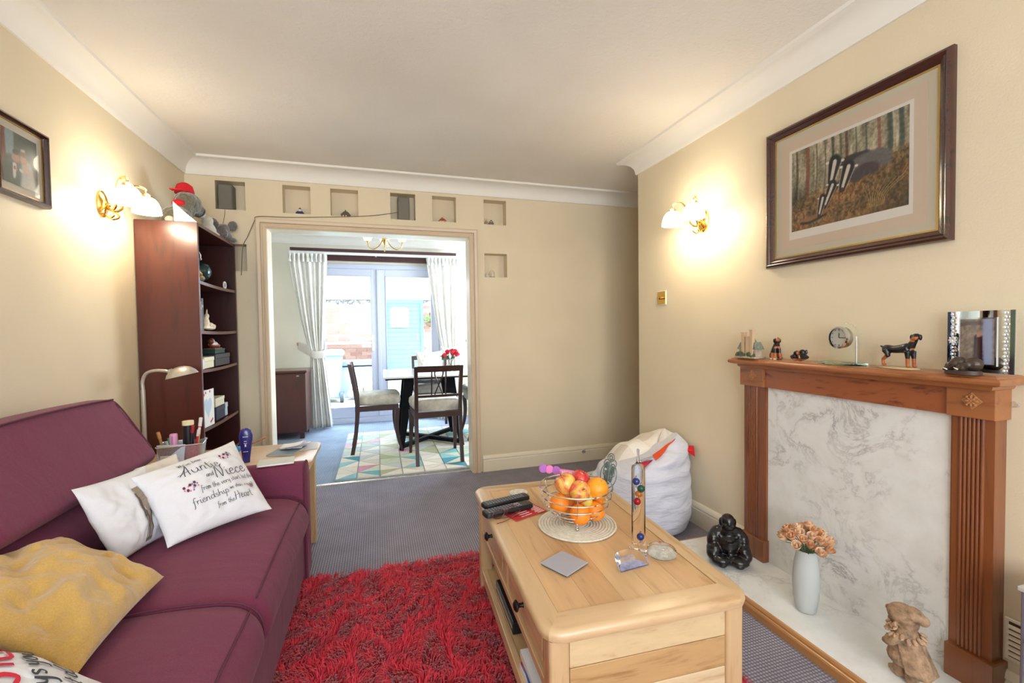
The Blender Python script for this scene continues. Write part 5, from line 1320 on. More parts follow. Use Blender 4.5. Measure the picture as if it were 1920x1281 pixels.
for sy in (-1, 1): mb.ell((.004, sy*.010, .072), (.005, .004, .009), 8); mb.ell((-.010, sy*.013, .015), (.016, .008, .013), 10); mb.tube([(.004, sy*.007, .046), (.010, sy*.008, .008)], [.006, .0045], 8); mb.ell((.013, sy*.008, .007), (.007, .005, .0045), 8); mb.ell((.004, sy*.016, .0065), (.010, .005, .0045), 8)
blob('body', mb, .0017, M_dob, t, matfn=lambda c: 1 if ((c.z < .026 and c.x > -.004) or (c.x > .015 and c.z > .06) or (c.x > .006 and .044 < c.z < .052)) else 0, smooth_it=2)
mb = MB()
for k in range(14): mb.ell((random.uniform(-.028, .026), random.uniform(-.020, .020), .003), (.007, .006, .0035), 8)
obj('pebble_base', mb, pm('cream_pebbles', (214, 196, 158), .8), t, kind='stuff')
t = thing('puppy_pair_figurine', 'two small black and tan puppies nuzzling, beside the sitting dog', 'figurine', (1.720, 1.438, MZ), -PI/2)
mb = MB()
for x, sg, h in ((-.012, 1, .028), (.010, -1, .032)):
    mb.tube([(x-sg*.010, 0, .010), (x, 0, h-.008)], [.013, .009], 10); mb.ell((x+sg*.001, 0, h), (.010, .009, .009), 10); mb.tube([(x+sg*.004, .002, h-.002), (x+sg*.012, .003, h-.005)], [.0055, .004], 8); mb.ell((x+sg*.012, .004, .006), (.010, .006, .0055), 8); mb.ell((x-sg*.006, .010, h), (.005, .003, .008), 8)
blob('body', mb, .0017, M_dob, t, matfn=lambda c: 1 if (c.z < .010 or (abs(c.x) < .006 and c.z > .018)) else 0, smooth_it=2)
# cottage
t = thing('miniature_cottage', 'small model cottage with three tall chimneys at the left end of the mantel', 'ornament', (1.730, 1.700, MZ), -PI/2)
M_st = pm('stone_model', (176, 160, 140), .8, var=.3, vs=60); M_th = pm('green_brown_roof', (120, 128, 112), .8, var=.35, vs=80); M_ch = pm('buff_chimney', (206, 176, 140), .8); M_bk = pm('rust_roof', (196, 130, 80), .8)
mb = MB(); mb.box(-.030, -.008, -.012, .012, .006, .030); mb.box(-.008, .014, -.012, .014, .006, .044); mb.box(.014, .034, -.012, .012, .006, .030); obj('walls', mb, M_st, t, smooth=False)
mb = MB()
for x0, x1, zb_, zt_ in ((-.034, -.006, .028, .050), (-.010, .016, .042, .060), (.012, .038, .028, .050)): mb.loft([[(x0, -.016, zb_), (x0, .018, zb_), ((x0+x1)/2-.004, .014, zt_), ((x0+x1)/2-.004, -.012, zt_)], [(x1, -.016, zb_), (x1, .018, zb_), ((x0+x1)/2+.004, .014, zt_), ((x0+x1)/2+.004, -.012, zt_)]])
obj('roof', mb, [M_th], t, smooth=False)
for x, zt_, w in ((-.010, .078, .0055), (.008, .066, .007), (.022, .086, .005)): obj('chimney', MB().box(x-w, x+w, -.018, -.018+2*w, .006, zt_).box(x-w*1.3, x+w*1.3, -.018-w*.3, -.018+2.3*w, zt_, zt_+.003), M_ch, t, smooth=False)
mb = MB()
for k in range(16): mb.ell((random.uniform(-.034, .038), random.uniform(-.022, -.012), random.uniform(.004, .016)), (.006, .004, .006), 8)
obj('shrubs', mb, pm('green_model_shrub', (84, 92, 66), .8), t, kind='stuff'); obj('base', MB().box(-.038, .042, -.024, .020, 0, .006), M_st, t, smooth=False, bev=.002)
for x, z in ((-.018, .018), (.004, .030), (.024, .018)): obj('window', MB().box(x-.004, x+.004, -.0135, -.0115, z-.004, z+.005), pm('dark_window', (50, 46, 50), .3), t, smooth=False)
# clock
t = thing('glass_clock', 'round silver clock set in an arched clear glass block', 'clock', (1.728, 1.262, MZ), -PI/2-.12)
mb = MB(); pr = [(-.045, .008), (.045, .008)]+[(.045*math.cos(a), .078+.040*math.sin(a)) for a in [PI*k/16 for k in range(17)]]
mb.loft([[(p[0], .0, p[1]) for p in pr], [(p[0], .007, p[1]) for p in pr]]); obj('glass_arch', mb, glass('arch_glass', (250, 255, 252), .0, 1.12), t, ang=30)
obj('glass_base', slab(-.060, .052, -.026, .030, 0, .007, .004, .001), glass('base_glass', (200, 236, 214), .02, 1.3), t, ang=40)
Mx = Matrix.Rotation(PI/2, 3, 'X'); oz = (-.006, 0, .076)
obj('chrome_bezel', MB().lathe([(.027, 0), (.031, .002), (.031, .010), (.027, .012)], 32, oz, Mx, cap=False), M_chrome, t)
obj('case', MB().lathe([(.001, -.008), (.029, -.008), (.029, .002), (.001, .002)], 28, oz, Mx), M_steel, t)
df = obj('dial', MB().lathe([(.001, .004), (.0275, .004), (.0275, .0055), (.001, .0055)], 28, oz, Mx), pm('silver_dial', (196, 192, 182), .35, .2), t)
mb = MB()
for k in range(12): a = k*PI/6; r0, r1 = (.019, .025) if k % 3 == 0 else (.022, .025); mb.bar((oz[0]+r0*math.sin(a), -.0062, oz[2]+r0*math.cos(a)), (oz[0]+r1*math.sin(a), -.0062, oz[2]+r1*math.cos(a)), .0014, .0006, up=(0, 1, 0))
obj('hour_marks', mb, M_black, df, smooth=False)
for nm, a, l_ in (('hour_hand', 0.03, .013), ('minute_hand', PI/2+.02, .019)): obj(nm, MB().bar((oz[0], -.0068, oz[2]), (oz[0]+l_*math.sin(a), -.0068, oz[2]+l_*math.cos(a)), .0018, .0006, up=(0, 1, 0)), M_black, t, smooth=False)
obj('support_rod', MB().tube([(.044, -.004, .007), (.044, -.004, .080)], .0016, 8), M_steel, t)
# mirrored photo frame
t = thing('mirror_photo_frame', 'curved mirrored photo frame with crystal beading at the right end of the mantel', 'photo frame', (1.752, .862, MZ), -PI/2-.20)
def bowed(x, d=0): return -.010*(1-(x/.085)**2)+.010-d
def bow_panel(x0, x1, z0, z1, th=.003, d=0, n_=12):
    mb = MB(); R = []
    for k in range(n_+1): x = x0+(x1-x0)*k/n_; y = bowed(x, d); R.append([(x, y, z0), (x, y+th, z0), (x, y+th, z1), (x, y, z1)])
    return mb.loft(R)
M_mir = pm('mirror', (225, 230, 232), .04, 1.0)
obj('mirror_border', bow_panel(-.078, .078, .004, .168), M_mir, t, ang=40)
obj('bevel_strip', bow_panel(-.078, -.070, .004, .168, .002, .0022, 2), pm('blue_bevel', (70, 84, 120), .08, .9), t, ang=40); obj('bevel_strip', bow_panel(.070, .078, .004, .168, .002, .0022, 2), pm('green_bevel', (110, 130, 126), .08, .9), t, ang=40)
obj('inner_rim', bow_panel(-.042, .046, .022, .150, .004, .0040), M_chrome, t, ang=40)
def ph_img(nu, nv):
    U, V_ = np.meshgrid(np.linspace(0, 1, nu+1), np.linspace(1, 0, nv+1)); n3 = fbm(nu+1, nv+1, 12, 18, 19, 3); img = C3(134, 118, 106)*(.7+.6*n3[..., None])
    stroke(img, U, V_, [(.0, .12), (.5, .08), (1, .2)], .05, .05, (96, 84, 82), asp=.7); stroke(img, U, V_, [(.82, 0), (.82, 1)], .12, .12, (150, 160, 190), asp=.7, soft=.5)
    stroke(img, U, V_, [(.56, .42), (.56, 1)], .10, .12, (54, 20, 32), asp=.7); stroke(img, U, V_, [(.58, .33), (.58, .36)], .045, .045, (176, 130, 116), asp=.7); return np.clip(img, 0, 1)
paint_grid('photo', lambda u, v: (-.038+.080*u, bowed(-.038+.080*u, .0046), .026+.120*v), 24, 34, ph_img(24, 34), .1, t, world=False, coat=.6)
mb = MB()
for k in range(17):
    for x in (-.062, .060): mb.ell((x+.003*(k % 2), bowed(x, .004), .012+k*.0093), (.0042, .0025, .0036), 8, Matrix.Rotation(.6 if k % 2 else -.6, 3, 'Y'))
for k in range(8): a = k*PI/4; mb.ell((-.060+.007*math.cos(a), bowed(-.06, .004), .088+.007*math.sin(a)), (.005, .002, .003), 8, Matrix.Rotation(-a, 3, 'Y'))
obj('crystal_beading', mb, pm('crystal_beads', (240, 242, 244), .08, .3), t, kind='stuff')
t = thing('elephant_figurine', 'dark bronze figurine of two resting animals before the mirrored frame', 'figurine', (1.700, .905, MZ), -PI/2)
mb = MB(); mb.ell((-.008, 0, .024), (.016, .015, .017), 12); mb.ell((.018, .002, .024), (.018, .016, .016), 12); mb.ell((-.020, -.008, .018), (.010, .009, .011), 10); mb.tube([(-.024, -.012, .018), (-.028, -.018, .008)], [.004, .003], 8); mb.ell((.004, -.012, .016), (.010, .009, .010), 10); mb.tube([(.0, -.018, .016), (-.004, -.022, .006)], [.004, .003], 8); mb.ell((-.012, -.014, .024), (.008, .003, .009), 8); mb.ell((.012, -.015, .022), (.008, .003, .009), 8)
blob('body', mb, .0018, pm('dark_bronze', (70, 58, 48), .35, .3), t, smooth_it=2)
obj('base', MB().lathe([(.001, 0), (1, 0), (.96, .009), (.001, .010)], 24, (0, 0, 0), Matrix.Diagonal((.034, .024, 1))), pm('dark_base', (60, 40, 32), .5), t)
mb = MB(); mb.tube([(-.020, -.018, .010), (-.026, -.022, .014)], [.0016, .0006], 6); mb.tube([(.002, -.022, .012), (-.004, -.026, .016)], [.0016, .0006], 6); obj('tusks', mb, M_paper, t)

# ================================================================== NICHES AND WIRES
def nich(i): a, b_, c, d = niches[i]; return a, b_, c, d
M_spk = pm('grey_speaker_cloth', (118, 116, 106), .8, bs=400, bstr=.3); M_spkb = pm('grey_speaker_case', (96, 92, 84), .5)
for i, (lab, x0, x1) in {0: ('grey loudspeaker in the leftmost wall niche above the bookcase', -1.056, -.965), 3: ('grey loudspeaker in the fourth wall niche over the doorway', .172, .262)}.items():
    a, b_, c, d = nich(i); t = thing('loudspeaker', lab, 'speaker', ((x0+x1)/2, YF+.05, c), 0, 'loudspeakers in the wall niches'); hw = (x1-x0)/2
    obj('case', MB().box(-hw, hw, -.035, .045, .0005, .180), M_spkb, t, smooth=False, bev=.003); obj('grille', MB().box(-hw+.006, hw-.006, -.039, -.035, .007, .173), M_spk, t, smooth=False, bev=.001)
def tiny(kind, lab, x, i, build, cat='ornament'):
    a, b_, c, d = nich(i); t = thing(kind, lab, cat, (x, YF+.045, c+.0005)); build(t); return t
def ship(cols):
    def f(t):
        mb = MB(); mb.loft([[(-.030, -.010, .012), (.030, -.010, .012), (.030, .010, .012), (-.030, .010, .012)], [(-.022, -.012, 0), (.022, -.012, 0), (.022, .012, 0), (-.022, .012, 0)]]); mb.loft([[(-.03, -.012, .012), (.03, -.012, .012), (.03, .012, .012), (-.03, .012, .012)], [(-.018, -.012, .028), (.018, -.012, .028), (.018, .012, .028), (-.018, .012, .028)]]); obj('body', mb, pm('orn', cols[0], .35), t, smooth=False, bev=.002)
        obj('dome', MB().ell((0, 0, .032), (.018, .014, .014), 14), pm('orn', cols[1], .35), t); obj('finial', MB().lathe([(.006, .040), (.009, .047), (.004, .054), (.001, .056)], 10), pm('orn', cols[2], .4), t)
    return f
tiny('trinket_dish', 'small blue and white domed trinket in the second wall niche', -.535, 1, ship([(36, 44, 96), (206, 208, 210), (96, 80, 60)]))
def house(cols, w=.032, h=.036):
    def f(t):
        obj('walls', MB().box(-w, w, -.014, .014, 0, h*.6), pm('orn', cols[0], .5), t, smooth=False, bev=.001)
        mb = MB(); mb.loft([[(-w*1.1, -.018, h*.6), (-w*1.1, .018, h*.6), (-w*.4, .0, h*1.35), (-w*.4, -.001, h*1.35)], [(w*1.1, -.018, h*.6), (w*1.1, .018, h*.6), (w*.4, 0, h*1.35), (w*.4, -.001, h*1.35)]]); obj('roof', mb, pm('orn', cols[1], .6), t, smooth=False)
        obj('chimney', MB().box(-.006, .004, -.006, .006, h*1.1, h*1.6), pm('orn', cols[2], .6), t, smooth=False)
        for x in (-.5, .1): obj('window', MB().box(w*x-.004, w*x+.004, -.0155, -.014, h*.15, h*.45), pm('orn', (220, 206, 190), .4), t, smooth=False)
    return f
tiny('china_cottage', 'small green roofed china cottage in the third wall niche', -.215, 2, house([(110, 60, 56), (96, 100, 70), (90, 80, 60)]))
tiny('tiny_egg', 'tiny cream ornament right of the green roofed cottage', -.165, 2, lambda t: obj('body', MB().ell((0, 0, .010), (.007, .006, .010), 10), M_cream, t))
tiny('china_cottage', 'small red roofed china cottage in the fifth wall niche', .525, 4, house([(196, 150, 120), (176, 78, 46), (160, 90, 60)], .028, .028))
def bott(t): obj('body', MB().lathe([(.001, 0), (.014, 0), (.016, .02), (.005, .038), (.004, .066), (.001, .066)], 16), M_glass, t)
tiny('glass_bottle', 'tiny clear bottle in the upper right wall niche', .893, 5, bott, 'bottle')
tiny('china_basket', 'small dark handled basket in the upper right wall niche', .935, 5, lambda t: (obj('body', MB().lathe([(.001, 0), (.018, 0), (.024, .016), (.020, .026), (.001, .030)], 18), pm('orn', (120, 110, 100), .5, var=.4, vs=90), t), obj('handle', MB().tube(cat_rom([(-.014, 0, .026), (0, 0, .046), (.014, 0, .026)], 5), .003, 6), pm('orn', (70, 50, 46), .5), t)))
def bell(t):
    obj('dome', MB().lathe([(.001, .064), (.010, .062), (.020, .046), (.022, .010), (.024, .006)], 20), glass('dome_glass', ior=1.2), t); obj('base', MB().lathe([(.001, 0), (.026, 0), (.026, .006), (.001, .007)], 20), pm('orn', (110, 70, 50), .5), t); obj('figure', MB().ell((0, 0, .026), (.010, .008, .018), 10), M_cream, t)
tiny('glass_dome', 'little glass dome ornament in the lower right wall niche', .936, 6, bell)
tiny('china_shell', 'white china shell beside the little glass dome', .895, 6, lambda t: obj('body', MB().ell((0, 0, .014), (.022, .010, .014), 12).ell((-.004, 0, .03), (.012, .006, .014), 10), pm('orn', (206, 198, 184), .4), t))
wr = [(.178, YF+.0, 2.120), (.10, YF-.008, 2.100), (.0, YF-.012, 2.080), (-.15, YF-.012, 2.062), (-.35, YF-.012, 2.046), (-.60, YF-.014, 2.028), (-.80, YF-.014, 2.022), (-.825, YF-.012, 1.99), (-.87, YF-.010, 1.88), (-.905, YF-.006, 1.80), (-.92, YF-.006, 1.60)]
tag(obj('speaker_wire', MB().tube([p for p in cat_rom(wr, 5)], .0025, 6), pm('grey_wire', (110, 98, 76), .6)), 'thin grey speaker wire running over the doorway architrave', 'wire')
tag(obj('speaker_wire', MB().tube(cat_rom([(-1.01, YF-.003, 2.063), (-1.012, YF-.006, 2.02), (-1.03, YF-.006, 1.93), (-1.05, YF-.006, 1.82), (-1.05, YF-.006, 1.60)], 5), .002, 6), pm('brown_wire', (150, 116, 76), .6)), 'short brown wire hanging below the leftmost niche', 'wire')

# ================================================================== BOOKCASE CONTENTS
def book(lab, x, y, z, w, d, h, c, lean=0, flat=False, group=None):
    """upright: w = thickness along Y, d = depth along X (spine to the front), h = height"""
    t = thing('book', lab, 'book', (x, y, z+.0006), 0, group)
    obj('pages', MB().box(-d+.004, -.002, .002, w-.002, .003, h-.003), M_paper, t, smooth=False)
    mb = MB(); mb.box(-d, 0, 0, .0015, 0, h).box(-d, 0, w-.0015, w, 0, h).box(-.0015, 0, .0015, w-.0015, 0, h); obj('cover', mb, pm('book_cover', c, .5), t, smooth=False)
    obj('spine_band', MB().box(0, .0006, .002, w-.002, h*.72, h*.80), pm('spine_band', tuple(min(255, k+70) for k in c), .4), t, smooth=False)
    if lean: t.rotation_euler = (lean, 0, 0)
    return t
def row(z, y0, spec, xf, grp, desc):
    y = y0
    for i, (w, h, c, nm) in enumerate(spec):
        book('%s book, %s' % (nm, desc), xf, y, z, w, .16, h, c, group=grp); y += w+.001
    return y
Y0 = BY0+.022
row(SHZ[1], Y0+.01, [(.030, .19, (60, 84, 78), 'green spined'), (.022, .20, (110, 44, 56), 'tall maroon'), (.018, .18, (206, 188, 160), 'cream spined'), (.026, .17, (150, 160, 150), 'pale sage'), (.030, .19, (90, 90, 94), 'charcoal')], -.985, 'books on the third shelf', 'second shelf down, left end')
row(SHZ[2], Y0+.005, [(.030, .16, (150, 150, 140), 'pale grey'), (.026, .155, (70, 60, 66), 'dark purple'), (.030, .15, (100, 84, 76), 'brown')], -1.02, 'books on the fourth shelf', 'third shelf down at the left')
row(SHZ[3], Y0+.005, [(.034, .27, (84, 80, 76), 'tall grey'), (.030, .26, (60, 56, 58), 'tall black'), (.028, .25, (96, 92, 86), 'tall taupe')], -1.06, 'books on the fifth shelf', 'back of the fourth shelf down')
row(SHZ[4], Y0+.005, [(.03, .19, (110, 116, 120), 'grey spined'), (.028, .18, (70, 84, 84), 'dark teal'), (.030, .185, (60, 60, 66), 'slate'), (.026, .18, (84, 84, 90), 'dull blue'), (.03, .17, (50, 50, 56), 'near black')], -1.0, 'books on the low shelf', 'lowest visible shelf')
def boxy(kind, lab, cat, x0, x1, y0, y1, z, h, c, rz=0, lid=None):
    t = thing(kind, lab, cat, ((x0+x1)/2, (y0+y1)/2, z+.0006), rz); a, b_ = (x1-x0)/2, (y1-y0)/2
    obj('body', MB().box(-a, a, -b_, b_, 0, h*.62), pm('body_'+kind, c, .5), t, smooth=False, bev=.002); obj('lid', MB().box(-a-.002, a+.002, -b_-.002, b_+.002, h*.63, h), pm('lid_'+kind, lid or tuple(min(255, k+8) for k in c), .5), t, smooth=False, bev=.002); return t
boxy('trinket_box', 'cream lidded box on the third shelf down', 'box', -1.06, -.965, Y0+.06, Y0+.22, SHZ[2], .065, (226, 220, 190))
boxy('black_case', 'flat dark case behind the cream lidded box', 'box', -1.06, -.965, Y0+.25, Y0+.52, SHZ[2], .075, (40, 36, 40))
boxy('green_book_box', 'dark green book shaped box lying on the dark case', 'box', -1.05, -.975, Y0+.28, Y0+.46, SHZ[2]+.077, .030, (20, 60, 50))
t = thing('reclining_cat_figurine', 'white and brown reclining figurine on the green box', 'figurine', (-1.01, Y0+.36, SHZ[2]+.109))
mb = MB(); mb.ell((0, 0, .025), (.025, .055, .024), 12); mb.ell((.004, -.045, .048), (.020, .020, .020), 12); mb.ell((.008, .05, .016), (.018, .03, .014), 10); blob('body', mb, .004, [pm('white_glaze', (206, 190, 180), .35), pm('brown_glaze', (120, 62, 44), .35)], t, matfn=lambda c: 1 if c.z < .024 or c.y < -.05 else 0)
obj('base', MB().box(-.03, .03, -.07, .07, -.004, .004), pm('rust_base', (140, 70, 48), .5), t, smooth=False)
t = thing('white_round_dish', 'small white round ornament at the near front of the third shelf down', 'ornament', (-.965, Y0+.025, SHZ[2]+.002)); obj('plate', MB().lathe([(.001, 0), (.026, .0), (.030, .004), (.001, .006)], 22, (0, 0, .030), Matrix.Rotation(PI/2, 3, 'Y')), M_white_p, t); obj('stand', MB().box(-.012, .010, -.012, .012, 0, .006), M_white_p, t, smooth=False)
# lamp with figure on the top shelf
t = thing('fisherman_ornament', 'gilt and green figure ornament with a curved silver rod on the top shelf', 'ornament', (-1.02, Y0+.14, SHZ[0]+.002))
mb = MB(); mb.ell((0, 0, .02), (.04, .06, .022), 12); mb.ell((0, -.01, .06), (.022, .026, .034), 12); mb.ell((.006, -.012, .105), (.016, .016, .018), 12); mb.tube([(.01, .0, .07), (.02, .04, .05)], [.010, .008], 8); mb.ell((.01, .055, .03), (.02, .03, .02), 10)
blob('body', mb, .004, [pm('gilt_resin', (186, 146, 70), .4, .3, var=.3, vs=50), pm('green_resin', (66, 74, 54), .5)], t, matfn=lambda c: 1 if c.z < .028 else 0)
obj('curved_rod', MB().tube(cat_rom([(0, -.03, .05), (0, -.03, .13), (0, .02, .19), (0, .08, .18), (0, .085, .155)], 6), .004, 8), M_silver, t); obj('rod_tip', MB().ell((0, .085, .15), .008, 10), M_silver, t)
t = thing('dark_globe', 'dark blue green globe beside the gilt figure on the top shelf', 'ornament', (-1.05, Y0+.30, SHZ[0]+.001)); obj('ball', MB().ell((0, 0, .085), .062, 20), pm('dark_teal_glass', (30, 58, 62), .15, var=.6, vs=12), t); obj('stand', MB().lathe([(.001, 0), (.034, 0), (.030, .012), (.012, .026), (.020, .034), (.001, .034)], 18), M_mahogd, t)
tag(obj('white_ring_ornament', MB().tube([(-.975, Y0+.50+.022*math.cos(a), SHZ[0]+.0215+.022*math.sin(a)*1.0) for a in [2*PI*k/20 for k in range(20)]], .005, 6, closed=True), M_cream), 'small cream ring ornament at the far end of the top shelf', 'ornament')
t = thing('white_dog_ornament', 'cream china group of small animals by the maroon book', 'figurine', (-.985, Y0+.22, SHZ[1]+.002))
mb = MB(); mb.ell((0, 0, .015), (.026, .09, .015), 12); mb.ell((0, -.05, .045), (.020, .028, .035), 12); mb.ell((.004, -.045, .085), (.014, .016, .018), 12); mb.ell((0, .02, .03), (.018, .04, .020), 10); mb.ell((.004, .07, .026), (.012, .020, .014), 10); mb.tube([(0, -.035, .095), (0, -.025, .13)], [.006, .004], 8)
blob('body', mb, .004, pm('cream_china', (222, 206, 180), .3, var=.25, vs=40), t)
# greetings card, framed piece, boxes on shelf 4
t = thing('greetings_card', 'white greetings card with a pale blue heart and red flowers', 'card', (-.962, Y0+.004, SHZ[3]+.001), -.06)
obj('card_front', MB().box(-.0012, .0, .0, .155, 0, .215), M_paper, t, smooth=False); obj('card_back', MB().hexa([(-.06, .02, 0), (-.058, .02, 0), (0, .001, 0), (-.002, .001, 0)], [(-.06, .02, .215), (-.058, .02, .215), (0, .001, .215), (-.002, .001, .215)]), M_paper, t, smooth=False)
hp = [(.5*16*math.sin(a)**3/16, (13*math.cos(a)-5*math.cos(2*a)-2*math.cos(3*a)-math.cos(4*a))/17*.5) for a in [2*PI*k/30 for k in range(30)]]
obj('heart', MB().loft([[(d, .075+p[0]*.10, .115+p[1]*.14) for p in hp] for d in (0, .0006)]), pm('pale_blue_print', (190, 208, 224), .6), t, smooth=False)
mb = MB()
for y, z in ((.012, .198), (.024, .190), (.045, .200), (.10, .202), (.118, .028), (.105, .022), (.13, .035)): mb.ell((.0006, y, z), (.001, .008, .008), 8)
obj('red_flowers', mb, pm('red_print', (206, 44, 84), .6), t)
boxy('white_photo_box', 'white framed box standing behind the greetings card', 'box', -1.06, -.985, Y0+.175, Y0+.215, SHZ[3], .20, (214, 212, 200))
boxy('cream_paperback_stack', 'cream paperback lying on the navy box on the fourth shelf down', 'box', -1.06, -.975, Y0+.26, Y0+.42, SHZ[3]+.082, .055, (214, 206, 180))
boxy('navy_box', 'navy blue box with orange lettering side on the fourth shelf down', 'box', -1.06, -.970, Y0+.25, Y0+.41, SHZ[3], .080, (34, 40, 60))
boxy('glass_jar_box', 'pale glassy block beside the navy box', 'box', -1.04, -.972, Y0+.425, Y0+.47, SHZ[3], .085, (176, 190, 196))

# ================================================================== TOYS ON THE BOOKCASE
M_fur = fabric('grey_brown_fur', (112, 108, 92), (74, 72, 60), 90, 1, .6, .8, 14); M_fur2 = fabric('grey_fur', (120, 116, 116), (88, 84, 84), 90, 1, .6, .6, 14); M_pal = pm('pale_fur', (196, 190, 176), .95, bs=200, bstr=.6); M_cap = pm('red_felt', (196, 14, 34), .8)
t = thing('badger_soft_toy', 'large grey soft toy animal wearing a red cap on top of the bookcase', 'soft toy', (-1.085, 3.06, BZ+.001))
mb = MB(); mb.ell((-.02, -.02, .060), (.075, .085, .060), 16); mb.ell((-.05, -.07, .035), (.03, .03, .03), 12); mb.ell((.03, -.085, .028), (.04, .035, .028), 12); mb.ell((.0, .03, .115), (.06, .06, .06), 14)
b1 = blob('body', mb, .007, M_fur, t)
mb = MB(); mb.ell((.010, .060, .165), (.070, .085, .062), 18); mb.ell((.03, .14, .140), (.045, .05, .040), 14); hd_ = blob('head', mb, .007, [M_fur, pm('dark_navy_fur', (48, 50, 66), .95)], t, matfn=lambda c: 1 if c.y > .130 and c.z < .150 and c.y < .172 else 0)
obj('muzzle', MB().ell((.035, .172, .122), (.030, .030, .022), 14), M_pal, hd_); obj('ear', MB().ell((-.02, .02, .150), (.020, .02, .02), 10), M_fur, hd_)
mb = MB(); mb.lathe([(.050, .0), (.048, .02), (.040, .048), (.022, .062), (.001, .066)], 20, (.0, .045, .212), Matrix.Rotation(-.15, 3, 'X')); obj('cap_crown', mb, M_cap, hd_)
obj('cap_peak', MB().loft([[(-.035+.0*k, -.050+.02, .205+e), (.035, -.050+.02, .205+e), (.03, -.085, .200+e), (-.03, -.085, .200+e)] for k, e in ((0, 0), (1, .006))]), M_cap, hd_, bev=.002)
obj('scarf', MB().ell((-.01, -.018, .140), (.035, .018, .022), 12), M_cap, t)
for x, y in ((.045, -.105), (-.02, -.110)): obj('paw', MB().ell((x, y, .022), (.026, .022, .021), 12), M_pal, t)
t = thing('dog_soft_toy', 'small brown and white soft toy dog behind the white card on the bookcase', 'soft toy', (-1.03, 3.30, BZ+.001))
mb = MB(); mb.ell((0, 0, .045), (.045, .055, .045), 14); mb.ell((.0, -.01, .10), (.035, .035, .034), 14); mb.ell((.03, .04, .018), (.03, .03, .018), 12); mb.ell((0, .03, .105), (.014, .02, .03), 10)
blob('body', mb, .006, [M_pal, pm('tan_fur', (176, 120, 70), .95), pm('black_fur', (30, 28, 30), .95)], t, matfn=lambda c: 1 if c.y > .022 and c.z > .05 else (2 if c.y > .035 and c.z < .03 else 0))
t = thing('elephant_soft_toy', 'small grey big-eared soft toy at the far end of the bookcase top', 'soft toy', (-1.03, 3.475, BZ+.001))
mb = MB(); mb.ell((0, 0, .035), (.04, .042, .035), 14); mb.ell((0, 0, .075), (.030, .032, .030), 14); mb.tube([(.02, .0, .07), (.045, 0, .05), (.05, 0, .03)], [.010, .008, .006], 8); mb.ell((.03, .04, .014), (.02, .018, .014), 10); mb.ell((.03, -.04, .014), (.02, .018, .014), 10)
b1 = blob('body', mb, .005, M_fur2, t)
for s in (-1, 1): obj('ear', MB().ell((.0, s*.045, .098), (.010, .024, .030), 12, Matrix.Rotation(-s*.4, 3, 'X')), M_fur2, t)
t = thing('leaning_card', 'cream greetings card standing open at the near edge of the bookcase top', 'card', (-1.02, 2.882, BZ+.001))
tri = [(-.046, 0), (.070, 0), (.040, .030), (-.036, .108)]
obj('card_front', MB().loft([[(-.040, y, .0), (.068, y, 0), (.0, y+.004, .062), (-.046, y+.004, .110)] for y in (0, .0015)]), M_cream, t, smooth=False)
obj('card_back', MB().loft([[(-.040, .003, 0), (.05, .05, 0), (.0, .03, .05), (-.046, .006, .10)], [(-.041, .004, 0), (.049, .051, 0), (-.001, .031, .05), (-.047, .007, .10)]]), M_paper, t, smooth=False)

# ================================================================== READING LAMP + SIDE TABLE THINGS
t = thing('reading_lamp', 'silver gooseneck reading lamp with a domed shade behind the sofa', 'lamp', (-1.205, 2.76, 0))
obj('base', MB().lathe([(.001, 0), (.11, 0), (.105, .014), (.02, .022), (.001, .022)], 28, (.06, .0, 0), Matrix.Diagonal((.8, .5, 1))), M_silver, t)
obj('pole', MB().tube([(.025, 0, .02), (.025, 0, .90)], .0105, 12), M_silver, t)
obj('gooseneck', MB().tube(cat_rom([(.025, 0, .90), (.026, -.002, .945), (.045, -.006, .985), (.085, -.012, .999), (.13, -.018, .997), (.150, -.02, .992)], 6), .0085, 10), M_silver, t)
Mx = Matrix.Rotation(1.25, 3, 'Y') @ Matrix.Rotation(0, 3, 'Z')
mb = MB(); Mq = Matrix.Rotation(.28, 3, 'Y') @ Matrix.Diagonal((1, .72, 1))
mb.lathe([(.001, .052), (.020, .050), (.045, .040), (.066, .020), (.076, 0), (.073, 0), (.063, .018), (.043, .037), (.001, .048)], 28, (.212, -.028, .968), Matrix.Rotation(-.22, 3, 'Y') @ Matrix.Diagonal((1, .7, 1)))
sh = obj('shade', mb, M_silver, t); obj('bulb', MB().ell((.205, -.028, .982), (.020, .02, .014), 12), M_white_p, sh); obj('shade_neck', MB().lathe([(.010, 0), (.016, .018), (.001, .02)], 12, (.145, -.020, .992), Matrix.Rotation(PI/2, 3, 'Y')), M_silver, sh)
TT = .5525
t = thing('mesh_desk_tidy', 'silver mesh desk tidy full of pens on the side table', 'desk tidy', (-.925, 2.52, TT), .15)
M_mesh = pm('fine_silver_mesh', (186, 188, 192), .4, .7, var=.25, vs=300)
mb = MB(); R0 = rrect(-.058, .058, -.040, .040, .012, 3); R1 = rrect(-.072, .072, -.052, .052, .014, 3); mb.loft([[(p[0], p[1], .001) for p in R0], [(p[0], p[1], .080) for p in R1], [(p[0]*.96, p[1]*.95, .080) for p in R1], [(p[0]*.96, p[1]*.95, .003) for p in R0]])
obj('basket', mb, M_mesh, t, ang=30); obj('rim', MB().tube([(p[0], p[1], .081) for p in R1], .003, 6, closed=True), M_chrome, t)
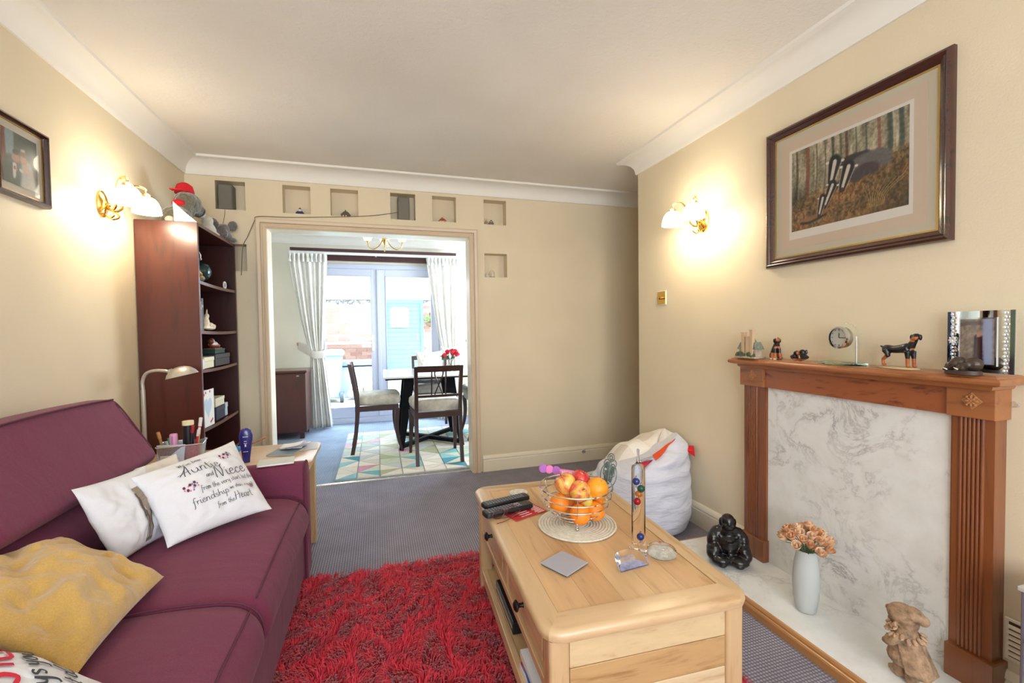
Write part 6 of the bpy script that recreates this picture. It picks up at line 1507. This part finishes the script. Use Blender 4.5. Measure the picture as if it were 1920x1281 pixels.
def pen(lab, x, y, c, h, lean, kind='pen', c2=None):
    t = thing(kind, lab, kind, (x, y, TT+.006)); mb = MB(); mb.lathe([(.001, 0), (.0045, .006), (.0050, .02), (.0050, h*.82), (.001, h*.82)], 8); o = obj('barrel', mb, pm('pen_barrel', c, .4), t)
    obj('cap', MB().lathe([(.001, h*.80), (.0062, h*.80), (.0062, h), (.001, h+.002)], 8), pm('pen_cap', c2 or c, .4), t); t.rotation_euler = lean; return t
for i, (dx, dy, c, h, le, lab, c2) in enumerate([(-.050, .0, (176, 120, 60), .125, (0, -.22, 0), 'wooden pencil leaning left in the mesh desk tidy', (196, 130, 60)), (-.028, -.01, (40, 150, 100), .100, (.05, -.08, 0), 'green pen in the mesh desk tidy', (40, 160, 110)), (.010, .012, (30, 28, 34), .15, (0, .05, 0), 'black marker in the middle of the desk tidy', (30, 28, 34)), (.022, .0, (40, 30, 36), .14, (0, .1, 0), 'dark pen with a red band in the desk tidy', (150, 30, 40)), (.036, .015, (200, 40, 50), .165, (-.05, .12, 0), 'red and white pen in the desk tidy', (232, 226, 226)), (.044, .004, (196, 40, 56), .16, (.02, .16, 0), 'second red and white pen, rightmost but one in the tidy', (226, 220, 224)), (.052, .016, (214, 180, 120), .165, (0, .10, 0), 'straw coloured pen at the right of the tidy', (226, 214, 206))]): pen(lab, -.925+dx, 2.52+dy, c, h, le, 'pen', c2)
t = thing('pink_marker', 'fat pink highlighter standing in the mesh desk tidy', 'pen', (-.945, 2.50, TT+.006)); obj('barrel', MB().lathe([(.001, 0), (.013, 0), (.013, .112), (.011, .116), (.001, .116)], 16), pm('pink_barrel', (222, 160, 200), .4), t); obj('clip', MB().box(-.003, .003, -.0145, -.0125, .07, .11), pm('pink_clip', (206, 140, 186), .4), t, smooth=False)
t = thing('hand_cream', 'black tub with a cream lid standing in the desk tidy', 'tub', (-.910, 2.535, TT+.006)); obj('tub', MB().lathe([(.001, 0), (.018, 0), (.018, .14), (.001, .14)], 18), pm('black_tub', (26, 24, 28), .4), t); obj('lid', MB().lathe([(.001, .1405), (.019, .1405), (.019, .156), (.001, .157)], 18), pm('cream_lid', (240, 226, 186), .4), t)
t = thing('white_notelet', 'white envelope standing against the near side of the desk tidy', 'envelope', (-.985, 2.465, TT), -.15); obj('paper', MB().hexa([(0, 0, .0005), (.085, .0, .0005), (.085, .003, .0005), (0, .003, .0005)], [(-.012, .018, .085), (.085, .018, .085), (.085, .021, .085), (-.012, .021, .085)]), pm('pale_blue_envelope', (206, 220, 238), .7), t, smooth=False); obj('flap', MB().box(.01, .07, -.0008, 0, .02, .05), M_paper, t, smooth=False)
t = thing('blue_brush', 'bright blue handled brush lying right of the desk tidy', 'brush', (-.80, 2.60, TT+.017), .25); obj('head', MB().ell((0, 0, 0), (.042, .018, .016), 14), pm('bright_blue_plastic', (50, 140, 214), .35), t); obj('handle', MB().tube([(.04, 0, .0), (.07, .01, .012), (.13, .03, .030)], [.007, .004, .004], 8), pm('brown_wood_handle', (150, 106, 66), .5), t)
t = thing('white_usb_box', 'small white box beside the desk tidy', 'box', (-.845, 2.485, TT+.0004), .5); obj('body', MB().box(-.014, .014, -.012, .012, 0, .018), M_white_p, t, smooth=False, bev=.002); obj('lid', MB().box(-.0145, .0145, -.0125, .0125, .018, .022), M_white_p, t, smooth=False)
t = thing('red_purse', 'flat red purse on the side table behind the text cushion', 'purse', (-.860, 2.40, TT+.0005), .1); obj('body', slab(-.085, .085, -.045, .045, 0, .020, .02, .008), pm('red_leather', (206, 30, 44), .45), t); obj('zip', MB().box(-.08, .08, -.0465, -.0445, .009, .012), M_steel, t, smooth=False)
t = thing('lotion_bottle', 'dark blue lotion bottle with white lettering on the side table', 'bottle', (-.632, 2.445, TT), .12)
def oval(a, b_, z, n_=20): return [(a*math.cos(2*PI*k/n_), b_*math.sin(2*PI*k/n_), z) for k in range(n_)]
obj('body', MB().loft([oval(.016, .013, 0), oval(.017, .014, .02), oval(.022, .015, .06), oval(.029, .016, .11), oval(.030, .015, .135), oval(.024, .012, .158), oval(.012, .008, .168), oval(.003, .003, .170)]), pm('navy_bottle', (38, 40, 120), .25, coat=.4), t, ang=70)
mb = MB()
for z, w, y in ((.128, .011, -.0158), (.106, .006, -.0168), (.096, .007, -.0168), (.080, .004, -.0160), (.055, .010, -.0156)): mb.box(-w, w, y, y+.003, z, z+.0022)
mb.ell((0, -.0165, .088), (.004, .002, .005), 8); obj('label_print', mb, M_white_p, t, smooth=False)
# papers
M_mag = pm('magazine_cover', (120, 136, 146), .4, var=.3, vs=14)
flatbook('magazine', 'grey blue magazine at the corner of the side table', 'magazine', None, (-.475, 2.60, TT+.0003), .13, .19, .006, -.25, (122, 138, 150))
flatbook('magazine', 'pale patterned leaflet under the right edge of the papers on the side table', 'magazine', None, (-.385, 2.66, TT+.0003), .10, .15, .002, .12, (212, 208, 216))
flatbook('magazine', 'pale magazine resting on the flat top of the sofa arm', 'magazine', None, (-.462, 2.262, .5860), .150, .10, .009, .12, (206, 208, 200))
t = thing('loose_letters', 'crumpled loose letters on top of the side table papers', 'papers', (-.445, 2.63, TT+.0072), .3)
for i in range(5):
    a = random.uniform(-.6, .6); x = random.uniform(-.02, .03); y = random.uniform(-.03, .03); z = .001+i*.0035; c_, s_ = math.cos(a), math.sin(a)
    mb = MB(); mb.grid(lambda u, v: (x+(u-.5)*.11*c_-(v-.5)*.07*s_, y+(u-.5)*.11*s_+(v-.5)*.07*c_, z+.004*i*u*u+.003*math.sin(v*4+i)+.003), 8, 6); o = obj('sheet', mb, [M_paper, pm('lilac_sheet', (206, 200, 220), .7)][i % 2], t, ang=80); sd = o.modifiers.new('s', 'SOLIDIFY'); sd.thickness = .0006

# ================================================================== BEAN BAG
t = thing('bean_bag', 'white canvas bean bag chair against the chimney breast', 'bean bag', (1.52, 2.36, 0))
def bean(u, v):
    a = 2*PI*u; z = v
    # v 0 floor .. 1 upper gathered rim
    prof = [(0, .20, .0), (.06, .262, .012), (.2, .292, .08), (.45, .286, .20), (.7, .262, .33), (.85, .235, .41), (1.0, .16, .455)]
    for k in range(len(prof)-1):
        if prof[k][0] <= v <= prof[k+1][0]:
            f_ = (v-prof[k][0])/(prof[k+1][0]-prof[k][0]); f_ = f_; r = prof[k][1]*(1-f_)+prof[k+1][1]*f_; zz_ = prof[k][2]*(1-f_)+prof[k+1][2]*f_; break
    cx_, cy_ = math.cos(a), math.sin(a)
    hi = .5+.5*math.cos(a+.55)     # higher towards the wall (+X, -Y side)
    zz_ = zz_*(0.78+.30*hi)
    w_ = .010*math.sin(zz_*60+6*noise.noise(Vector((cx_*1.5, cy_*1.5, zz_*3))))*min(1, v*3)*(.4+.6*noise.noise(Vector((cx_*2, cy_*2, zz_*6))))
    r = r+w_+.022*noise.noise(Vector((cx_*1.2+3, cy_*1.2, zz_*3)))
    ex_ = max(0, math.cos(a+.42))**6*v**2; r += .075*ex_; zz_ += .055*ex_
    x = 1.52+r*cx_*1.02; y = 2.36+r*cy_*1.08
    return (min(x, XR-.022), y, zz_)
mb = MB(); NU = 96; NV = 48
vs = [bean(i/NU, j/NV) for j in range(NV+1) for i in range(NU)]; fs = [(j*NU+i, j*NU+(i+1) % NU, (j+1)*NU+(i+1) % NU, (j+1)*NU+i) for j in range(NV) for i in range(NU)]
mb.add(vs, fs); mb.add([bean(i/NU, 1.0) for i in range(NU)], [tuple(range(NU))])
obj('bag', mb, M_bean, t, world=True, ang=80)
mb = MB()
sp = [bean(i/60, .05) for i in range(60)]; mb.tube([(p[0], p[1], p[2]+.004) for p in sp], .004, 6, closed=True); obj('base_seam', mb, M_bean, t, world=True)
# blanket draped on the bag
def drape(u, v):
    x = 1.27+.50*u; y = 2.20+.36*v+.03*u
    base = .475-.55*max(0, .5-u)**2*2.0-.10*abs(v-.5)**2*4-.10*(1-v)*(1-u)
    z = base+.050*u+.020*noise.noise(Vector((u*5, v*4, 2)))+.045*math.exp(-((u-.80)**2+(v-.35)**2)*60)+.016*math.sin(u*13+v*5)*u
    return (min(x, XR-.012), y, z)
bl = thing('plaid_blanket', 'folded pale checked blanket draped over the bean bag', 'blanket', (1.52, 2.40, .45))
mb = MB(); Nu, Nv = 40, 30; mi = []
vs = [drape(i/Nu, j/Nv) for j in range(Nv+1) for i in range(Nu+1)]; mb.add(vs, [(j*(Nu+1)+i, j*(Nu+1)+i+1, (j+1)*(Nu+1)+i+1, (j+1)*(Nu+1)+i) for j in range(Nv) for i in range(Nu)])
for j in range(Nv):
    for i in range(Nu): mi.append([(0, 1), (2, 0)][(j//7) % 2][(i//8) % 2])
mb.m = mi; o = obj('cloth', mb, [pm('cream_check', (226, 220, 212), .95), pm('oat_check', (206, 196, 184), .95), pm('white_check', (234, 230, 226), .95)], bl, world=True, ang=80); sd = o.modifiers.new('s', 'SOLIDIFY'); sd.thickness = .010
mb = MB()
def peak(u, v):
    a = 2*PI*u; r = .052*(1-v)**.8+.006; return (1.690+r*math.cos(a)*1.1-.01*v, 2.315+r*math.sin(a)*.7, .46+.105*v)
mb.grid(peak, 20, 12); obj('folded_peak', mb, pm('oat_fold', (216, 206, 192), .95), bl, world=True, ang=80)
def hem(pts, r): return MB().tube(cat_rom(pts, 5), r, 8, flat=.5)
obj('grey_fold', hem([(1.42, 2.17, .432), (1.52, 2.17, .452), (1.58, 2.20, .460), (1.62, 2.25, .470)], .009), pm('grey_hem', (170, 168, 172), .9), bl, world=True)
def patch(a0, a1, v0, v1, off):
    mb = MB(); mb.grid(lambda u, v: (lambda p: (min(XR-.014, 1.52+(p[0]-1.52)*(1+off*4)), 2.36+(p[1]-2.36)*(1+off*4), p[2]+off*1.2))(bean(((a0+(a1-a0)*u)/(2*PI)) % 1.0, v0+(v1-v0)*(1-(1-v)*(1-.9*u)))), 22, 6); return mb
tag(obj('orange_cloth', patch(-1.72, -.80, .93, .998, .007), pm('rust_orange_cloth', (206, 76, 36), .9)), 'strip of orange cloth showing under the checked blanket', 'cloth')
tag(obj('red_cloth_corner', MB().add([(1.725, 2.19, .462), (1.804, 2.20, .475), (1.780, 2.16, .420), (1.76, 2.27, .46), (1.765, 2.165, .455)], [(0, 4, 1), (0, 2, 4), (4, 2, 1), (0, 1, 3), (1, 2, 3), (2, 0, 3)]), pm('bright_red_cloth', (206, 16, 30), .9)), 'bright red cloth corner poking from the bean bag', 'cloth')
tag(obj('patterned_red_cloth', patch(-2.15, -1.78, .84, .95, .008), pm('red_blue_pattern', (176, 50, 64), .9, var=.6, vs=40)), 'red and blue patterned cloth tucked in the bean bag front', 'cloth')
# paper on the carpet, door stop
tag(obj('paper_scrap', MB().add([(1.63, 3.27, .002), (1.74, 3.30, .002), (1.70, 3.22, .006), (1.60, 3.21, .002)], [(0, 3, 2, 1)]), M_paper, smooth=False), 'scrap of white paper lying on the carpet behind the bean bag', 'paper')
t = thing('door_stop', 'small metal hook fitting on the far skirting board', 'hook', (1.74, YF-.016, .085)); obj('plate', MB().lathe([(.001, 0), (.014, 0), (.012, .005), (.001, .006)], 14, (0, 0, 0), Matrix.Rotation(PI/2, 3, 'X')), M_steel, t); obj('hook', MB().tube(cat_rom([(0, -.005, 0), (0, -.03, .0), (.0, -.035, .02), (0, -.02, .025)], 4), .003, 6), M_steel, t)

# ================================================================== CUSHIONS ON THE SOFA
GL = {
 'a': ([[(.9, .85), (.5, 1), (.12, .65), (.2, .1), (.6, .05), (.9, .5), (.95, 1), (.92, .3), (1.15, 0), (1.35, .15)]], 1.3), 'b': ([[(.15, 2), (.12, .8), (.15, .05), (.6, 0), (.9, .45), (.65, .95), (.2, .75)]], 1.1),
 'c': ([[(.85, .8), (.55, 1), (.12, .6), (.2, .1), (.55, 0), (1, .25)]], 1.1), 'd': ([[(.9, .8), (.5, 1), (.12, .6), (.2, .1), (.6, .05), (.95, .6), (1.05, 2), (1.0, .3), (1.25, 0)]], 1.35),
 'e': ([[(.1, .45), (.75, .6), (.65, .98), (.3, .95), (.12, .4), (.4, 0), (.8, .05), (1.1, .35)]], 1.1), 'f': ([[(1.0, 1.75), (.7, 2.0), (.45, 1.5), (.4, .3), (.3, -.7), (.1, -.9)], [(.1, 1), (.85, 1.02)]], 1.0),
 'g': ([[(.9, .85), (.5, 1), (.12, .65), (.3, .2), (.7, .3), (.95, 1), (.9, -.4), (.5, -.9), (.1, -.65)]], 1.2), 'h': ([[(.3, 2), (.15, 1), (.12, 0)], [(.15, .55), (.5, 1), (.8, .8), (.82, .2), (1.05, 0)]], 1.15),
 'i': ([[(.15, 1), (.15, .2), (.4, 0), (.6, .15)], [(.17, 1.45), (.20, 1.55)]], .6), 'l': ([[(.3, 2), (.15, 1), (.2, .1), (.5, .05)]], .6), 'm': ([[(.1, 1), (.12, 0)], [(.12, .6), (.4, 1), (.62, .8), (.62, 0)], [(.62, .6), (.9, 1), (1.15, .8), (1.15, .1), (1.35, 0)]], 1.5),
 'n': ([[(.1, 1), (.12, 0)], [(.12, .55), (.45, 1), (.78, .8), (.8, .15), (1.05, 0)]], 1.15), 'o': ([[(.55, 1), (.12, .65), (.2, .1), (.6, 0), (.9, .4), (.75, .9), (.5, 1)]], 1.1), 'p': ([[(.1, 1), (.12, -.9)], [(.12, .7), (.5, 1), (.9, .65), (.7, .05), (.15, .15)]], 1.1),
 'r': ([[(.1, 1), (.12, 0)], [(.12, .55), (.4, .95), (.75, .9)]], .85), 's': ([[(.75, .85), (.4, 1), (.15, .75), (.7, .35), (.5, 0), (.1, .1)]], .9), 't': ([[(.4, 1.8), (.3, .4), (.5, 0), (.75, .15)], [(.05, 1.15), (.75, 1.2)]], .85),
 'u': ([[(.1, 1), (.12, .3), (.4, 0), (.8, .35), (.85, 1)], [(.85, 1), (.86, .2), (1.1, 0)]], 1.2), 'v': ([[(.1, 1), (.4, 0), (.8, 1)]], .95), 'w': ([[(.1, 1), (.3, 0), (.6, .9), (.85, 0), (1.15, 1)]], 1.3), 'y': ([[(.1, 1), (.2, .35), (.6, .2), (.85, 1)], [(.85, 1), (.7, -.6), (.3, -.9)]], 1.1),
 'A': ([[(-.3, .35), (.5, 1.2), (1.0, 2.1), (1.05, 2.2), (1.1, 0)], [(.3, 0), (.6, 1.2), (1.05, 2.2)], [(-.5, .65), (1.3, .95)]], 1.5), 'N': ([[(.1, 0), (.25, 1.2), (.45, 2.1), (.8, 1.0), (1.1, 0), (1.35, 1.2), (1.6, 2.3), (1.8, 2.4)]], 1.8), 'H': ([[(.2, 2), (.12, 0)], [(1.1, 2.1), (1.0, 0)], [(-.1, .95), (1.3, 1.05)]], 1.4), 'W': ([[(.1, 2), (.4, 0), (.8, 1.6), (1.15, 0), (1.6, 2)]], 1.8),
 'S': ([[(1.1, 1.8), (.6, 2.1), (.2, 1.6), (.9, .8), (.7, .05), (.1, .25)]], 1.3), 'I': ([[(.3, 2), (.25, 0)]], .6), 'T': ([[(0, 2), (1.2, 2)], [(.6, 2), (.55, 0)]], 1.2), 'E': ([[(1.0, 2), (.2, 1.95), (.15, .05), (1.0, 0)], [(.2, 1), (.8, 1.05)]], 1.2), 'R': ([[(.15, 0), (.2, 2), (.8, 1.9), (.9, 1.3), (.3, 1.0), (1.1, 0)]], 1.3),
 "'": ([[(.2, 1.9), (.1, 1.5)]], .4), '.': ([[(.1, .05), (.18, .05)]], .4), ' ': ([], .7)}
def text_w(s): return sum(GL[c][1] for c in s)
def write(mb, S, s, u0, v0, xh, wd, th, angle=0, sx=1.0, rot=0, aspect=1.0):
    """letters as ribbons laid on the cushion surface; (u0,v0) start, xh = x-height in v units"""
    cur = 0; ca, sa = math.cos(rot), math.sin(rot)
    for ch in s:
        st_, adv = GL[ch]
        for line in st_:
            P = cat_rom([(p[0], p[1], 0) for p in line], 4); n_ = len(P)
            L_, R_ = [], []
            for i in range(n_):
                t_ = (P[min(i+1, n_-1)]-P[max(i-1, 0)]); t_.normalize() if t_.length else None
                nx_, ny_ = -t_.y, t_.x; w = th*(.6+.5*abs(t_.y))
                for sgn, lst in ((1, L_), (-1, R_)):
                    lx = (cur+P[i].x+nx_*w*sgn)*xh*sx; ly = (P[i].y+ny_*w*sgn)*xh
                    a_, b_ = lx*ca-ly*sa, lx*sa+ly*ca
                    lst.append(S(u0+a_*wd, v0+b_, 1, .003))
            mb.add(L_+R_, [(i, i+1, n_+i+1, n_+i) for i in range(n_-1)])
        cur += adv
    return mb
M_ink = pm('grey_black_ink', (60, 60, 66), .8); M_inkr = pm('red_ink', (206, 30, 60), .8)
def flowers(mb, S, u, v, s):
    for k in range(14):
        a = k*2.4; r = s*(.35+.65*(k % 5)/4); cu, cv = u+r*math.cos(a)*.8, v+r*math.sin(a)*.8; q_ = s*(.16 if k % 3 else .26)
        mb.add([S(cu+q_*math.cos(b_)*.6, cv+q_*math.sin(b_), 1, .0035) for b_ in [j*PI/3 for j in range(6)]], [tuple(range(6))], k % 3)
# text cushion
TL, TR, BR, BL = (-.800, 1.770, .712), (-.602, 2.150, .728), (-.412, 1.915, .498), (-.672, 1.690, .490)
S1 = pillow_fn(TL, TR, BR, BL, .13, .07, .005, 11, up=(.3, -.8, .5))
p1 = pillow('text_cushion', 'white oblong cushion printed with an auntie and niece verse', 'cushion', S1, M_white, N=64)
asp_ = (.30/.39)
mb = MB()
write(mb, S1, "We've been", -.42, .66, .055, asp_, .10); write(mb, S1, 'Auntie', -.46, .34, .135, asp_, .06, sx=1.15); write(mb, S1, 'and', -.12, .12, .055, asp_, .10); write(mb, S1, 'Niece', .06, .02, .145, asp_, .06, sx=1.15)
write(mb, S1, 'from the very start...but the', -.30, -.16, .062, asp_, .09, sx=.95); write(mb, S1, 'friendship', -.50, -.42, .088, asp_, .07); write(mb, S1, 'we share is a gift', .20, -.36, .050, asp_, .09, sx=.95)
write(mb, S1, 'from the', -.10, -.64, .055, asp_, .09, sx=.95); write(mb, S1, 'Heart', .24, -.64, .095, asp_, .07)
k = obj('printed_verse', mb, M_ink, p1, smooth=False); 
mb = MB(); flowers(mb, S1, .50, .56, .16); flowers(mb, S1, -.42, .02, .16); flowers(mb, S1, .72, -.40, .08)
obj('printed_flowers', mb, [pm('plum_print', (96, 40, 70), .8), pm('pink_print', (226, 130, 140), .8), pm('blue_grey_print', (120, 130, 160), .8)], p1, smooth=False)
# hare cushion
S2 = pillow_fn((-.868, 1.600, .738), (-.815, 1.90, .715), (-.720, 1.82, .485), (-.785, 1.640, .478), .09, .05, .005, 21, up=(.6, -.6, .5))
p2 = pillow('hare_cushion', 'white cushion with drawn hare legs behind the text cushion', 'cushion', S2, M_white)
mb = MB()
def ribbon(mb, S, pts, w0, w1, mi=0):
    P = cat_rom([(p[0], p[1], 0) for p in pts], 5); n_ = len(P); L_, R_ = [], []
    for i in range(n_):
        t_ = (P[min(i+1, n_-1)]-P[max(i-1, 0)]).normalized(); w = w0+(w1-w0)*i/n_; L_.append(S(P[i].x-t_.y*w, P[i].y+t_.x*w, 1, .003)); R_.append(S(P[i].x+t_.y*w, P[i].y-t_.x*w, 1, .003))
    mb.add(L_+R_, [(i, i+1, n_+i+1, n_+i) for i in range(n_-1)], mi)
D = -.30
ribbon(mb, S2, [(.36+D, .55), (.40+D, .2), (.52+D, -.15)], .10, .07, 0); ribbon(mb, S2, [(.30+D, .4), (.30+D, 0), (.34+D, -.25)], .06, .045, 1)
for k in range(4): ribbon(mb, S2, [(.30+D+.075*k, -.1), (.34+D+.05*k, -.45), (.22+D+.06*k, -.80)], .030, .014, k % 2); ribbon(mb, S2, [(.22+D+.06*k, -.78), (.17+D+.06*k, -.86)], .022, .02, 1)
obj('hare_print', mb, [pm('taupe_print', (150, 136, 124), .85), pm('brown_print', (110, 92, 78), .85)], p2, smooth=False)
S3 = pillow_fn((-1.0, 1.98, .66), (-.80, 2.115, .700), (-.66, 2.02, .50), (-.90, 1.90, .49), .10, .07, .006, 31, up=(.6, -.6, .5))
pillow('plain_cushion', 'plain white cushion whose corner peeks up behind the text cushion', 'cushion', S3, M_cream)
# mustard cushion
def yel(u, v, side=1, eps=0):
    base = S4(u, v, side, eps); d = .016*math.sin(6.5*(u*.75-v*.55)+2.2*noise.noise(Vector((u*1.6, v*1.6, 4)))+1)+.010*noise.noise(Vector((u*5, v*5, 1))); e_ = min(1, 3*(1-max(abs(u), abs(v)))); return base+Vector((.25, -.25, .93))*d*e_*(1 if side == 1 else .4)
S4 = pillow_fn((-1.0, 1.20, .68), (-.905, 1.62, .59), (-.605, 1.495, .490), (-.60, 1.10, .500), .12, .04, .008, 41, up=(.3, -.3, .9))
pillow('mustard_cushion', 'crumpled mustard yellow plush cushion on the middle of the sofa', 'cushion', yel, M_yellow, N=60)
# near lettered cushion
S5 = pillow_fn((-.96, 1.16, .60), (-.49, 1.035, .485), (-.40, .66, .50), (-.90, .60, .62), .22, .0, .004, 51, up=(.2, 0, 1))
p5 = pillow('lettered_cushion', 'white cushion with red and black lettering in the near corner of the sofa', 'cushion', S5, M_white)
mb = MB(); write(mb, S5, 'SISTERS', .56, .02, .13, 1.0, .16, rot=2.15, sx=1.0); obj('red_lettering', mb, M_inkr, p5, smooth=False)
mb = MB(); write(mb, S5, 'always your', .78, .0, .085, 1.0, .13, rot=2.15, sx=1.0); write(mb, S5, 'at all', .80, .42, .075, 1.0, .13, rot=2.15); obj('black_lettering', mb, M_ink, p5, smooth=False)

for nm, sc, dy in (('miniature_cottage', 1.55, 0), ('sitting_dog_figurine', 1.2, 0), ('puppy_pair_figurine', 1.3, 0), ('glass_clock', 1.38, 0), ('standing_dog_figurine', 1.10, .028), ('mirror_photo_frame', 1.14, .012), ('elephant_figurine', 1.3, -.026), ('elephant_soft_toy', 1.25, .02)):
    o = bpy.data.objects[nm]; o.scale = (sc, sc, sc); o.location.y += dy
bpy.data.objects['elephant_soft_toy'].location.x += .03; bpy.data.objects['elephant_soft_toy'].rotation_euler = (0, 0, -1.0)
bpy.data.objects['miniature_cottage'].location.x -= .012

for o in bpy.data.objects:
    if o.parent is None and 'label' in o.keys() and ('desk tidy' in o['label'] or o['label'].startswith('white envelope')) and not o['label'].startswith('blue') and not o['label'].startswith('small white box'):
        o.scale = (1.28, 1.28, 1.28); o.location.x = -.925+(o.location.x+.925)*1.28; o.location.y = 2.52+(o.location.y-2.52)*1.28; o.location.z = TT+(o.location.z-TT)*1.28
for nm in ('blue_brush', 'white_usb_box'): o = bpy.data.objects[nm]; o.scale = (1.2, 1.2, 1.2); o.location.x += .02
bpy.data.objects['blue_brush'].location.z += .004
